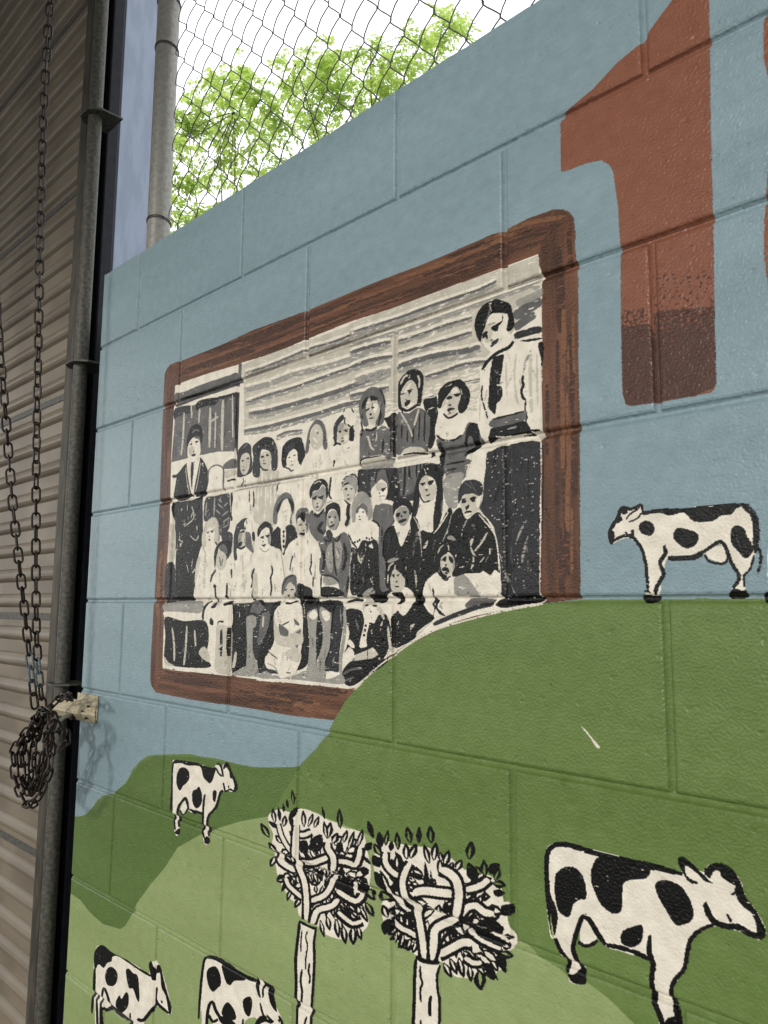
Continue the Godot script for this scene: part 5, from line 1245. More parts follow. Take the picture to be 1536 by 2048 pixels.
func paint_h() -> void:
	s("k",0,1,2.9,[3.48,0.13,-0.62,1.77],[926,2404,948,2419,967,2407,982,2386])
	f("k",0,1,[895,2494,914,2478,933,2472,930,2494,907,2496])
	s("k",0,1,3.6,[3.59,0.14,-0.67,1.79],[874,2428,889,2449,898,2483])
	f("w",0,1,[302,3078,352,3050,455,3050,658,3037,748,3040,755,2997,830,2984,922,3098,904,3129,821,3128,731,3214,717,3300,630,3332,617,3259,490,3256,393,3289,376,3251,389,3421,358,3432,310,3250,290,3144])
	f("w",0,1,[385,3275,396,3206,444,3233,435,3266])
	f("k",0.01,1,[291,3098,352,3049,455,3050,576,3041,681,3040,759,3037,749,3046,636,3049,517,3048,456,3063,446,3085,410,3102,381,3130,335,3130,303,3162])
	f("k",0.01,1,[397,3156,418,3119,461,3103,499,3113,502,3139,474,3169,419,3182])
	f("k",0.01,1,[569,3086,591,3068,627,3073,668,3076,686,3153,664,3155,632,3129,598,3135])
	f("k",0.01,1,[499,3221,526,3188,545,3195,577,3160,601,3165,599,3203,550,3246,507,3244])
	s("k",0,1,5.7,[4.5,0.23,-1.45,1.88],[302,3157,307,3251,316,3248])
	s("k",0.07,1,5.0,[4.5,0.23,-1.51,1.87],[303,3253,300,3332])
	s("k",0,1,5.0,[4.39,0.22,-1.53,1.84],[333,3248,371,3428])
	s("k",0,1,5.0,[4.34,0.22,-1.52,1.83],[373,3252,389,3421])
	s("k",0,1,5.0,[4.21,0.2,-1.42,1.82],[376,3251,390,3205,423,3219,452,3247,503,3257,610,3256])
	f("k",0,1,[379,3283,429,3268,452,3250,490,3250,431,3281,393,3291])
	s("k",0,1,5.0,[3.92,0.18,-1.4,1.74],[619,3222,624,3334])
	s("k",0,1,6.9,[3.71,0.16,-1.28,1.71],[676,3223,720,3213,771,3165,820,3118])
	f("k",0,1,[745,3005,765,2989,790,3017,803,3043,777,3052,758,3032])
	f("k",0,1,[789,3007,830,2984,877,3045,922,3098,909,3127,879,3073,846,3054,832,3009,801,3024])
	s("k",0,1,5.7,[3.57,0.15,-1.19,1.69],[815,3064,808,3102,831,3119,904,3124])
	s("k",0,1,3.6,[3.55,0.14,-1.19,1.68],[850,3098,856,3106])
	f("w",0,1,[811,3015,832,3014,829,3025,812,3028])
	f("w",0,1,[1118,2882,1144,2858,1206,2846,1258,2849,1366,2855,1422,2851,1429,2838,1505,2841,1537,2885,1574,2922,1555,2990,1438,3034,1442,2956,1373,2989,1369,3059,1256,3101,1183,3055,1156,3037,1145,3142,1127,3149,1120,3040,1103,3065,1106,2970])
	s("k",0,1,5.4,[3.08,0.1,-0.97,1.59],[1103,3074,1110,2969,1123,2885,1144,2860,1206,2851,1258,2853])
	f("k",0,1,[1233,2861,1258,2846,1309,2851,1366,2851,1367,2864,1310,2884,1287,2905,1261,2902])
	s("k",0,1,5.4,[2.73,0.08,-0.87,1.5],[1358,2856,1425,2850])
	f("k",0.01,1,[1143,2916,1159,2890,1198,2874,1226,2890,1232,2920,1211,2939,1186,2958,1159,2949])
	f("k",0.01,1,[1242,3008,1257,2976,1281,2961,1315,2974,1325,2997,1276,3016])
	f("k",0.01,1,[1362,2927,1401,2903,1413,2923,1400,2962,1372,2959])
	s("k",0,1,6.4,[3.02,0.1,-1.04,1.56],[1152,3121,1159,3027,1184,2991,1207,3011,1234,3024])
	s("k",0,1,5.7,[3.01,0.1,-1.05,1.55],[1165,3039,1192,3052,1221,3033])
	f("k",0,1,[1225,3022,1284,3009,1326,3012,1351,3031,1286,3041,1235,3037])
	s("k",0,1,5.0,[2.75,0.08,-0.98,1.49],[1365,2983,1360,3045])
	f("k",0,1,[1421,2842,1441,2849,1456,2887,1439,2880])
	s("k",0,1,4.3,[2.62,0.07,-0.86,1.47],[1466,2845,1469,2883])
	f("k",0,1,[1452,2837,1505,2841,1529,2867,1541,2901,1507,2887,1491,2854,1468,2849])
	s("k",0,1,3.9,[2.6,0.07,-0.89,1.46],[1455,2904,1472,2933,1494,2933])
	f("k",0,1,[1431,2972,1457,2942,1487,2936,1510,2945,1480,2951,1443,2975])
	f("k",0,1,[1486,2924,1531,2933,1510,2947])
	s("k",0,1,5.0,[2.48,0.06,-0.88,1.42],[1552,2909,1569,2924,1561,2956])
	f("k",0,1,[1545,2922,1560,2915,1557,2928])
	f("k",0,1,[3049,1619,3066,1617,3067,1635,3051,1636])
	f("w",0,1,[3062,1533,3084,1534,3080,1619,3061,1619])
	f("w",0,0,[1643,2608,1722,2607,1714,2684,1713,2769,1710,2839,1704,2915,1639,2939,1638,2840,1637,2740,1640,2655])
	f("w",0,1,[1478,2320,1529,2296,1589,2294,1638,2274,1718,2274,1759,2283,1803,2284,1838,2291,1897,2290,1926,2296,1938,2330,1955,2380,1948,2434,1932,2477,1949,2525,1922,2561,1894,2579,1832,2605,1767,2610,1731,2598,1667,2593,1638,2589,1628,2563,1589,2550,1553,2524,1527,2495,1515,2464,1493,2424,1501,2380,1474,2349])
	leaves([1624,2449,107,106,1754,2425,169,132,1857,2396,82,89,1842,2500,90,75,1692,2496,116,84],1754,2453,11)
	f("k",0,1,[1592,2225,1587,2240,1589,2253,1603,2268,1609,2248,1603,2236])
	f("hill",0,1,[1595,2236,1594,2247,1596,2257,1602,2265,1602,2256,1599,2246])
	f("k",0,1,[1565,2258,1562,2268,1563,2276,1574,2285,1578,2272,1574,2264])
	f("k",0,1,[1548,2274,1544,2284,1544,2292,1554,2301,1560,2288,1556,2281])
	f("k",0,1,[1493,2299,1487,2316,1489,2329,1510,2342,1517,2321,1509,2309])
	f("w",0,1,[1497,2310,1497,2321,1500,2332,1509,2339,1507,2329,1503,2319])
	f("k",0,1,[1523,2288,1520,2303,1521,2316,1535,2331,1540,2312,1534,2299])
	f("k",0,1,[1474,2343,1485,2353,1501,2358,1531,2356,1515,2344,1497,2341])
	f("k",0,1,[1431,2357,1433,2375,1445,2388,1481,2393,1477,2370,1459,2361])
	f("hilll",0,1,[1444,2366,1451,2377,1461,2386,1477,2390,1470,2382,1458,2373])
	f("k",0,1,[1476,2409,1480,2424,1492,2434,1524,2436,1518,2417,1501,2410])
	f("w",0,1,[1488,2416,1496,2425,1506,2432,1520,2433,1513,2427,1502,2421])
	f("k",0,1,[1613,2275,1594,2288,1581,2302,1580,2323,1606,2305,1613,2290])
	f("k",0,1,[1490,2482,1510,2471,1520,2460,1514,2444,1489,2458,1485,2470])
	f("w",0,1,[1496,2472,1507,2464,1513,2455,1512,2447,1505,2454,1499,2463])
	f("k",0,1,[1650,2277,1642,2294,1642,2310,1658,2326,1668,2303,1663,2289])
	f("w",0,1,[1652,2290,1650,2302,1651,2313,1658,2322,1658,2312,1656,2300])
	f("k",0,1,[1699,2277,1684,2290,1675,2304,1677,2322,1697,2304,1702,2291])
	f("w",0,1,[1694,2288,1685,2299,1679,2309,1679,2318,1685,2309,1690,2299])
	f("k",0,1,[1727,2281,1711,2292,1702,2303,1705,2319,1726,2305,1730,2293])
	f("w",0,1,[1722,2290,1713,2299,1707,2308,1707,2316,1713,2309,1718,2300])
	f("k",0,1,[1740,2250,1739,2262,1742,2273,1754,2284,1755,2268,1750,2259])
	f("k",0,1,[1818,2242,1809,2262,1808,2279,1825,2299,1836,2273,1831,2257])
	f("hill",0,1,[1820,2256,1817,2271,1818,2284,1825,2294,1825,2282,1823,2269])
	f("k",0,1,[1781,2288,1764,2304,1757,2319,1769,2338,1791,2316,1791,2302])
	f("w",0,1,[1778,2300,1770,2312,1766,2324,1770,2334,1775,2324,1778,2312])
	f("k",0,1,[1750,2291,1745,2308,1747,2323,1765,2339,1771,2316,1764,2303])
	f("w",0,1,[1754,2303,1754,2315,1756,2327,1764,2335,1762,2325,1759,2314])
	f("k",0,1,[1855,2296,1841,2307,1834,2319,1839,2335,1857,2319,1859,2307])
	f("w",0,1,[1851,2306,1844,2315,1839,2324,1840,2332,1845,2324,1849,2315])
	f("k",0,1,[1885,2293,1868,2311,1859,2328,1861,2352,1881,2328,1886,2311])
	f("w",0,1,[1879,2308,1870,2322,1863,2335,1862,2347,1869,2335,1875,2321])
	f("k",0,1,[1921,2280,1906,2296,1898,2312,1902,2333,1921,2311,1925,2296])
	f("w",0,1,[1916,2293,1908,2306,1903,2318,1903,2328,1909,2318,1914,2306])
	f("k",0,1,[1943,2255,1942,2271,1946,2285,1964,2299,1965,2278,1957,2265])
	f("k",0,1,[1958,2310,1940,2315,1930,2322,1930,2337,1953,2331,1959,2322])
	f("k",0,1,[1813,2312,1794,2322,1784,2332,1792,2347,1816,2335,1819,2324])
	f("w",0,1,[1807,2321,1798,2329,1792,2337,1793,2345,1800,2338,1805,2330])
	f("k",0,1,[1522,2519,1542,2518,1558,2512,1572,2496,1546,2498,1533,2507])
	f("w",0,1,[1535,2513,1548,2510,1560,2505,1568,2498,1557,2501,1546,2507])
	f("k",0,1,[1549,2545,1562,2536,1571,2527,1573,2513,1555,2525,1550,2535])
	f("k",0,1,[1579,2564,1594,2551,1601,2538,1598,2522,1579,2539,1576,2552])
	f("w",0,1,[1584,2553,1592,2543,1597,2533,1596,2525,1591,2534,1586,2544])
	f("k",0,1,[1619,2574,1638,2563,1649,2552,1646,2536,1622,2550,1616,2562])
	f("w",0,1,[1626,2564,1636,2556,1644,2547,1644,2539,1636,2546,1630,2555])
	f("k",0,1,[1955,2369,1949,2361,1941,2356,1923,2355,1930,2365,1941,2369])
	f("k",0,1,[1947,2397,1943,2386,1934,2382,1911,2390,1917,2403,1929,2404])
	f("k",0,1,[1972,2462,1970,2449,1962,2441,1936,2442,1939,2459,1952,2463])
	f("hilll",0,1,[1963,2457,1958,2450,1950,2444,1939,2444,1944,2449,1953,2454])
	f("k",0,1,[1968,2507,1968,2491,1959,2481,1932,2477,1934,2497,1948,2504])
	f("hilll",0,1,[1959,2499,1955,2490,1947,2482,1935,2479,1941,2487,1949,2494])
	f("k",0,1,[1945,2528,1944,2514,1936,2502,1913,2495,1915,2515,1927,2524])
	f("w",0,1,[1937,2520,1933,2511,1926,2502,1915,2498,1920,2506,1928,2513])
	f("k",0,1,[1759,2620,1762,2603,1758,2589,1740,2576,1736,2598,1744,2611])
	f("w",0,1,[1754,2609,1753,2597,1749,2587,1741,2580,1743,2589,1748,2599])
	f("k",0,1,[1784,2594,1790,2579,1789,2568,1770,2559,1763,2578,1770,2588])
	f("w",0,1,[1781,2585,1781,2576,1779,2567,1772,2562,1772,2570,1776,2578])
	f("k",0,1,[1823,2604,1830,2585,1829,2570,1809,2554,1801,2580,1808,2594])
	f("w",0,1,[1820,2592,1821,2579,1819,2567,1811,2558,1811,2569,1815,2581])
	f("k",0,1,[1853,2612,1861,2593,1860,2578,1840,2565,1830,2590,1837,2603])
	f("w",0,1,[1850,2600,1851,2588,1849,2576,1841,2569,1841,2579,1844,2590])
	f("k",0,1,[1886,2605,1899,2586,1901,2570,1881,2556,1865,2582,1870,2595])
	f("w",0,1,[1885,2593,1889,2580,1889,2568,1881,2560,1880,2571,1881,2582])
	f("k",0,1,[1918,2583,1922,2568,1920,2557,1901,2548,1896,2567,1904,2577])
	f("w",0,1,[1914,2574,1913,2564,1910,2556,1903,2551,1904,2559,1908,2567])
	f("k",0,1,[1701,2488,1703,2475,1699,2465,1681,2456,1680,2473,1687,2482])
	f("w",0,1,[1696,2480,1694,2471,1690,2464,1683,2459,1685,2466,1690,2473])
	f("k",0,1,[1728,2482,1730,2467,1725,2456,1704,2448,1703,2467,1712,2476])
	f("w",0,1,[1722,2473,1720,2464,1715,2455,1706,2451,1709,2458,1715,2466])
	f("k",0,1,[1746,2466,1749,2454,1746,2444,1727,2437,1723,2454,1731,2461])
	f("k",0,1,[1768,2453,1772,2441,1770,2432,1754,2425,1748,2441,1754,2448])
	f("w",0,1,[1764,2446,1764,2438,1762,2431,1755,2427,1756,2434,1759,2440])
	f("k",0,1,[1720,2506,1727,2497,1727,2490,1715,2485,1706,2497,1710,2502])
	f("w",0,1,[1718,2501,1720,2495,1720,2490,1715,2487,1714,2491,1716,2496])


func paint_i() -> void:
	f("k",0,1,[1837,2434,1846,2422,1846,2413,1828,2408,1816,2424,1822,2430])
	f("k",0,1,[1660,2377,1658,2390,1664,2397,1689,2394,1691,2379,1679,2375])
	f("w",0,1,[1667,2382,1670,2388,1676,2393,1686,2393,1683,2388,1676,2384])
	f("k",0,1,[1688,2360,1687,2374,1694,2382,1721,2382,1721,2365,1708,2360])
	f("w",0,1,[1696,2366,1700,2373,1706,2379,1718,2380,1714,2374,1706,2369])
	f("k",0,1,[1560,2309,1547,2321,1543,2333,1556,2345,1573,2328,1571,2318])
	f("w",0,1,[1559,2318,1554,2327,1552,2336,1556,2342,1559,2335,1560,2326])
	f("k",0,1,[1590,2306,1582,2318,1582,2328,1596,2338,1605,2322,1601,2313])
	f("k",0,1,[1512,2378,1514,2390,1523,2397,1548,2398,1544,2383,1531,2378])
	f("w",0,1,[1521,2383,1526,2390,1534,2395,1545,2396,1539,2391,1531,2386])
	f("k",0,1,[1601,2489,1591,2500,1590,2508,1607,2514,1619,2499,1614,2493])
	f("w",0,1,[1603,2495,1600,2502,1600,2508,1607,2512,1608,2506,1606,2500])
	f("k",0,1,[1625,2472,1618,2483,1619,2492,1635,2498,1643,2483,1638,2476])
	f("w",0,1,[1628,2478,1626,2486,1628,2493,1635,2496,1634,2490,1632,2484])
	f("k",0,1,[1862,2422,1850,2433,1847,2442,1862,2449,1877,2435,1874,2428])
	f("w",0,1,[1862,2429,1858,2436,1857,2443,1862,2447,1865,2441,1864,2435])
	f("k",0,1,[1901,2504,1902,2494,1898,2489,1880,2490,1878,2503,1886,2505])
	f("w",0,1,[1895,2500,1894,2495,1889,2491,1881,2491,1884,2495,1889,2498])
	f("k",0,1,[1859,2509,1863,2500,1860,2495,1842,2497,1839,2509,1846,2511])
	f("w",0,1,[1855,2506,1854,2501,1851,2498,1844,2498,1846,2502,1850,2504])
	f("k",0.08,1,[1631,2377,1669,2364,1679,2391,1642,2404])
	f("k",0.08,1,[1697,2353,1742,2332,1743,2371,1707,2390])
	f("k",0.08,1,[1809,2344,1830,2337,1839,2357,1810,2368])
	f("k",0.08,1,[1816,2447,1841,2425,1883,2452,1875,2468,1816,2469])
	f("k",0.08,1,[1907,2422,1939,2412,1940,2441,1900,2453])
	s("k",0,0,12.9,[2.55,0.06,-0.52,1.51],[1526,2342,1542,2372,1568,2396,1599,2414])
	s("w",0,1,7.0,[2.55,0.06,-0.52,1.51],[1526,2342,1542,2372,1568,2396,1599,2414])
	s("k",0,0,20.3,[2.53,0.06,-0.56,1.5],[1537,2427,1540,2450,1576,2460,1625,2463])
	s("w",0,1,10.3,[2.53,0.06,-0.56,1.5],[1537,2427,1540,2450,1576,2460,1625,2463])
	s("k",0,0,16.6,[2.47,0.05,-0.6,1.47],[1569,2496,1587,2516,1622,2527,1656,2536])
	s("w",0,1,7.6,[2.47,0.05,-0.6,1.47],[1569,2496,1587,2516,1622,2527,1656,2536])
	s("k",0,0,18.5,[2.41,0.05,-0.48,1.48],[1635,2353,1659,2349,1692,2333])
	s("w",0,1,8.6,[2.41,0.05,-0.48,1.48],[1635,2353,1659,2349,1692,2333])
	s("k",0,0,22.2,[2.34,0.04,-0.52,1.44],[1638,2434,1690,2426,1735,2407,1771,2391])
	s("w",0,1,10.7,[2.34,0.04,-0.52,1.44],[1638,2434,1690,2426,1735,2407,1771,2391])
	s("k",0,0,22.2,[2.12,0.03,-0.46,1.38],[1814,2392,1857,2386,1890,2386,1906,2359,1910,2334])
	s("w",0,1,9.6,[2.12,0.03,-0.46,1.38],[1814,2392,1857,2386,1890,2386,1906,2359,1910,2334])
	s("k",0,0,24.0,[2.11,0.03,-0.53,1.36],[1812,2475,1850,2482,1892,2485,1916,2468,1920,2456])
	s("w",0,1,9.6,[2.11,0.03,-0.53,1.36],[1812,2475,1850,2482,1892,2485,1916,2468,1920,2456])
	s("k",0,0,22.2,[2.11,0.03,-0.57,1.35],[1818,2533,1852,2543,1885,2547,1921,2530])
	s("w",0,1,7.6,[2.11,0.03,-0.57,1.35],[1818,2533,1852,2543,1885,2547,1921,2530])
	s("k",0,0,20.3,[2.27,0.04,-0.59,1.4],[1817,2498,1791,2524,1730,2551,1713,2575,1704,2597])
	s("w",0,1,11.0,[2.27,0.04,-0.59,1.4],[1817,2498,1791,2524,1730,2551,1713,2575,1704,2597])
	s("k",0,0,20.3,[2.27,0.04,-0.55,1.41],[1798,2437,1786,2468,1756,2503,1693,2535])
	s("w",0,1,10.3,[2.27,0.04,-0.55,1.41],[1798,2437,1786,2468,1756,2503,1693,2535])
	s("k",0,0,20.7,[2.24,0.03,-0.49,1.42],[1770,2349,1770,2366,1792,2383,1797,2402,1793,2425])
	s("w",0,1,11.0,[2.24,0.03,-0.49,1.42],[1770,2349,1770,2366,1792,2383,1797,2402,1793,2425])
	s("k",0,0,19.2,[2.43,0.05,-0.56,1.46],[1615,2328,1612,2384,1613,2422,1644,2462,1664,2489,1675,2543,1674,2594])
	s("w",0,1,10.3,[2.43,0.05,-0.56,1.46],[1615,2328,1612,2384,1613,2422,1644,2462,1664,2489,1675,2543,1674,2594])
	s("k",0,1,6.4,[2.4,0.05,-0.76,1.42],[1642,2607,1640,2638,1628,2719,1633,2782,1632,2839,1638,2850,1639,2939])
	s("k",0,1,5.3,[2.3,0.04,-0.72,1.39],[1722,2602,1713,2651,1716,2693,1713,2769,1707,2836,1704,2915])
	s("k",0,1,5.3,[2.35,0.04,-0.64,1.42],[1641,2606,1684,2609,1722,2607])
	s("k",0,1,2.9,[2.39,0.05,-0.68,1.43],[1656,2628,1652,2662,1652,2692])
	s("k",0,1,2.9,[2.35,0.04,-0.69,1.41],[1681,2625,1674,2645,1683,2666,1676,2705,1677,2735])
	s("k",0,1,4.0,[2.32,0.04,-0.73,1.4],[1695,2712,1690,2737,1698,2751,1694,2770])
	s("k",0,1,4.4,[2.36,0.05,-0.76,1.4],[1660,2740,1654,2775,1662,2805,1658,2837])
	s("k",0,1,4.0,[2.32,0.04,-0.82,1.38],[1685,2865,1676,2889,1674,2913])
	f("w",0,0,[2132,2565,2209,2557,2203,2594,2205,2636,2209,2732,2115,2766,2123,2648,2132,2594])
	f("w",0,1,[1996,2310,2017,2295,2066,2290,2111,2287,2150,2281,2176,2278,2210,2285,2246,2287,2289,2304,2303,2306,2364,2302,2400,2309,2412,2331,2415,2352,2431,2351,2427,2386,2433,2409,2448,2428,2439,2453,2410,2471,2413,2499,2381,2528,2325,2554,2284,2566,2256,2568,2217,2549,2135,2560,2096,2550,2040,2539,2011,2520,1998,2473,2006,2453,2018,2428,1975,2393,1966,2366,1970,2336])
	leaves([2087,2422,89,115,2202,2398,121,111,2329,2387,85,83,2329,2483,85,55,2100,2495,84,54],2209,2437,12)
	f("k",0,1,[1941,2254,1939,2271,1945,2284,1965,2296,1966,2275,1957,2263])
	f("k",0,1,[1987,2275,1977,2291,1976,2304,1996,2316,2008,2295,2002,2284])
	f("k",0,1,[2023,2263,2012,2277,2007,2290,2013,2307,2027,2289,2028,2276])
	f("hilll",0,1,[2020,2274,2015,2285,2012,2295,2013,2303,2017,2295,2019,2284])
	f("k",0,1,[2056,2261,2048,2278,2048,2292,2062,2308,2072,2286,2068,2273])
	f("hill",0,1,[2058,2273,2055,2285,2056,2296,2062,2304,2062,2294,2061,2283])
	f("k",0,1,[2094,2241,2087,2257,2089,2270,2109,2281,2117,2260,2110,2249])
	f("hill",0,1,[2098,2251,2097,2262,2099,2272,2107,2278,2107,2269,2103,2260])
	f("k",0,1,[2140,2231,2131,2246,2128,2259,2138,2275,2149,2256,2148,2243])
	f("k",0,1,[2178,2222,2168,2238,2167,2252,2184,2266,2196,2245,2191,2232])
	f("hill",0,1,[2180,2233,2177,2244,2177,2255,2183,2262,2184,2253,2183,2243])
	f("k",0,1,[2038,2290,2028,2299,2024,2308,2034,2317,2046,2305,2045,2297])
	f("k",0,1,[2091,2285,2080,2300,2078,2314,2095,2326,2108,2306,2104,2294])
	f("w",0,1,[2092,2295,2088,2306,2088,2316,2094,2323,2096,2314,2095,2304])
	f("k",0,1,[2130,2277,2112,2289,2103,2302,2107,2321,2130,2304,2134,2291])
	f("w",0,1,[2124,2288,2115,2298,2108,2308,2109,2317,2115,2308,2121,2298])
	f("k",0,1,[2157,2274,2154,2291,2158,2306,2176,2319,2180,2297,2172,2284])
	f("w",0,1,[2162,2285,2163,2297,2167,2308,2175,2315,2173,2306,2168,2295])
	f("k",0,1,[2199,2260,2185,2276,2180,2290,2191,2307,2209,2287,2208,2273])
	f("w",0,1,[2197,2272,2191,2284,2188,2295,2192,2304,2196,2294,2197,2283])
	f("k",0,1,[2214,2281,2207,2290,2206,2297,2217,2302,2225,2291,2222,2285])
	f("w",0,1,[2215,2286,2212,2292,2213,2297,2217,2300,2218,2296,2217,2291])
	f("k",0,1,[2243,2270,2228,2283,2221,2296,2228,2313,2248,2295,2249,2282])
	f("w",0,1,[2239,2280,2232,2290,2227,2301,2229,2309,2234,2300,2238,2290])
	f("k",0,1,[2257,2296,2246,2302,2241,2309,2246,2319,2261,2310,2262,2303])
	f("w",0,1,[2254,2301,2249,2307,2246,2312,2247,2317,2251,2313,2253,2307])
	f("k",0,1,[2286,2284,2271,2292,2263,2300,2268,2314,2287,2304,2290,2295])
	f("w",0,1,[2281,2292,2273,2298,2268,2305,2269,2312,2275,2306,2279,2299])
	f("k",0,1,[2317,2233,2303,2248,2298,2262,2310,2279,2328,2259,2327,2245])
	f("hill",0,1,[2315,2245,2309,2256,2306,2267,2311,2275,2314,2266,2316,2255])
	f("k",0,1,[2306,2287,2301,2308,2306,2322,2333,2330,2340,2304,2328,2293])
	f("k",0,1,[2330,2290,2329,2299,2332,2306,2347,2306,2349,2294,2342,2290])
	f("hill",0,1,[2335,2294,2336,2300,2339,2304,2346,2305,2344,2301,2340,2297])
	f("k",0,1,[2356,2269,2347,2284,2346,2296,2360,2308,2371,2289,2367,2278])
	f("hill",0,1,[2357,2279,2354,2289,2354,2299,2360,2305,2361,2297,2360,2287])
	f("k",0,1,[2403,2268,2385,2271,2373,2279,2374,2298,2398,2292,2404,2282])
	f("k",0,1,[2403,2278,2390,2288,2384,2298,2390,2311,2406,2298,2408,2288])
	f("hill",0,1,[2400,2286,2393,2294,2389,2302,2391,2309,2395,2302,2399,2294])
	f("k",0,1,[2422,2314,2412,2307,2401,2306,2383,2318,2397,2326,2409,2323])
	f("hill",0,1,[2412,2315,2404,2313,2395,2313,2386,2318,2394,2318,2403,2317])
	f("k",0,1,[2418,2334,2410,2328,2400,2327,2383,2338,2395,2346,2406,2343])
	f("k",0,1,[1966,2311,1964,2325,1971,2335,1996,2336,1997,2318,1986,2312])
	f("hilll",0,1,[1973,2317,1976,2326,1982,2332,1994,2334,1990,2328,1982,2322])
	f("k",0,1,[1962,2344,1958,2360,1964,2369,1992,2369,1996,2348,1984,2343])
	f("k",0,1,[1971,2385,1971,2405,1980,2420,2014,2426,2013,2400,1997,2389])
	f("k",0,1,[1992,2377,1995,2397,2004,2412,2030,2425,2027,2400,2013,2387])
	f("w",0,1,[2002,2389,2007,2402,2016,2414,2027,2421,2022,2411,2013,2399])
	f("k",0,1,[1980,2440,1987,2452,1999,2456,2027,2445,2017,2430,2001,2431])
	f("hilll",0,1,[1992,2441,2000,2447,2010,2449,2023,2445,2015,2442,2004,2441])
	f("k",0,1,[2002,2466,1996,2481,2000,2491,2023,2494,2029,2475,2020,2468])
	f("w",0,1,[2007,2473,2007,2482,2011,2489,2021,2492,2019,2485,2014,2478])
	f("k",0,1,[2011,2542,2032,2526,2041,2512,2027,2496,2000,2516,1999,2530])
	f("k",0,1,[2048,2556,2060,2544,2065,2533,2060,2520,2045,2536,2043,2546])
	f("w",0,1,[2051,2547,2057,2538,2060,2530,2059,2523,2055,2530,2052,2539])
	f("k",0,1,[2072,2560,2084,2546,2089,2534,2084,2519,2069,2537,2067,2549])
	f("w",0,1,[2075,2550,2081,2539,2084,2530,2083,2522,2079,2530,2076,2540])
	f("k",0,1,[2096,2558,2108,2548,2114,2538,2108,2525,2092,2540,2090,2550])
	f("w",0,1,[2099,2550,2105,2542,2109,2534,2107,2528,2103,2535,2100,2543])
	f("k",0,1,[2119,2557,2131,2547,2135,2538,2127,2528,2113,2541,2112,2550])
	f("w",0,1,[2121,2550,2126,2542,2129,2535,2126,2530,2123,2536,2121,2543])


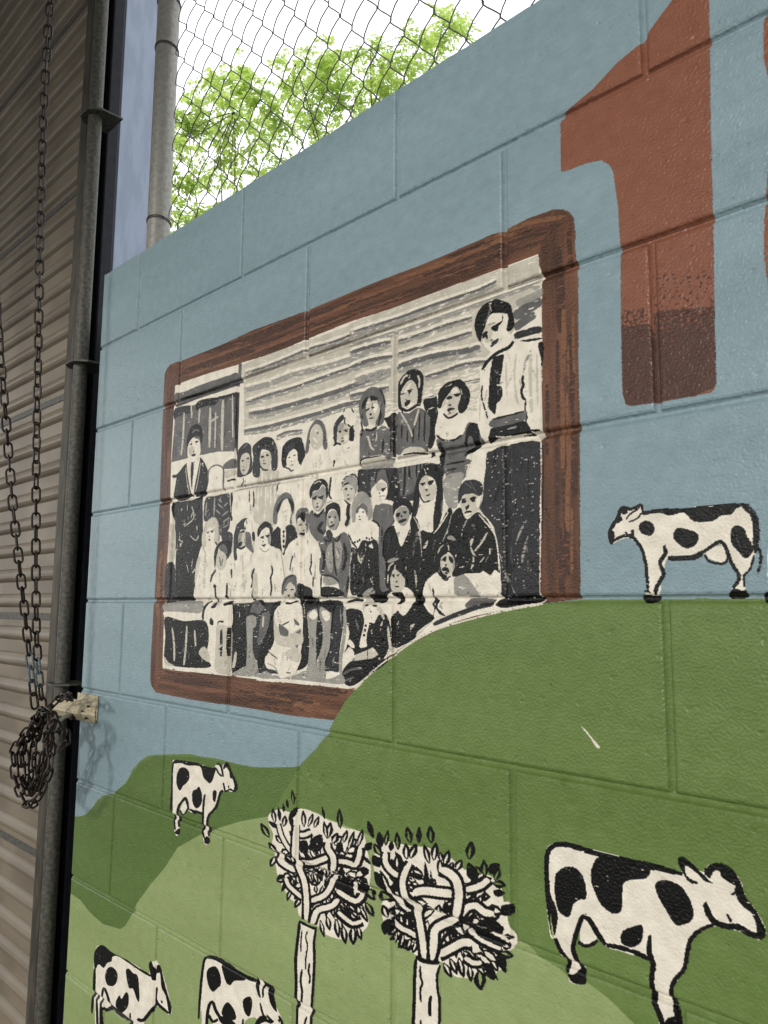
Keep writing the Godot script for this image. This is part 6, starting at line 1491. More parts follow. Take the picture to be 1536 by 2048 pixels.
func paint_j() -> void:
	f("k",0,1,[2252,2576,2252,2563,2245,2553,2224,2549,2225,2567,2236,2574])
	f("w",0,1,[2245,2570,2242,2561,2236,2554,2226,2551,2230,2558,2237,2564])
	f("k",0,1,[2270,2563,2271,2549,2266,2538,2245,2532,2245,2552,2254,2559])
	f("w",0,1,[2264,2556,2261,2546,2256,2539,2247,2535,2251,2542,2256,2549])
	f("k",0,1,[2291,2564,2295,2547,2292,2533,2274,2521,2268,2545,2276,2556])
	f("w",0,1,[2286,2554,2286,2542,2283,2531,2275,2525,2277,2534,2281,2545])
	f("k",0,1,[2314,2567,2321,2552,2321,2540,2308,2529,2300,2548,2304,2559])
	f("w",0,1,[2313,2557,2315,2547,2314,2538,2308,2532,2308,2540,2310,2549])
	f("k",0,1,[2344,2577,2357,2557,2359,2543,2338,2532,2322,2557,2327,2569])
	f("hilll",0,1,[2343,2566,2347,2553,2347,2542,2339,2536,2337,2546,2338,2556])
	f("k",0,1,[2384,2540,2388,2525,2385,2516,2365,2514,2359,2533,2368,2539])
	f("k",0,1,[2397,2516,2398,2505,2394,2498,2378,2498,2376,2512,2384,2516])
	f("w",0,1,[2392,2512,2390,2505,2387,2500,2379,2499,2382,2504,2386,2508])
	f("k",0,1,[2419,2514,2422,2494,2418,2478,2397,2465,2394,2491,2403,2505])
	f("k",0,1,[2441,2469,2433,2462,2422,2461,2404,2473,2416,2481,2428,2478])
	f("hilll",0,1,[2432,2470,2424,2468,2416,2468,2407,2472,2414,2473,2423,2472])
	f("k",0,1,[2435,2451,2430,2446,2423,2445,2410,2454,2418,2461,2426,2458])
	f("w",0,1,[2429,2452,2424,2450,2418,2450,2412,2454,2417,2454,2423,2454])
	f("k",0,1,[2437,2354,2418,2359,2407,2367,2411,2385,2436,2378,2441,2367])
	f("k",0,1,[2439,2429,2431,2424,2423,2424,2411,2434,2421,2440,2430,2436])
	f("w",0,1,[2432,2430,2426,2429,2419,2430,2413,2434,2418,2434,2425,2432])
	f("k",0,1,[2038,2336,2027,2347,2023,2357,2034,2368,2048,2353,2047,2344])
	f("w",0,1,[2037,2344,2032,2352,2030,2359,2034,2365,2037,2358,2038,2351])
	f("k",0,1,[2058,2323,2047,2335,2044,2346,2059,2356,2073,2340,2070,2330])
	f("w",0,1,[2058,2331,2054,2340,2053,2348,2059,2354,2061,2346,2061,2339])
	f("k",0,1,[2071,2348,2062,2357,2061,2365,2075,2369,2085,2357,2082,2351])
	f("k",0,1,[2072,2470,2065,2481,2065,2488,2080,2492,2088,2479,2083,2473])
	f("w",0,1,[2074,2476,2072,2482,2073,2488,2079,2491,2079,2485,2077,2480])
	f("k",0,1,[2096,2472,2087,2482,2086,2490,2100,2495,2110,2482,2106,2476])
	f("w",0,1,[2097,2478,2094,2484,2094,2490,2099,2493,2100,2488,2099,2482])
	f("k",0,1,[2039,2467,2032,2477,2032,2485,2047,2487,2056,2474,2051,2469])
	f("k",0,1,[2195,2352,2184,2360,2180,2367,2188,2375,2201,2365,2201,2359])
	f("w",0,1,[2193,2358,2188,2364,2186,2369,2188,2374,2191,2369,2193,2363])
	f("k",0,1,[2323,2363,2313,2370,2311,2375,2323,2378,2335,2369,2333,2365])
	f("w",0,1,[2323,2367,2319,2371,2318,2375,2323,2377,2325,2373,2325,2370])
	f("k",0,1,[2347,2354,2337,2361,2334,2367,2346,2370,2358,2361,2356,2357])
	f("w",0,1,[2347,2358,2343,2363,2342,2367,2346,2368,2348,2365,2348,2361])
	f("k",0,1,[2210,2412,2198,2421,2194,2428,2206,2434,2221,2423,2219,2417])
	f("w",0,1,[2209,2418,2204,2424,2202,2429,2206,2433,2209,2428,2210,2423])
	f("k",0,1,[2246,2403,2236,2412,2233,2419,2246,2424,2259,2412,2256,2407])
	f("k",0.07,1,[2339,2417,2366,2417,2369,2436,2349,2439])
	f("k",0.07,1,[2224,2406,2242,2404,2242,2425,2221,2431])
	f("k",0.07,1,[2161,2317,2176,2357,2165,2373,2157,2350])
	f("k",0.07,1,[2180,2334,2195,2368,2173,2379])
	f("k",0.07,1,[2111,2356,2150,2352,2146,2367,2115,2366])
	f("k",0.07,1,[2388,2423,2414,2409,2408,2430,2382,2435])
	s("k",0,0,21.1,[1.93,0.01,-0.43,1.31],[2013,2324,2013,2350,2034,2368,2067,2377])
	s("w",0,1,10.6,[1.93,0.01,-0.43,1.31],[2013,2324,2013,2350,2034,2368,2067,2377])
	s("k",0,0,19.5,[1.89,0.01,-0.48,1.29],[2022,2416,2039,2434,2067,2443,2099,2454])
	s("w",0,1,7.6,[1.89,0.01,-0.48,1.29],[2022,2416,2039,2434,2067,2443,2099,2454])
	s("k",0,0,20.3,[1.84,0.01,-0.51,1.27],[2043,2494,2072,2506,2104,2508,2135,2512])
	s("w",0,1,9.5,[1.84,0.01,-0.51,1.27],[2043,2494,2072,2506,2104,2508,2135,2512])
	s("k",0,0,28.5,[1.74,-0.0,-0.43,1.24],[2119,2406,2157,2391,2213,2382,2257,2374])
	s("w",0,1,16.3,[1.74,-0.0,-0.43,1.24],[2119,2406,2157,2391,2213,2382,2257,2374])
	s("k",0,0,26.4,[1.57,-0.01,-0.38,1.19],[2299,2353,2330,2341,2357,2324,2370,2311])
	s("w",0,1,12.5,[1.57,-0.01,-0.38,1.19],[2299,2353,2330,2341,2357,2324,2370,2311])
	s("k",0,0,26.4,[1.57,-0.01,-0.41,1.18],[2281,2422,2302,2396,2330,2384,2356,2392,2386,2389])
	s("w",0,1,13.2,[1.57,-0.01,-0.41,1.18],[2281,2422,2302,2396,2330,2384,2356,2392,2386,2389])
	s("k",0,0,22.4,[1.57,-0.01,-0.47,1.17],[2294,2515,2321,2520,2348,2511])
	s("w",0,1,9.5,[1.57,-0.01,-0.47,1.17],[2294,2515,2321,2520,2348,2511])
	s("k",0,0,22.4,[1.53,-0.01,-0.44,1.16],[2305,2446,2342,2459,2381,2462,2407,2462])
	s("w",0,1,7.6,[1.53,-0.01,-0.44,1.16],[2305,2446,2342,2459,2381,2462,2407,2462])
	s("k",0,0,30.5,[1.63,-0.01,-0.48,1.19],[2209,2535,2253,2505,2288,2482,2319,2475])
	s("w",0,1,15.9,[1.63,-0.01,-0.48,1.19],[2209,2535,2253,2505,2288,2482,2319,2475])
	s("k",0,0,30.5,[1.7,-0.0,-0.48,1.22],[2267,2434,2224,2456,2195,2480,2191,2517,2180,2557])
	s("w",0,1,15.9,[1.7,-0.0,-0.48,1.22],[2267,2434,2224,2456,2195,2480,2191,2517,2180,2557])
	s("k",0,0,28.5,[1.66,-0.01,-0.41,1.22],[2214,2324,2246,2327,2268,2340,2276,2369,2271,2402,2264,2430])
	s("w",0,1,15.9,[1.66,-0.01,-0.41,1.22],[2214,2324,2246,2327,2268,2340,2276,2369,2271,2402,2264,2430])
	s("k",0,0,23.6,[1.82,0.0,-0.47,1.27],[2107,2332,2091,2355,2079,2385,2083,2412,2095,2431,2127,2439,2142,2475,2154,2526,2158,2562])
	s("w",0,1,12.5,[1.82,0.0,-0.47,1.27],[2107,2332,2091,2355,2079,2385,2083,2412,2095,2431,2127,2439,2142,2475,2154,2526,2158,2562])
	s("k",0.03,1,8.0,[1.55,-0.01,-0.43,1.17],[2267,2436,2319,2438,2369,2446,2420,2449])
	s("k",0.03,1,7.1,[1.67,-0.0,-0.47,1.21],[2202,2548,2217,2502,2249,2462,2274,2437])
	s("k",0,1,7.0,[1.78,0.0,-0.59,1.23],[2129,2568,2125,2613,2123,2677,2118,2765])
	s("k",0,1,5.3,[1.69,-0.0,-0.56,1.2],[2213,2559,2203,2586,2205,2622,2211,2648,2209,2732])
	s("k",0,1,8.8,[1.74,0.0,-0.53,1.22],[2129,2563,2156,2565,2185,2560,2211,2552])
	s("k",0,1,4.4,[1.76,0.0,-0.56,1.22],[2144,2581,2146,2607,2152,2622,2144,2642,2148,2669])
	s("k",0,1,7.0,[1.72,-0.0,-0.58,1.2],[2181,2642,2177,2671,2179,2692])
	s("k",0,1,4.1,[1.75,0.0,-0.62,1.21],[2146,2712,2148,2737])


func noise_bytes(freq: float, oct: int, sd: int, stretch := 1.0) -> PackedByteArray:
	var nz := FastNoiseLite.new()
	nz.seed = sd
	nz.frequency = freq
	nz.fractal_octaves = oct
	var out := PackedByteArray()
	if stretch == 1.0:
		var im := nz.get_seamless_image(512, 512, false, false, 0.1)
		im.convert(Image.FORMAT_L8)
		return im.get_data()
	out.resize(512 * 512)
	for y in 512:
		for x in 512:
			out[y * 512 + x] = clampi(int(128 + 190 * nz.get_noise_2d(x / stretch, y)), 0, 255)
	return out


func relief_image() -> Image:
	# roller stipple, broad trowel unevenness, pits and mortar crumbs
	var nz := FastNoiseLite.new()
	nz.seed = 21
	nz.frequency = 0.23
	nz.fractal_octaves = 2
	var fine := nz.get_image(TEX, TEX, false, false, false)
	fine.convert(Image.FORMAT_L8)
	var h := fine.get_data()
	for i in h.size():
		h[i] = 150 + (h[i] - 128) * 4 / 9
	for i in 2200:
		pit(h, rng.randi_range(4, TEX - 5), rng.randi_range(4, TEX - 5), rng.randf_range(1.2, 3.4), -rng.randf_range(40, 120))
	for i in 44:
		var cx := rng.randi_range(20, 1600)
		var cy := rng.randi_range(20, TEX - 20)
		for k in rng.randi_range(4, 14):
			pit(h, clampi(cx + int(rng.randfn() * 28), 6, TEX - 7), clampi(cy + int(rng.randfn() * 9), 6, TEX - 7), rng.randf_range(1.5, 6.0), rng.randf_range(-120, 50))
	for c in range(1, 9):
		for k in 70:
			var x := rng.randf_range(0.02, 2.0)
			var y: float = -line_y(c, x) + rng.randfn(0.0, 0.004) - 0.004
			pit(h, int(x / TW * TEX), int(y / TH * TEX), rng.randf_range(1.5, 4.5), rng.randf_range(20, 110) * (1.0 if rng.randf() < 0.7 else -1.0))
	for c in 9:
		for e: float in (EVEN if c % 2 == 0 else ODD):
			for k in 8:
				var y: float = -line_y(c, e) + rng.randf() * 0.2
				pit(h, int((e + rng.randfn(0.0, 0.004)) / TW * TEX), int(y / TH * TEX), rng.randf_range(1.2, 3.5), rng.randf_range(-60, 90))
	return Image.create_from_data(TEX, TEX, false, Image.FORMAT_L8, h)


func pit(h: PackedByteArray, cx: int, cy: int, r: float, d: float) -> void:
	var k := int(ceilf(r * 1.6))
	for y in range(maxi(0, cy - k), mini(TEX, cy + k + 1)):
		for x in range(maxi(0, cx - k), mini(TEX, cx + k + 1)):
			var q := Vector2(x - cx, y - cy).length() / r
			if q < 1.6:
				var i := y * TEX + x
				h[i] = clampi(h[i] + int(d * (1.0 - smoothstep(0.3, 1.6, q))), 0, 255)


# ------------------------------------------------------------------ the block wall
func line_y(k: int, x: float) -> float:
	return lerpf(LINES[k][0], LINES[k][1], x / 1.5) if x < 1.5 else LINES[k][1]


func cell(c: int, i: int) -> PackedVector2Array:
	var e: Array = EVEN if c % 2 == 0 else ODD
	var xa: float = e[i]
	var xb: float = e[i + 1]
	return PackedVector2Array([Vector2(xa, line_y(c, xa)), Vector2(xb, line_y(c, xb)), Vector2(xb, line_y(c + 1, xb)), Vector2(xa, line_y(c + 1, xa))])


func inset(q: PackedVector2Array, d: float) -> PackedVector2Array:
	return PackedVector2Array([q[0] + Vector2(d, -d), q[1] + Vector2(-d, -d), q[2] + Vector2(-d, d), q[3] + Vector2(d, d)])


func wall_uv(v: Vector3, far: bool) -> Vector2:
	return Vector2(v.x / 3.06, -v.y / 2.448) if far else Vector2(v.x / TW, -v.y / TH)


func wtri(st: SurfaceTool, a: Vector3, b: Vector3, c: Vector3, n: Vector3, far: bool) -> void:
	tri(st, a, b, c, n, wall_uv(a, far), wall_uv(b, far), wall_uv(c, far))


func wquad(st: SurfaceTool, a: Vector3, b: Vector3, c: Vector3, d: Vector3, n: Vector3, far: bool) -> void:
	wtri(st, a, b, c, n, far)
	wtri(st, a, c, d, n, far)


func v3(p: Vector2, z: float) -> Vector3:
	return Vector3(p.x, p.y, z)


# the r-th outline point of a block's edge k at t; edges that end the wall are chipped
func rim(q: PackedVector2Array, k: int, t: float, r: int, rough: Array) -> Vector2:
	var c := inset(q, RINGS[r][0])
	var p := c[k].lerp(c[(k + 1) % 4], t)
	if rough[k] and t > 0.0 and t < 1.0:
		var w: float = (p.x if k % 2 == 0 else p.y) * 1000.0
		var n := chip.get_noise_1d(w) * 0.5 + chip.get_noise_1d(w * 3.7 + 500.0) * 0.5
		var d: float = -maxf(0.0, n + 0.1) * [0.010, 0.008, 0.005, 0.002][r] + n * 0.001
		p += [Vector2(0, 1), Vector2(1, 0), Vector2(0, -1), Vector2(-1, 0)][k] * d
	return p


func block_mesh(q: PackedVector2Array, far: bool, dz: float, rough: Array) -> ArrayMesh:
	var st := st_new()
	var out := [Vector2(0, 1), Vector2(1, 0), Vector2(0, -1), Vector2(-1, 0)]
	var zb := -0.19
	var ou := inset(q, RINGS[0][0])
	for k in 4:
		var n := 48 if rough[k] else 1
		for r in 3:
			var zo: float = RINGS[r][1] + dz
			var zn: float = RINGS[r + 1][1] + dz
			var slope: float = atan2(zn - zo, RINGS[r + 1][0] - RINGS[r][0])
			var nn := Vector3(out[k].x * sin(slope), out[k].y * sin(slope), cos(slope))
			for i in n:
				var a := i / float(n)
				var b := (i + 1) / float(n)
				wquad(st, v3(rim(q, k, a, r, rough), zo), v3(rim(q, k, b, r, rough), zo), v3(rim(q, k, b, r + 1, rough), zn), v3(rim(q, k, a, r + 1, rough), zn), nn, far)
		for i in n:
			var a := i / float(n)
			var b := (i + 1) / float(n)
			var z0: float = RINGS[0][1] + dz
			wquad(st, v3(rim(q, k, a, 0, rough), z0), v3(rim(q, k, b, 0, rough), z0), v3(ou[k].lerp(ou[(k + 1) % 4], b), zb), v3(ou[k].lerp(ou[(k + 1) % 4], a), zb), Vector3(out[k].x, out[k].y, 0), far)
	var fr := inset(q, RINGS[3][0])
	if rough[0] or rough[3]:
		var ring := PackedVector2Array()
		for k in 4:
			var n := 48 if rough[k] else 1
			for i in n:
				ring.append(rim(q, k, i / float(n), 3, rough))
		var ids := Geometry2D.triangulate_polygon(ring)
		for i in range(0, ids.size(), 3):
			wtri(st, v3(ring[ids[i]], dz), v3(ring[ids[i + 1]], dz), v3(ring[ids[i + 2]], dz), Vector3.BACK, far)
	else:
		wquad(st, v3(fr[0], dz), v3(fr[1], dz), v3(fr[2], dz), v3(fr[3], dz), Vector3.BACK, far)
	wquad(st, v3(ou[0], zb), v3(ou[1], zb), v3(ou[2], zb), v3(ou[3], zb), Vector3.FORWARD, far)
	return st.commit()


func clip_onto(st: SurfaceTool, poly: PackedVector2Array, patch: PackedVector2Array, heights: Callable, n: Vector3, lift: float) -> void:
	for piece in Geometry2D.intersect_polygons(poly, patch):
		if Geometry2D.is_polygon_clockwise(piece) and piece.size() < 3:
			continue
		var ids := Geometry2D.triangulate_polygon(piece)
		for i in range(0, ids.size(), 3):
			var v := []
			for k in 3:
				var p: Vector2 = piece[ids[i + k]]
				v.append(Vector3(p.x, p.y, heights.call(p)) + Vector3(0, 0, lift))
			wtri(st, v[0], v[1], v[2], n, false)


# a coat of paint that follows blocks, chamfers and joints
func paint_coat(q: Array, dzs: Dictionary, lift: float) -> ArrayMesh:
	var poly := PackedVector2Array()
	for i in q.size() / 2:
		var v := Vector2(q[i * 2] * 0.0005, -q[i * 2 + 1] * 0.0005)
		if poly.is_empty() or poly[poly.size() - 1].distance_to(v) > 0.0004:
			poly.append(v)
	var lo := poly[0]
	var hi := poly[0]
	for v in poly:
		lo = lo.min(v)
		hi = hi.max(v)
	var st := st_new()
	var out := [Vector2(0, 1), Vector2(1, 0), Vector2(0, -1), Vector2(-1, 0)]
	for c in 12:
		var e: Array = EVEN if c % 2 == 0 else ODD
		if line_y(c, 0.7) < lo.y - 0.02 or line_y(c + 1, 0.7) > hi.y + 0.02:
			continue
		for i in e.size() - 1:
			if e[i] > hi.x + 0.01 or e[i + 1] < lo.x - 0.01:
				continue
			var qd := cell(c, i)
			var dz: float = dzs[Vector2i(c, i)]
			var flat := func(_p: Vector2) -> float: return dz
			clip_onto(st, poly, inset(qd, RINGS[3][0]), flat, Vector3.BACK, lift)
			for r in 3:
				var a := inset(qd, RINGS[r][0])
				var b := inset(qd, RINGS[r + 1][0])
				var za: float = RINGS[r][1] + dz
				var zb: float = RINGS[r + 1][1] + dz
				var slope: float = atan2(zb - za, RINGS[r + 1][0] - RINGS[r][0])
				for k in 4:
					var k2 := (k + 1) % 4
					var edge := a[k]
					var nn: Vector2 = out[k]
					var width: float = RINGS[r + 1][0] - RINGS[r][0]
					var h := func(p: Vector2) -> float: return lerpf(za, zb, clampf((edge - p).dot(nn) / width, 0.0, 1.0))
					clip_onto(st, poly, PackedVector2Array([a[k], a[k2], b[k2], b[k]]), h, Vector3(nn.x * sin(slope), nn.y * sin(slope), cos(slope)), lift)
			var m := RINGS[0][0] as float
			var bed := func(_p: Vector2) -> float: return MORTAR_Z
			clip_onto(st, poly, PackedVector2Array([qd[3] + Vector2(0, m), qd[2] + Vector2(0, m), qd[2] - Vector2(0, m), qd[3] - Vector2(0, m)]), bed, Vector3.BACK, lift)
			clip_onto(st, poly, PackedVector2Array([qd[1] + Vector2(-m, -m), qd[1] + Vector2(m, -m), qd[2] + Vector2(m, m), qd[2] + Vector2(-m, m)]), bed, Vector3.BACK, lift)
	return st.commit()


func build_wall() -> void:
	var w := thing("mural_wall", "painted concrete block wall with a mural of cows, green hills and an old group photograph", "wall", Vector3(0, TOP, 0))
	var dzs := {}
	var count := 0
	for c in 12:
		var e: Array = EVEN if c % 2 == 0 else ODD
		for i in e.size() - 1:
			var dz := rng.randf_range(-0.0006, 0.0006)
			dzs[Vector2i(c, i)] = dz
			var far: bool = c >= 9 or e[i + 1] > 2.04
			part("block", block_mesh(cell(c, i), far, dz, [c == 0, false, false, i == 0]), far_mat if far else mural_mat, w, count)
			count += 1
	# mortar: one bed behind the block faces, set back from the wall's end so that the joints notch its outline
	var st := st_new()
	for c in 12:
		for k in 10:
			var xa := lerpf(0.013, 3.045, k / 10.0)
			var xb := lerpf(0.013, 3.045, (k + 1) / 10.0)
			var ya := line_y(c, xa) - (0.006 if c == 0 else 0.0)
			var yb := line_y(c, xb) - (0.006 if c == 0 else 0.0)
			var far := c >= 9 or xb > 2.04
			wquad(st, Vector3(xa, ya, MORTAR_Z), Vector3(xb, yb, MORTAR_Z), Vector3(xb, line_y(c + 1, xb), MORTAR_Z), Vector3(xa, line_y(c + 1, xa), MORTAR_Z), Vector3.BACK, false if not far else true)
	part("mortar_bed", st.commit(), mural_mat, w)
	var st2 := st_new()
	add_box(st2, Vector3(0.013, -2.436, -0.186), Vector3(3.045, -0.022, -0.0095), 0.001)
	part("mortar_core", st2.commit(), mat(Color(0.42, 0.42, 0.4), 0.9), w)
	coats(w, dzs)


func coat(called: String, label: String, q: Array, w: Node3D, dzs: Dictionary, lift: float) -> MeshInstance3D:
	var m := MeshInstance3D.new()
	m.name = called
	m.mesh = paint_coat(q, dzs, lift)
	m.material_override = mural_mat
	w.add_child(m, true)
	if label:
		m.set_meta("label", label)
	return m


func coats(w: Node3D, dzs: Dictionary) -> void:
	coat("painted_frame","painted brown wooden picture frame around the group photograph",[669,663,684,642,712,629,761,629,817,634,1097,637,1310,631,1620,642,1878,641,2158,648,2304,646,2404,644,2437,648,2520,642,2594,646,2622,656,2640,669,2652,691,2655,729,2654,771,2657,806,2659,856,2653,1059,2653,1221,2650,1347,2645,1502,2644,1626,2540,1636,2413,1656,2248,1691,2064,1765,1953,1832,1884,1886,1836,1928,1788,1989,1584,1996,1353,1993,1036,1996,714,1990,676,1969,661,1942,659,1840,665,1625,674,1205,670,1065,668,897],w,dzs,0.0004)
	var ph := coat("painted_photograph","painted black and white group photograph of children and a teacher",[761,732,824,729,1015,733,1220,743,1246,741,1338,746,1471,750,1623,744,1836,740,2015,748,2053,747,2549,750,2550,779,2561,817,2556,833,2550,1120,2550,1221,2547,1234,2544,1405,2536,1611,2547,1629,2540,1637,2413,1656,2333,1669,2248,1691,2159,1720,2064,1765,2024,1784,1953,1832,1884,1886,1644,1888,1348,1893,1240,1888,845,1890,757,1887,755,1864,752,1651,755,1494,763,1333,761,1212,753,1035],w,dzs,0.0007)
	coat("painted_person","painted man in the dark suit and tie at the left edge",[914,927,884,946,870,983,868,1001,887,1057,877,1075,775,1112,801,1131,787,1205,824,1223,772,1242,792,1316,811,1353,810,1408,821,1427,830,1612,874,1630,931,1630,975,1612,981,1593,983,1519,1016,1408,1008,1242,1000,1223,1031,1205,1043,1149,1028,1112,974,1057,990,983,979,946,943,927],ph,dzs,0.001)
	coat("painted_person","painted pale headed figure with no face beside the suited man",[1068,1109,1034,1128,1036,1166,1061,1205,1090,1224,1020,1243,1014,1281,1020,1319,1121,1338,1130,1376,1162,1433,1189,1471,1196,1471,1210,1452,1220,1395,1196,1357,1193,1243,1110,1224,1151,1205,1146,1128,1100,1109],ph,dzs,0.00103)
	coat("painted_person","painted dark haired girl third from the left in the back row",[1273,1053,1234,1073,1230,1153,1236,1173,1217,1193,1219,1233,1204,1293,1206,1313,1239,1333,1266,1333,1333,1313,1348,1273,1345,1233,1366,1213,1363,1193,1335,1173,1316,1073,1288,1053],ph,dzs,0.00106)
	coat("painted_person","painted girl with bushy dark hair looking down in the back row",[1387,1050,1330,1069,1323,1088,1327,1164,1356,1202,1342,1335,1392,1373,1492,1354,1499,1297,1492,1202,1478,1164,1478,1126,1467,1088,1453,1069,1409,1050],ph,dzs,0.00109)
	coat("painted_person","painted smiling girl with curly dark hair in the back row",[1551,1079,1502,1098,1495,1137,1501,1176,1484,1196,1373,1215,1474,1234,1475,1254,1528,1273,1570,1312,1630,1332,1645,1312,1644,1234,1723,1215,1624,1196,1613,1176,1628,1137,1612,1098,1591,1079],ph,dzs,0.00112)
	coat("painted_person","painted pale hooded figure with a blank face in the back row",[1671,1035,1644,1055,1635,1075,1621,1154,1605,1174,1603,1194,1632,1214,1639,1233,1710,1253,1751,1253,1755,1233,1730,1075,1720,1055,1692,1035],ph,dzs,0.00115)
	coat("painted_person","painted girl with a large white hair bow in the back row",[1816,1024,1769,1063,1763,1082,1768,1121,1751,1140,1748,1160,1753,1218,1746,1295,1771,1314,1802,1314,1879,1295,1887,1276,1882,1160,1865,1102,1874,1063,1864,1044,1840,1024],ph,dzs,0.00118)
	coat("painted_person","painted girl with grey streaked hair and high dark collar in the back row",[1926,977,1893,997,1882,1017,1894,1097,1887,1117,1887,1217,2038,1237,2046,1217,2038,1157,2040,1077,2002,1057,1997,1017,1986,997,1950,977],ph,dzs,0.00121)
	coat("painted_person","painted tall girl in striped grey dress looking down in the back row",[2093,958,2060,977,2046,997,2050,1055,2065,1075,2031,1094,2036,1250,2011,1309,2087,1328,2130,1309,2162,1270,2217,1250,2213,1231,2154,1211,2176,1192,2183,1133,2167,1094,2125,1075,2149,1055,2155,997,2150,977,2118,958],ph,dzs,0.00124)
	coat("painted_person","painted dark haired girl with a white fur collar beside the standing woman",[2247,1024,2151,1063,2177,1121,2170,1199,2209,1218,2233,1296,2253,1315,2281,1315,2308,1296,2326,1257,2327,1238,2358,1218,2363,1199,2349,1160,2317,1141,2302,1121,2324,1082,2310,1043,2285,1024],ph,dzs,0.00127)
	coat("painted_person","painted tall woman in white blouse and dark tie at the right edge",[2392,831,2351,849,2338,886,2348,923,2388,979,2360,1016,2343,1128,2353,1183,2363,1202,2530,1220,2398,1239,2373,1257,2363,1350,2352,1387,2396,1443,2407,1480,2416,1573,2415,1610,2405,1629,2415,1647,2443,1647,2545,1629,2536,1610,2555,1220,2545,1202,2549,1053,2559,998,2469,961,2459,942,2473,905,2464,868,2449,849,2412,831],ph,dzs,0.0013)
	coat("painted_person","painted girl with very long dark hair and white blouse front",[2163,1249,2137,1268,2127,1287,2107,1381,2111,1400,2142,1438,2146,1514,2105,1533,2096,1552,2100,1590,2112,1608,2126,1608,2152,1590,2163,1571,2207,1552,2216,1533,2211,1495,2261,1400,2260,1381,2238,1362,2230,1343,2227,1287,2218,1268,2183,1249],ph,dzs,0.00133)
	coat("painted_person","painted boy in dark jacket with white V neck shirt",[2052,1335,2032,1355,2032,1375,2048,1395,2000,1435,2000,1495,2063,1515,2087,1535,2100,1595,2126,1615,2143,1615,2150,1595,2140,1415,2113,1375,2111,1355,2078,1335],ph,dzs,0.00136)
	coat("painted_person","painted girl in plain grey dress with her head turned down",[1966,1237,1938,1276,1942,1315,1953,1334,1951,1392,1977,1412,1972,1470,1979,1586,1988,1606,2003,1606,2019,1586,2005,1509,1995,1489,1997,1451,2003,1431,2043,1392,2034,1353,2063,1334,2064,1295,2038,1276,2042,1256],ph,dzs,0.00139)
	coat("painted_person","painted bald looking boy with cropped grey hair and dark tie",[1845,1237,1808,1257,1818,1299,1795,1340,1800,1381,1821,1402,1835,1402,1858,1381,1864,1319,1888,1257,1864,1237],ph,dzs,0.00142)
	coat("painted_person","painted frowning dark haired boy in grey jacket in the middle row",[1691,1236,1656,1256,1650,1276,1668,1317,1651,1357,1651,1377,1654,1397,1669,1417,1695,1437,1708,1437,1733,1417,1741,1397,1739,1357,1729,1337,1747,1276,1743,1256,1717,1236],ph,dzs,0.00145)
	coat("painted_person","painted faceless figure in black jacket with a row of black buttons",[1512,1262,1475,1283,1462,1305,1456,1348,1497,1369,1461,1390,1442,1433,1501,1454,1528,1476,1545,1454,1580,1433,1594,1412,1563,1348,1576,1326,1566,1283,1536,1262],ph,dzs,0.00148)
	coat("painted_person","painted boy in grey buttoned jacket with pointed collar",[1751,1313,1734,1332,1741,1408,1699,1446,1693,1465,1714,1560,1709,1598,1837,1617,1847,1598,1855,1522,1867,1484,1843,1427,1783,1408,1809,1370,1802,1332,1772,1313],ph,dzs,0.00151)
	coat("painted_person","painted child in grey bonnet with a white lace cape over a black dress",[1890,1297,1864,1317,1857,1376,1840,1415,1858,1454,1854,1592,1864,1611,1884,1611,1982,1592,1984,1572,1972,1454,1979,1415,1972,1395,1950,1376,1946,1336,1936,1317,1909,1297],ph,dzs,0.00154)
	coat("painted_person","painted boy in plain white shirt with grey fringe",[1606,1322,1582,1341,1587,1397,1606,1416,1554,1435,1525,1473,1535,1530,1597,1567,1601,1624,1622,1643,1629,1662,1630,1756,1599,1851,1668,1870,1740,1870,1749,1851,1748,1813,1766,1775,1777,1662,1788,1643,1703,1624,1719,1605,1712,1530,1717,1473,1692,1435,1657,1416,1650,1397,1654,1341,1631,1322],ph,dzs,0.00157)
	coat("painted_person","painted larger boy in black coat with side swept hair",[2227,1296,2231,1354,2263,1392,2222,1468,2271,1487,2278,1506,2264,1602,2359,1621,2400,1621,2423,1602,2413,1487,2397,1449,2350,1392,2366,1334,2352,1315],ph,dzs,0.0016)
	coat("painted_person","painted sad faced boy in white shirt in the front row",[2231,1477,2205,1497,2216,1537,2162,1577,2153,1597,2153,1637,2163,1657,2192,1677,2389,1637,2277,1617,2270,1577,2280,1557,2275,1537,2285,1497,2257,1477],ph,dzs,0.00163)
	coat("painted_person","painted girl with wide white collar and black bow in the front row",[2031,1506,2004,1546,2007,1585,1996,1605,2001,1644,2026,1683,2027,1742,2036,1762,2052,1762,2106,1742,2188,1683,2182,1664,2162,1644,2119,1624,2116,1605,2096,1585,2084,1526,2055,1506],ph,dzs,0.00166)
	coat("painted_person","painted boy in a dark cap sitting cross legged with an open book",[1954,1581,1891,1601,1870,1621,1909,1641,1822,1661,1823,1721,1808,1801,1810,1841,1819,1861,1846,1881,1866,1881,2016,1801,2014,1781,2035,1761,2019,1681,1978,1641,2012,1621,2030,1601,1976,1581],ph,dzs,0.00169)
	coat("painted_person","painted blonde girl in a white short sleeved dress at the left",[1071,1310,1035,1330,1024,1349,1014,1408,977,1487,969,1546,975,1565,967,1604,1003,1624,1058,1624,1096,1604,1096,1546,1114,1506,1122,1447,1117,1428,1134,1389,1123,1330,1097,1310],ph,dzs,0.00172)
	coat("painted_person","painted long haired girl with a white flower in her hair",[1282,1332,1241,1351,1225,1391,1226,1449,1185,1488,1214,1508,1221,1606,1253,1625,1306,1625,1339,1606,1345,1586,1335,1469,1351,1449,1345,1430,1356,1410,1353,1391,1337,1371,1336,1351,1306,1332],ph,dzs,0.00175)
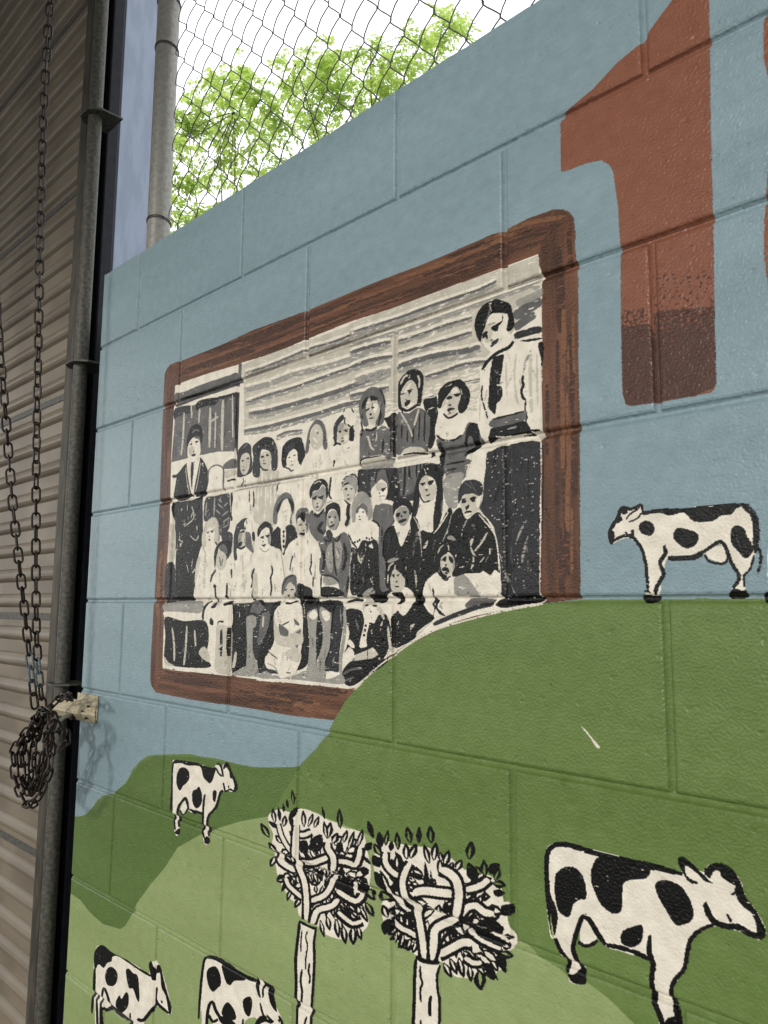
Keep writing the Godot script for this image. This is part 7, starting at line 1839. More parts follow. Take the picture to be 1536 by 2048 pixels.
	coat("painted_person","painted boy with cropped black hair and bulky white sweater",[1406,1353,1374,1372,1369,1391,1385,1447,1330,1503,1321,1522,1324,1541,1304,1560,1298,1597,1339,1635,1318,1691,1328,1860,1352,1879,1379,1879,1417,1841,1473,1766,1481,1747,1481,1672,1531,1616,1539,1578,1509,1466,1451,1428,1460,1391,1456,1372,1425,1353],ph,dzs,0.00178)
	coat("painted_person","painted small girl with a dark bob and white dress sitting on the bench",[1146,1405,1114,1423,1102,1442,1106,1498,1078,1554,1102,1610,1045,1647,1031,1685,1082,1722,1103,1834,1130,1853,1134,1871,1161,1890,1182,1890,1238,1871,1233,1722,1240,1685,1234,1647,1215,1610,1223,1554,1210,1517,1238,1498,1238,1479,1205,1461,1218,1442,1216,1423,1175,1405],ph,dzs,0.00181)
	coat("painted_person","painted small child in grey hat and crumpled pale dress in front",[1556,1542,1523,1562,1515,1601,1541,1621,1482,1661,1476,1681,1480,1761,1433,1821,1434,1841,1498,1860,1519,1880,1538,1880,1599,1860,1616,1841,1627,1821,1621,1781,1637,1761,1635,1701,1622,1641,1571,1621,1603,1601,1599,1562,1582,1542],ph,dzs,0.00184)
	coat("painted_numeral","large rust brown painted numeral one",[3012,195,3002,306,2979,1112,2979,1175,2975,1189,2966,1195,2931,1197,2842,1195,2786,1192,2773,1186,2766,1160,2766,1086,2768,962,2773,811,2771,707,2761,614,2751,590,2729,570,2690,561,2632,558,2619,553,2621,426,2631,399,2713,375,2781,339,2837,323,2856,310,2921,258,2964,221,2989,180],w,dzs,0.0004)
	coat("painted_numeral","rust brown edge of the second painted numeral at the right",[3165,310,3138,321,3133,385,3117,404,3113,423,3110,462,3109,514,3114,549,3123,584,3125,606,3122,634,3110,700,3093,846,3089,875,3087,924,3092,1012,3105,1115,3119,1145,3147,1171,3185,1195,3224,1210,3269,1240,3316,1262,3354,1200,3388,981,3413,678,3405,445,3339,346,3241,316],w,dzs,0.0004)
	coat("painted_cow","small painted cow standing on the hill line below the numeral",[2794,1417,2744,1428,2719,1469,2718,1490,2722,1501,2789,1511,2801,1542,2806,1605,2804,1615,2793,1625,2805,1636,2825,1636,3017,1625,3021,1615,3018,1584,3047,1573,3053,1553,3048,1521,3050,1480,3045,1459,3028,1438,2810,1428,2807,1417],w,dzs,0.0004)
	coat("painted_cow","largest painted cow at the lower right facing right",[2933,2148,2852,2159,2854,2169,2585,2179,2554,2189,2540,2199,2531,2220,2530,2292,2543,2394,2577,2435,2591,2476,2800,2486,2809,2517,2820,2527,2830,2527,2845,2517,2850,2507,2847,2455,2836,2425,2837,2414,2867,2363,2876,2322,2886,2302,2907,2281,2999,2271,3022,2261,3021,2240,2991,2199,2979,2169,2971,2159,2953,2148],w,dzs,0.0004)
	coat("painted_cow","small painted cow on the dark hill below the picture frame",[1218,2192,1163,2202,1152,2212,959,2222,861,2233,853,2264,855,2336,852,2418,871,2428,894,2490,904,2501,915,2501,1119,2490,1136,2480,1135,2449,1124,2418,1134,2387,1172,2356,1206,2295,1276,2284,1294,2274,1296,2264,1284,2243,1231,2192],w,dzs,0.0004)
	coat("painted_cow","painted cow with black rump at the lower left corner",[796,2979,761,2989,746,3000,744,3010,751,3030,601,3040,346,3050,319,3061,307,3071,289,3101,287,3122,293,3264,288,3295,290,3325,328,3335,355,3427,369,3447,376,3447,387,3437,398,3417,395,3346,622,3335,674,3325,697,3315,721,3295,727,3274,726,3244,734,3213,818,3132,923,3122,927,3112,919,3091,868,3020,837,2989,808,2979],w,dzs,0.0004)
	coat("painted_cow","painted cow beside the left tree trunk with its head lowered",[1435,2837,1185,2847,1137,2858,1122,2868,1112,2889,1103,2940,1097,3013,1096,3075,1121,3085,1125,3147,1130,3158,1137,3158,1144,3147,1148,3127,1160,3116,1162,3106,1292,3096,1346,3075,1362,3065,1372,3054,1376,3044,1490,3023,1517,3013,1554,2992,1571,2971,1576,2951,1576,2920,1569,2909,1543,2889,1517,2847,1487,2837],w,dzs,0.0004)
	coat("painted_cow","black hoof of another painted cow at the right edge",[3066,1525,3060,1536,3058,1558,3059,1614,3046,1625,3051,1636,3066,1636,3078,1625,3082,1614,3087,1558,3086,1536,3080,1525],w,dzs,0.0004)
	coat("painted_tree","left painted tree with a thin bare trunk and black leaves",[1589,2226,1585,2246,1589,2257,1560,2267,1544,2277,1541,2287,1486,2308,1471,2328,1472,2348,1429,2359,1429,2369,1433,2379,1448,2389,1496,2399,1474,2410,1483,2430,1498,2440,1498,2450,1485,2461,1483,2471,1486,2481,1523,2491,1530,2501,1526,2512,1549,2522,1546,2542,1574,2552,1576,2562,1615,2573,1649,2593,1648,2603,1633,2613,1619,2726,1632,2940,1639,2940,1695,2919,1710,2909,1723,2736,1721,2654,1725,2624,1763,2613,1890,2603,1902,2583,1924,2573,1924,2562,1948,2532,1948,2512,1972,2501,1962,2481,1939,2471,1974,2461,1973,2450,1956,2440,1951,2430,1957,2369,1943,2338,1958,2328,1962,2318,1934,2308,1966,2297,1968,2287,1967,2277,1950,2257,1605,2236,1596,2226],w,dzs,0.0004)
	coat("painted_tree","right painted tree with a wider round crown of black leaves",[2175,2223,2090,2244,2086,2254,1937,2264,1943,2284,1975,2305,1961,2315,1969,2336,1958,2346,1956,2356,1966,2377,1969,2407,1975,2417,2005,2428,1981,2438,1981,2448,2000,2458,1994,2479,2004,2510,1996,2520,1998,2530,2005,2540,2042,2550,2129,2561,2120,2581,2117,2612,2111,2745,2112,2765,2119,2765,2203,2735,2214,2724,2217,2653,2210,2581,2352,2571,2362,2550,2383,2540,2395,2520,2423,2510,2428,2479,2443,2469,2432,2458,2449,2438,2450,2428,2434,2407,2429,2387,2439,2377,2441,2356,2415,2346,2419,2336,2412,2325,2423,2315,2402,2305,2410,2295,2407,2274,2326,2264,2331,2254,2320,2233],w,dzs,0.0006)


# ------------------------------------------------------------------ chain
func link_mesh() -> ArrayMesh:
	var st := st_new()
	var p := PackedVector3Array()
	var r := 0.0079          # centre line half width
	var half := 0.0092       # straight half length
	for k in 9:
		var a := PI * k / 8.0
		p.append(Vector3(r * cos(a), half + r * sin(a), 0))
	for k in 9:
		var a := PI + PI * k / 8.0
		p.append(Vector3(r * cos(a), -half + r * sin(a), 0))
	add_tube(st, p, 0.00235, 8, -1.0, true)
	return st.commit()


func lay_chain(q: Array, o: Node3D, mesh: Mesh, m: Array, start: int, roll0: float) -> int:
	var p := PackedVector3Array()
	for i in q.size() / 3:
		p.append(Vector3(q[i * 3], q[i * 3 + 1], q[i * 3 + 2]))
	var cv := Curve3D.new()
	for i in p.size():
		var t := (p[mini(i + 1, p.size() - 1)] - p[maxi(i - 1, 0)]) / 6.0
		cv.add_point(p[i], -t, t)
	var pitch := 0.0285
	var n := int(cv.get_baked_length() / pitch)
	for i in n:
		var a := cv.sample_baked(i * pitch)
		var b := cv.sample_baked((i + 1) * pitch)
		var y := (b - a).normalized()
		var side := Vector3(0.36, 0, -0.93)
		var x := (side - y * side.dot(y)).normalized()
		var bs := Basis(x, y, x.cross(y)).rotated(y, roll0 + (PI / 2 if i % 2 else 0.0) + 0.55 * sin(i * 0.16 + roll0 * 3.0) + rng.randf_range(-0.16, 0.16))
		var l := part("link", mesh, m[rng.randi() % 3], o, start + i)
		l.transform = Transform3D(bs, (a + b) * 0.5)
		if l.position.distance_to(SMEARED) < 0.032:
			l.material_override = m[m.size() - 1]
			l.set_meta("label", "chain link smeared with pale blue wall paint")
	return start + n


const SMEARED := Vector3(0.073, 1.484, 0.137)


func build_chain() -> void:
	var iron := [mottled(Color(0.10, 0.08, 0.065), Color(0.19, 0.15, 0.12), 0.42, 0.5, 0.05, 18.0), mottled(Color(0.12, 0.10, 0.085), Color(0.23, 0.19, 0.16), 0.38, 0.55, 0.05, 18.0), mottled(Color(0.12, 0.08, 0.055), Color(0.19, 0.125, 0.09), 0.55, 0.4, 0.05, 18.0), mottled(Color(0.17, 0.15, 0.13), Color(0.45, 0.56, 0.60), 0.5, 0.1, 0.04, 25.0)]
	var o := thing("hoist_chain", "long brown rusty hand chain looped and bundled over the bracket hook", "chain")
	var m := link_mesh()
	var n := 0
	n = lay_chain([0.08,4.55,0.2059,0.08,4.0,0.2009,0.08,2.8843,0.1959,0.08,2.7084,0.1937,0.08,2.6349,0.1907,0.08,2.4015,0.1819,0.08,2.1714,0.1709,0.08,2.0538,0.1661,0.08,1.9147,0.1591,0.08,1.6867,0.1455,0.08,1.5453,0.1352,0.08,1.4761,0.126,0.08,1.3889,0.1117], o, m, iron, n, 0.05)
	n = lay_chain([0.055,3.4828,0.4553,0.055,3.1484,0.4065,0.055,2.8214,0.3504,0.055,2.572,0.3057,0.055,2.388,0.2717,0.0575,2.2774,0.2569,0.06,2.1573,0.2425,0.0625,2.0407,0.2264,0.065,1.8346,0.1983,0.0675,1.7211,0.1798,0.07,1.607,0.1605,0.0725,1.4699,0.1381,0.075,1.4024,0.1285,0.0775,1.3777,0.1185], o, m, iron, n, 0.5)
	n = lay_chain([0.0956,1.3883,0.122,0.0754,1.3805,0.1259,0.0501,1.3507,0.1297,0.011,1.3219,0.1333,-0.0071,1.2967,0.1367,0.0118,1.2734,0.1397,0.0268,1.253,0.1422,0.0518,1.2375,0.1443,0.083,1.222,0.1458,0.1051,1.2113,0.1467,0.1312,1.2116,0.147,0.1622,1.2254,0.1467,0.1856,1.249,0.1458,0.1996,1.275,0.1443,0.2066,1.2898,0.1422,0.2033,1.3173,0.1397,0.1898,1.3338,0.1367,0.1804,1.3539,0.1333,0.1663,1.3752,0.1297,0.1724,1.3945,0.1259,0.1791,1.408,0.122], o, m, iron, n, 0)
	n = lay_chain([0.0861,1.3865,0.112,0.0616,1.3688,0.1137,0.0331,1.3458,0.1153,0.0006,1.3157,0.1167,-0.0181,1.2962,0.1179,-0.0047,1.2715,0.1189,0.0057,1.2467,0.1196,0.0287,1.2272,0.12,0.055,1.2163,0.12,0.0791,1.2337,0.1196,0.1003,1.2608,0.1189,0.1081,1.2811,0.1179,0.1093,1.302,0.1167,0.1197,1.3225,0.1153,0.1273,1.3456,0.1137,0.1276,1.3665,0.112], o, m, iron, n, 0.7)
	n = lay_chain([0.0715,1.3871,0.1,0.0534,1.3634,0.0976,0.0195,1.3376,0.0954,-0.0062,1.3122,0.0934,-0.0108,1.2892,0.0918,-0.0136,1.2634,0.0906,-0.0174,1.2391,0.0901,-0.024,1.2159,0.0901,0.0003,1.2043,0.0906,0.0327,1.2236,0.0918,0.0634,1.2562,0.0934,0.0796,1.2847,0.0954,0.1005,1.3105,0.0976,0.1143,1.3337,0.1], o, m, iron, n, 1.4)
	n = lay_chain([0.0741,1.3921,0.12,0.0315,1.3888,0.0905,0.0085,1.3904,0.0668,0.003,1.401,0.0537,0.0292,1.4129,0.0537,0.0862,1.4225,0.0668,0.1597,1.427,0.0905,0.225,1.4265,0.12], o, m, iron, n, 2.1)
	n = lay_chain([0.0572,1.365,0.077,0.0712,1.3457,0.072,0.0921,1.3522,0.0683,0.1096,1.3387,0.067,0.1014,1.3133,0.0683,0.0845,1.307,0.072,0.0746,1.3264,0.077], o, m, iron, n, 2.8)
	n = lay_chain([0.1223,1.3973,0.127,0.0929,1.376,0.1232,0.0515,1.3529,0.1196,0.0184,1.3287,0.1164,-0.0098,1.3046,0.1137,0.0015,1.2808,0.1117,-0.0052,1.2515,0.1104,0.0181,1.2302,0.11,0.045,1.2223,0.1104,0.0691,1.2415,0.1117,0.0934,1.2694,0.1137,0.1151,1.2967,0.1164,0.1384,1.3209,0.1196,0.1586,1.3444,0.1232,0.1719,1.3668,0.127], o, m, iron, n, 3.5)
	n = lay_chain([0.1099,1.4007,0.11,0.0837,1.3797,0.1075,0.0583,1.3553,0.1053,0.0331,1.3337,0.1035,0.026,1.3093,0.1024,0.0367,1.2874,0.102,0.0374,1.2644,0.1024,0.0512,1.2466,0.1035,0.0768,1.2387,0.1053,0.1024,1.2595,0.1075,0.1167,1.2813,0.11], o, m, iron, n, 4.2)
	n = lay_chain([0.1071,1.3958,0.127,0.1594,1.4014,0.1345,0.1989,1.3998,0.14,0.2133,1.3842,0.142,0.1933,1.3647,0.14,0.156,1.3512,0.1345,0.1174,1.331,0.127], o, m, iron, n, 4.9)


func build_ironwork() -> void:
	var zinc := mottled(Color(0.235, 0.23, 0.20), Color(0.36, 0.35, 0.315), 0.6, 0.2, 0.05, 6.0, 0.03)
	var zinc_dark := mottled(Color(0.21, 0.195, 0.16), Color(0.30, 0.28, 0.235), 0.6, 0.2, 0.03, 3.0, 0.02, Vector3(1, 0.3, 1))
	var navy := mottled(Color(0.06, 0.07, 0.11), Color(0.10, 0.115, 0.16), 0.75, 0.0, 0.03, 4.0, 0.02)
	# --- the sheet door
	var slat := mottled(Color(0.40, 0.355, 0.30), Color(0.47, 0.425, 0.36), 0.5, 0.0, 0.012, 1.2, 0.0, Vector3(0.5, 1, 1))
	var seam := mottled(Color(0.27, 0.265, 0.25), Color(0.37, 0.36, 0.34), 0.6, 0.3, 0.05, 5.0)
	var door := thing("roller_door", "tall brownish ribbed steel sheet door beside the mural wall", "door", Vector3(0, 0, -0.12))
	var xa := -3.6
	var xb := -0.378
	var first := TOP - 0.209 + 4 * 0.655 - 0.0
	for k in 8:
		var top := first - k * 0.655
		var bottom := maxf(top - 0.655 + 0.021, 0.02)
		if top < 0.1:
			break
		var prof := PackedVector2Array()
		prof.append(Vector2(top, 0))
		for r in 8:
			var y := top - 0.012 - r * 0.0793
			if y - 0.053 < bottom:
				break
			for s: Array in [[0.008, 0.0], [0.0092, 0.0022], [0.013, 0.0062], [0.022, 0.0118], [0.031, 0.0146], [0.038, 0.0142], [0.0445, 0.0098], [0.049, 0.0036], [0.051, 0.0]]:
				prof.append(Vector2(y - s[0], s[1]))
		prof.append(Vector2(bottom, 0))
		var st := st_new()
		for i in prof.size() - 1:
			var a := prof[i]
			var b := prof[i + 1]
			var n := Vector3(0, -(b.y - a.y), a.x - b.x).normalized()
			n = Vector3(0, (b.y - a.y) * 1.0, (a.x - b.x)).normalized()
			quad(st, Vector3(xa, a.x, a.y), Vector3(xb, a.x, a.y), Vector3(xb, b.x, b.y), Vector3(xa, b.x, b.y), n)
		part("door_panel", st.commit(), slat, door, k)
		if bottom > 0.03:
			part("seam_strip", box_mesh(Vector3(xa, bottom - 0.021, -0.003), Vector3(xb, bottom, 0.0025), 0.001), seam, door, k)
	part("backing_sheet", box_mesh(Vector3(xa, 0.01, -0.012), Vector3(xb, first, -0.004)), seam, door)
	# --- guide with its pipe
	var g := thing("door_guide", "grey galvanised door guide with a round pipe held by flat plates", "door guide", Vector3(0, 0, 0))
	part("flange", box_mesh(Vector3(-0.362, 0.0, -0.078), Vector3(-0.262, 5.0, -0.070), 0.002), zinc_dark, g)
	part("lip", box_mesh(Vector3(-0.303, 0.0, -0.0695), Vector3(-0.288, 5.0, -0.058), 0.003), zinc_dark, g)
	part("back_flange", box_mesh(Vector3(-0.362, 0.0, -0.114), Vector3(-0.354, 5.0, -0.0785), 0.001), zinc_dark, g)
	var pst := st_new()
	add_tube(pst, PackedVector3Array([Vector3(-0.203, 0, -0.046), Vector3(-0.203, 5.0, -0.046)]), 0.0185, 28)
	part("pipe", pst.commit(), zinc, g)
	var k := 0
	for y: float in [0.541, -0.178, -1.020, -1.9]:
		var hx := PackedVector2Array([Vector2(-0.252, -0.034), Vector2(-0.228, -0.014), Vector2(-0.182, -0.014), Vector2(-0.156, -0.044), Vector2(-0.156, -0.105), Vector2(-0.252, -0.105)])
		var st := st_new()
		var yt := TOP + y + 0.0025
		var yl := TOP + y - 0.0025
		var ids := Geometry2D.triangulate_polygon(hx)
		for i in range(0, ids.size(), 3):
			for yy: float in [yt, yl]:
				var v := []
				for m in 3:
					v.append(Vector3(hx[ids[i + m]].x, yy, hx[ids[i + m]].y))
				tri(st, v[0], v[1], v[2], Vector3.UP if yy == yt else Vector3.DOWN)
		for i in hx.size():
			var a := hx[i]
			var b := hx[(i + 1) % hx.size()]
			var mid := (a + b) * 0.5 - Vector2(-0.2, -0.06)
			quad(st, Vector3(a.x, yt, a.y), Vector3(b.x, yt, b.y), Vector3(b.x, yl, b.y), Vector3(a.x, yl, a.y), Vector3(mid.x, 0, mid.y))
		part("clamp_plate", st.commit(), zinc, g, k)
		k += 1
	# --- dark jamb and the blue steel column behind it
	var j := thing("door_jamb", "dark navy steel jamb in the gap between door guide and wall end", "door jamb", Vector3.ZERO)
	part("upright", box_mesh(Vector3(-0.374, 0, -0.150), Vector3(-0.275, 5.0, -0.115), 0.003), navy, j)
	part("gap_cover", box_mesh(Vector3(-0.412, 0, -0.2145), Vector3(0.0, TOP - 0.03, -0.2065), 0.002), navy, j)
	var c := thing("steel_column", "glossy blue painted steel column rising behind the end of the wall", "column", Vector3.ZERO)
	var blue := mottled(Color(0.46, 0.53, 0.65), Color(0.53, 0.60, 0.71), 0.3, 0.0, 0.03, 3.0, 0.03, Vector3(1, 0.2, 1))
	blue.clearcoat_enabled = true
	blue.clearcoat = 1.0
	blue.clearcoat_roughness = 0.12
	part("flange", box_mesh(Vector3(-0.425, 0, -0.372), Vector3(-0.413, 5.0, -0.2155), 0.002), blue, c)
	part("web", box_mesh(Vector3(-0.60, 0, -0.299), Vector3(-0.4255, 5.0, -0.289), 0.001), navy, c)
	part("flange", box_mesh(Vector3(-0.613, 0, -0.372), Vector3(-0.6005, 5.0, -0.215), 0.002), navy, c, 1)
	# --- bracket and hook
	var cream := mottled(Color(0.62, 0.57, 0.45), Color(0.80, 0.76, 0.65), 0.55, 0.0, 0.06, 9.0, 0.03)
	var rust := mottled(Color(0.16, 0.075, 0.04), Color(0.27, 0.13, 0.07), 0.85, 0.0, 0.08, 14.0)
	var br := thing("chain_bracket", "cream painted angle bracket with rust spots bolted to the wall edge", "bracket", Vector3(0, TOP, 0))
	part("base_plate", box_mesh(Vector3(0.004, -1.076, 0.0008), Vector3(0.106, -1.022, 0.0045), 0.0012), cream, br)
	var ast := st_new()
	var sec := [Vector2(-1.038, 0.006), Vector2(-1.0415, 0.0095), Vector2(-1.059, 0.027), Vector2(-1.064, 0.0275), Vector2(-1.081, 0.012), Vector2(-1.082, 0.006), Vector2(-1.077, 0.0062), Vector2(-1.0635, 0.019), Vector2(-1.059, 0.0185), Vector2(-1.044, 0.0055)]
	for i in sec.size():
		var a: Vector2 = sec[i]
		var b: Vector2 = sec[(i + 1) % sec.size()]
		var xs := [-0.088, -0.03, 0.045, 0.085, 0.1045]
		var flat := [1.0, 1.0, 0.92, 0.6, 0.12]
		for m in 4:
			var v := []
			for e: Array in [[a, m], [a, m + 1], [b, m + 1], [b, m]]:
				var p: Vector2 = e[0]
				v.append(Vector3(xs[e[1]] - (0.012 if p.y > 0.02 and e[1] == 0 else 0.0), p.x, 0.0046 + (p.y - 0.0046) * flat[e[1]]))
			quad(ast, v[0], v[1], v[2], v[3], Vector3(0, 0.2, 1) if i < 5 else Vector3(0, -0.2, -1))
	part("arm", ast.commit(), cream, br)
	for q: Array in [[-0.084, -1.0595, 0.0275, 0.0042], [0.082, -1.046, 0.0135, 0.0024], [0.088, -1.071, 0.0205, 0.0022], [0.076, -1.056, 0.0245, 0.0016]]:
		var bst := st_new()
		add_tube(bst, PackedVector3Array([Vector3(q[0], q[1], q[2] - 0.004), Vector3(q[0], q[1], q[2] + 0.0022)]), q[3], 10)
		part("bolt", bst.commit(), rust, br)
	var steel := mat(Color(0.72, 0.72, 0.7), 0.35, 0.55)
	var hk := st_new()
	add_tube(hk, PackedVector3Array([Vector3(0.018, -1.0705, 0.012), Vector3(0.019, -1.0703, 0.028), Vector3(0.026, -1.073, 0.042), Vector3(0.036, -1.081, 0.058), Vector3(0.060, -1.091, 0.075), Vector3(0.088, -1.101, 0.093), Vector3(0.099, -1.103, 0.102), Vector3(0.103, -1.094, 0.108)]), 0.0042, 12)
	part("hook_rod", hk.commit(), steel, br)
	var wst := st_new()
	add_tube(wst, PackedVector3Array([Vector3(0.018, -1.070, 0.016), Vector3(0.018, -1.0705, 0.0235)]), 0.011, 16)
	part("washer", wst.commit(), rust, br)


# ------------------------------------------------------------------ fence on the wall top
func build_fence() -> void:
	var fz := -0.1
	var grey := mottled(Color(0.52, 0.51, 0.485), Color(0.60, 0.59, 0.56), 0.5, 0.15, 0.03, 8.0, 0.01)
	var wire := mat(Color(0.34, 0.335, 0.325), 0.5, 0.4)
	var fe := thing("chain_link_fence", "chain link fence on a grey pipe post along the top of the mural wall", "fence", Vector3(0, TOP, fz))
	var pst := st_new()
	add_tube(pst, PackedVector3Array([Vector3(0.088, -0.03, 0), Vector3(0.088, 1.9, 0)]), 0.0285, 32)
	part("post", pst.commit(), grey, fe)
	var p2 := st_new()
	add_tube(p2, PackedVector3Array([Vector3(3.0, -0.03, 0), Vector3(3.0, 1.9, 0)]), 0.0285, 20)
	part("post", p2.commit(), grey, fe, 1)
	var ts := st_new()
	add_tube(ts, PackedVector3Array([Vector3(0.088, 1.88, 0), Vector3(3.0, 1.88, 0)]), 0.02, 16)
	part("top_rail", ts.commit(), grey, fe)
	var i := 0
	for y: float in [0.137, 0.612, 0.745, 1.2, 1.6]:
		for t in 2:
			var r := PackedVector3Array()
			for k in 25:
				var a := TAU * k / 24.0
				r.append(Vector3(0.088 + 0.0298 * cos(a), y + 0.0045 * t + 0.004 * sin(a + 0.5), 0.0298 * sin(a)))
			if t == 1:
				r.append(Vector3(0.128, y - 0.006, 0.006))
				r.append(Vector3(0.134, y - 0.012, 0.0))
			var st := st_new()
			add_tube(st, r, 0.0013, 6)
			part("tie_wire", st.commit(), wire, fe, i)
			i += 1
	var hy := 0.0445
	var shape := [[0.0, 0.0], [0.07, 0.03], [0.22, 0.17], [0.5, 0.48], [0.76, 0.80], [0.92, 0.965]]
	var x0 := 0.135
	for w in 110:
		var h := lerpf(0.0445, 0.0345, clampf((x0 - 0.15) / 0.6, 0.0, 1.0))
		if x0 + h > 2.97:
			break
		var st := st_new()
		var p := PackedVector3Array()
		var y := 0.004 - hy + (0.0 if w % 2 == 0 else hy)
		var s_ := 0
		while y < 1.86:
			for q: Array in shape:
				var fx: float = q[1] if s_ % 2 == 0 else 1.0 - q[1]
				var yy: float = y + hy * q[0]
				var sgn := 1.0 if s_ % 2 == 0 else -1.0
				if yy > -0.004:
					p.append(Vector3(x0 + h * (fx * 1.05 - 0.025) + 0.0015 * sin(w * 2.3 + yy * 7.0), yy + 0.002 * sin(w * 1.7 + yy * 5.0), sgn * (0.005 * sin(PI * q[0]) - 0.0012)))
			y += hy
			s_ += 1
		if w == 0:
			# loose knuckles beside the post
			for k in p.size():
				p[k].x += 0.005 * sin(p[k].y * 31.0) + 0.004
		add_tube(st, p, 0.0013, 6)
		part("wire", st.commit(), wire, fe, w)
		x0 += h


# ------------------------------------------------------------------ trees
func spray_mesh(sd: int) -> ArrayMesh:
	var r := RandomNumberGenerator.new()
	r.seed = sd
	var st := st_new()
	var len := 0.23
	var pts := PackedVector3Array()
	for k in 6:
		var t := k / 5.0
		pts.append(Vector3(0.02 * sin(t * 2.0), -0.10 * t * t, len * t))
	add_tube(st, pts, 0.0016, 4, 0.0007)
	for k in 13:
		var t := 0.12 + 0.88 * (k / 12.0)
		var c := Vector3(0.02 * sin(t * 2.0), -0.10 * t * t, len * t)
		var s := -1.0 if k % 2 else 1.0
		var d := Vector3(s * r.randf_range(0.7, 1.0), r.randf_range(-0.65, 0.1), r.randf_range(0.2, 0.8))
		if k == 12:
			d = Vector3(r.randf_range(-0.2, 0.2), -0.5, 1.0)
		d = d.normalized()
		var L := r.randf_range(0.065, 0.10)
		var W := L * r.randf_range(0.19, 0.26)
		var side := d.cross(Vector3(r.randf_range(-0.6, 0.6), 1, r.randf_range(-0.6, 0.6))).normalized() * W
		var nn := side.cross(d).normalized()
		if nn.y < 0.0:
			nn = -nn
		var a := c
		var b := c + d * L * 0.45 + side + nn * 0.002
		var e := c + d * L * 0.45 - side + nn * 0.002
		var m := c + d * L * 0.5 - nn * 0.003
		var tip := c + d * L + Vector3(0, -0.006, 0)
		tri(st, a, b, m, nn)
		tri(st, a, m, e, nn)
		tri(st, b, tip, m, nn)
		tri(st, m, tip, e, nn)
	return st.commit()


func build_tree(label: String, base: Vector3, height: float, clumps: Array, sd: int, bark: Material, leaf: Array, per: float) -> void:
	var r := RandomNumberGenerator.new()
	r.seed = sd
	var t := thing("leafy_tree", label, "tree", base)
	var st := st_new()
	var trunk := PackedVector3Array()
	for k in 9:
		var q := k / 8.0
		trunk.append(Vector3(0.12 * sin(q * 3.0), height * 0.62 * q, 0.1 * sin(q * 4.0 + 1.0)))
	add_tube(st, trunk, 0.2, 14, 0.1)
	part("trunk", st.commit(), bark, t)
	var n := 0
	var xf: Array[Transform3D] = []
	var hubs := PackedVector3Array()
	for i in clumps.size() / 4:
		var c := Vector3(clumps[i * 4], clumps[i * 4 + 1], clumps[i * 4 + 2]) - base
		var rad: float = clumps[i * 4 + 3]
		# every fourth clump ends a main limb, the others hang on twigs from the nearest of those
		var main := i % 5 == 0
		var from: Vector3 = trunk[clampi(int(5 + 4 * r.randf()), 5, 8)]
		if not main:
			for q in hubs:
				if q.distance_to(c) < from.distance_to(c):
					from = q
		else:
			hubs.append(c)
		var mid := from.lerp(c, 0.5) + Vector3(r.randf_range(-0.1, 0.1), 0.1, r.randf_range(-0.1, 0.1))
		var lp := PackedVector3Array()
		for k in 9:
			var q := k / 8.0
			lp.append(from.lerp(mid, q).lerp(mid.lerp(c, q), q))
		var ls := st_new()
		add_tube(ls, lp, 0.018 if main else 0.006, 7, 0.004 if main else 0.002)
		for k in 4:
			var d := Vector3(r.randfn(), r.randf_range(-0.4, 0.7), r.randfn()).normalized()
			var s0 := lp[5 + k % 4]
			add_tube(ls, PackedVector3Array([s0, s0 + d * rad * 0.5 + Vector3(0, 0.02, 0), s0 + d * rad * 0.9]), 0.004, 5, 0.0015)
		part("limb", ls.commit(), bark, t, n)
		n += 1
		for k in int(per * rad * rad):
			var d := Vector3(r.randfn(), r.randfn() * 0.8, r.randfn())
			d = d.normalized() * rad * pow(r.randf(), 0.45)
			var b := Basis(Vector3.UP, r.randf() * TAU).rotated(Vector3(r.randfn(), 0, r.randfn()).normalized(), r.randf_range(-0.5, 0.5))
			xf.append(Transform3D(b.scaled(Vector3.ONE * r.randf_range(0.75, 1.2)), c + d))
	for v in leaf.size():
		var mm := MultiMesh.new()
		mm.transform_format = MultiMesh.TRANSFORM_3D
		mm.mesh = spray_mesh(sd * 5 + v)
		var mine: Array[Transform3D] = []
		for k in xf.size():
			if k % leaf.size() == v:
				mine.append(xf[k])
		mm.instance_count = mine.size()
		for k in mine.size():
			mm.set_instance_transform(k, mine[k])
		var o := MultiMeshInstance3D.new()
		o.name = "foliage" if v == 0 else "foliage_%03d" % v
		o.multimesh = mm
		o.material_override = leaf[v]
		o.set_meta("kind", "stuff")
		t.add_child(o, true)


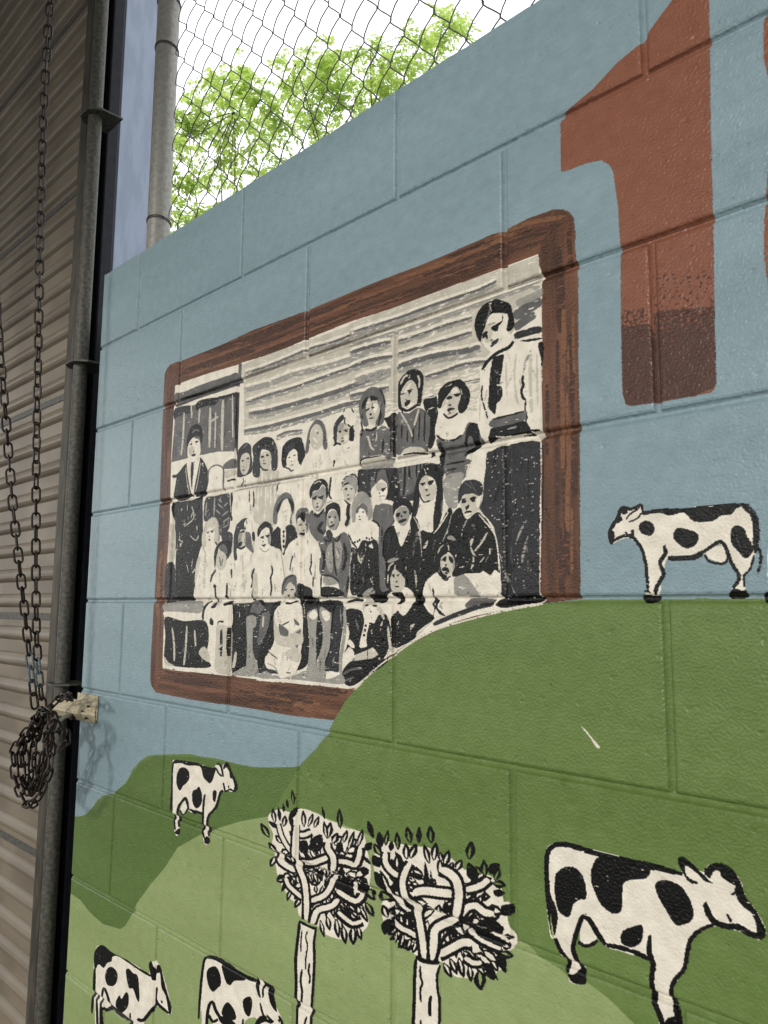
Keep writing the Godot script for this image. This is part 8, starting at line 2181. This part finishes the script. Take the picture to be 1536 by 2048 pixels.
func build_trees() -> void:
	var bark := mottled(Color(0.16, 0.13, 0.10), Color(0.27, 0.23, 0.19), 0.95, 0.0, 0.05, 6.0, 0.1, Vector3(1, 0.3, 1))
	var leaf := []
	for c: Color in [Color(0.42, 0.51, 0.20), Color(0.54, 0.61, 0.27), Color(0.33, 0.42, 0.19), Color(0.54, 0.60, 0.35)]:
		var m := mat(c, 0.5, 0.0, 0.4)
		m.cull_mode = BaseMaterial3D.CULL_DISABLED
		m.backlight_enabled = true
		m.backlight = Color(0.85, 0.95, 0.5)
		leaf.append(m)
	build_tree("smaller leafy green tree behind the fence next to the post", Vector3(-5.501, 0, -3.742), 7.5, [-6.257, 7.685, -3.75, 0.23, -5.599, 7.695, -3.709, 0.228, -5.963, 8.352, -4.248, 0.214, -5.542, 7.976, -4.23, 0.237, -5.398, 7.802, -4.392, 0.226, -5.068, 7.128, -3.682, 0.244, -6.166, 7.577, -3.933, 0.252, -5.11, 6.492, -3.045, 0.177, -5.371, 6.208, -3.285, 0.184, -5.446, 6.528, -3.658, 0.173, -5.716, 6.972, -4.132, 0.153, -5.334, 5.879, -3.193, 0.154, -5.649, 7.444, -4.438, 0.167, -6.396, 7.597, -3.544, 0.259, -5.443, 6.311, -2.889, 0.224, -5.601, 7.047, -3.839, 0.129, -4.996, 5.662, -3.251, 0.22, -5.631, 5.703, -3.202, 0.278, -4.876, 5.84, -3.536, 0.269], 3, bark, leaf, 400.0)
	build_tree("wider leafy green tree behind the fence right of the other tree", Vector3(-5.155, 0, -5.814), 9.5, [-6.253, 9.067, -5.522, 0.263, -5.517, 8.848, -5.272, 0.235, -6.018, 8.896, -5.792, 0.335, -5.617, 9.019, -5.905, 0.294, -6.06, 8.456, -5.561, 0.235, -4.809, 8.777, -5.514, 0.217, -4.597, 8.362, -5.534, 0.255, -4.925, 9.116, -6.244, 0.265, -4.39, 9.013, -5.915, 0.184, -4.729, 9.461, -6.674, 0.235, -4.344, 9.388, -6.406, 0.202, -4.332, 9.65, -6.634, 0.149, -5.77, 8.712, -6.052, 0.215, -4.945, 8.612, -6.071, 0.227, -5.444, 7.686, -4.624, 0.178, -5.408, 8.503, -4.787, 0.171, -6.009, 7.911, -4.889, 0.156, -5.474, 9.082, -5.514, 0.159, -4.367, 9.485, -6.804, 0.174, -4.463, 8.734, -6.289, 0.279, -5.189, 8.334, -6.08, 0.345, -5.292, 7.65, -5.451, 0.33, -6.031, 7.435, -5.044, 0.336, -4.044, 9.198, -7.279, 0.35, -4.064, 8.071, -6.221, 0.375], 8, bark, leaf, 400.0)


func structure(called: String, mesh: Mesh, m: Material) -> void:
	var o := part(called, mesh, m, self)
	o.set_meta("kind", "structure")


func _ready() -> void:
	rng.seed = 11
	chip.seed = 4
	chip.frequency = 0.03
	chip.fractal_octaves = 3
	# camera
	var cam := Camera3D.new()
	cam.name = "camera"
	add_child(cam, true)
	cam.position = Vector3(1.7988, TOP - 0.8284, 0.8044)
	cam.rotation_order = EULER_ORDER_YXZ
	cam.rotation = Vector3(0.126647, 0.783211, 0.007404)
	cam.fov = 66.99
	cam.near = 0.02
	cam.far = 400.0
	cam.current = true
	# sky and exposure
	var env := Environment.new()
	env.background_mode = Environment.BG_SKY
	var sky := Sky.new()
	var sm := ProceduralSkyMaterial.new()
	sm.sky_top_color = Color(0.93, 0.95, 0.97)
	sm.sky_horizon_color = Color(0.98, 0.98, 0.965)
	sm.sky_curve = 0.3
	sm.sky_energy_multiplier = 1.0
	sm.ground_bottom_color = Color(0.42, 0.41, 0.39)
	sm.ground_horizon_color = Color(0.6, 0.6, 0.58)
	sm.sun_angle_max = 1.0
	sky.sky_material = sm
	env.sky = sky
	env.tonemap_mode = Environment.TONE_MAPPER_LINEAR
	env.tonemap_exposure = 1.95
	env.sdfgi_enabled = true
	env.ssao_enabled = true
	env.ssil_enabled = true
	var we := WorldEnvironment.new()
	we.name = "environment"
	we.environment = env
	add_child(we, true)
	# the brighter part of the overcast, in front of the wall
	var sun := DirectionalLight3D.new()
	sun.name = "sun"
	sun.light_energy = 0.24
	sun.light_color = Color(1.0, 0.98, 0.95)
	sun.light_angular_distance = 6.0
	sun.shadow_enabled = true
	add_child(sun, true)
	sun.look_at_from_position(Vector3.ZERO, -Vector3(0.17, 0.33, 1.0), Vector3.UP)
	# ground
	var gst := st_new()
	add_box(gst, Vector3(-60, -0.5, -60), Vector3(60, 0.0, 60), 0.01)
	structure("ground", gst.commit(), mottled(Color(0.33, 0.325, 0.315), Color(0.43, 0.42, 0.405), 0.9, 0.0, 0.02, 0.8))
	# the canopy that the wall and the door stand under
	var deck := mottled(Color(0.42, 0.41, 0.39), Color(0.52, 0.51, 0.49), 0.7, 0.0, 0.02, 1.0)
	var roof := thing("canopy_roof", "grey ribbed metal canopy roof over the door and the painted wall", "roof", Vector3(0, 4.75, 0))
	part("deck", box_mesh(Vector3(-9.0, 0.0, -0.19), Vector3(9.0, 0.12, 6.2), 0.01), deck, roof)
	for k in 5:
		part("rafter", box_mesh(Vector3(-8.0 + k * 4.0, -0.24, 0.2), Vector3(-7.85 + k * 4.0, -0.001, 6.0), 0.01), deck, roof, k)
	# the mural's paint
	grain = noise_bytes(0.07, 3, 5)
	streak = noise_bytes(0.2, 3, 9, 5.0)
	speck = noise_bytes(0.16, 3, 31)
	woody = noise_bytes(0.045, 3, 13, 3.0)
	var im := Image.create(TEX, TEX, false, Image.FORMAT_RGB8)
	im.fill(Color8(133, 154, 161))
	pix = im.get_data()
	f("blue", 0.0, 0, [-10, -10, 4200, -10, 4200, 3800, -10, 3800])
	paint_all()
	var pic := Image.create_from_data(TEX, TEX, false, Image.FORMAT_RGB8, pix)
	mural_mat = mat(Color.WHITE, 0.33, 0.0, 0.36)
	mural_mat.albedo_texture = ImageTexture.create_from_image(pic)
	mural_mat.texture_repeat = false
	mural_mat.heightmap_enabled = true
	mural_mat.heightmap_texture = ImageTexture.create_from_image(relief_image())
	mural_mat.heightmap_scale = 0.21
	# the same wall past the picture: blue above, hill green below
	var fi := Image.create(256, 256, false, Image.FORMAT_RGB8)
	fi.fill(Color8(133, 154, 161))
	fi.fill_rect(Rect2i(0, 85, 256, 171), Color8(102, 123, 67))
	fi.fill_rect(Rect2i(0, 178, 150, 78), Color8(141, 156, 104))
	far_mat = mat(Color.WHITE, 0.42)
	far_mat.albedo_texture = ImageTexture.create_from_image(fi)
	build_wall()
	build_ironwork()
	build_chain()
	build_fence()
	build_trees()
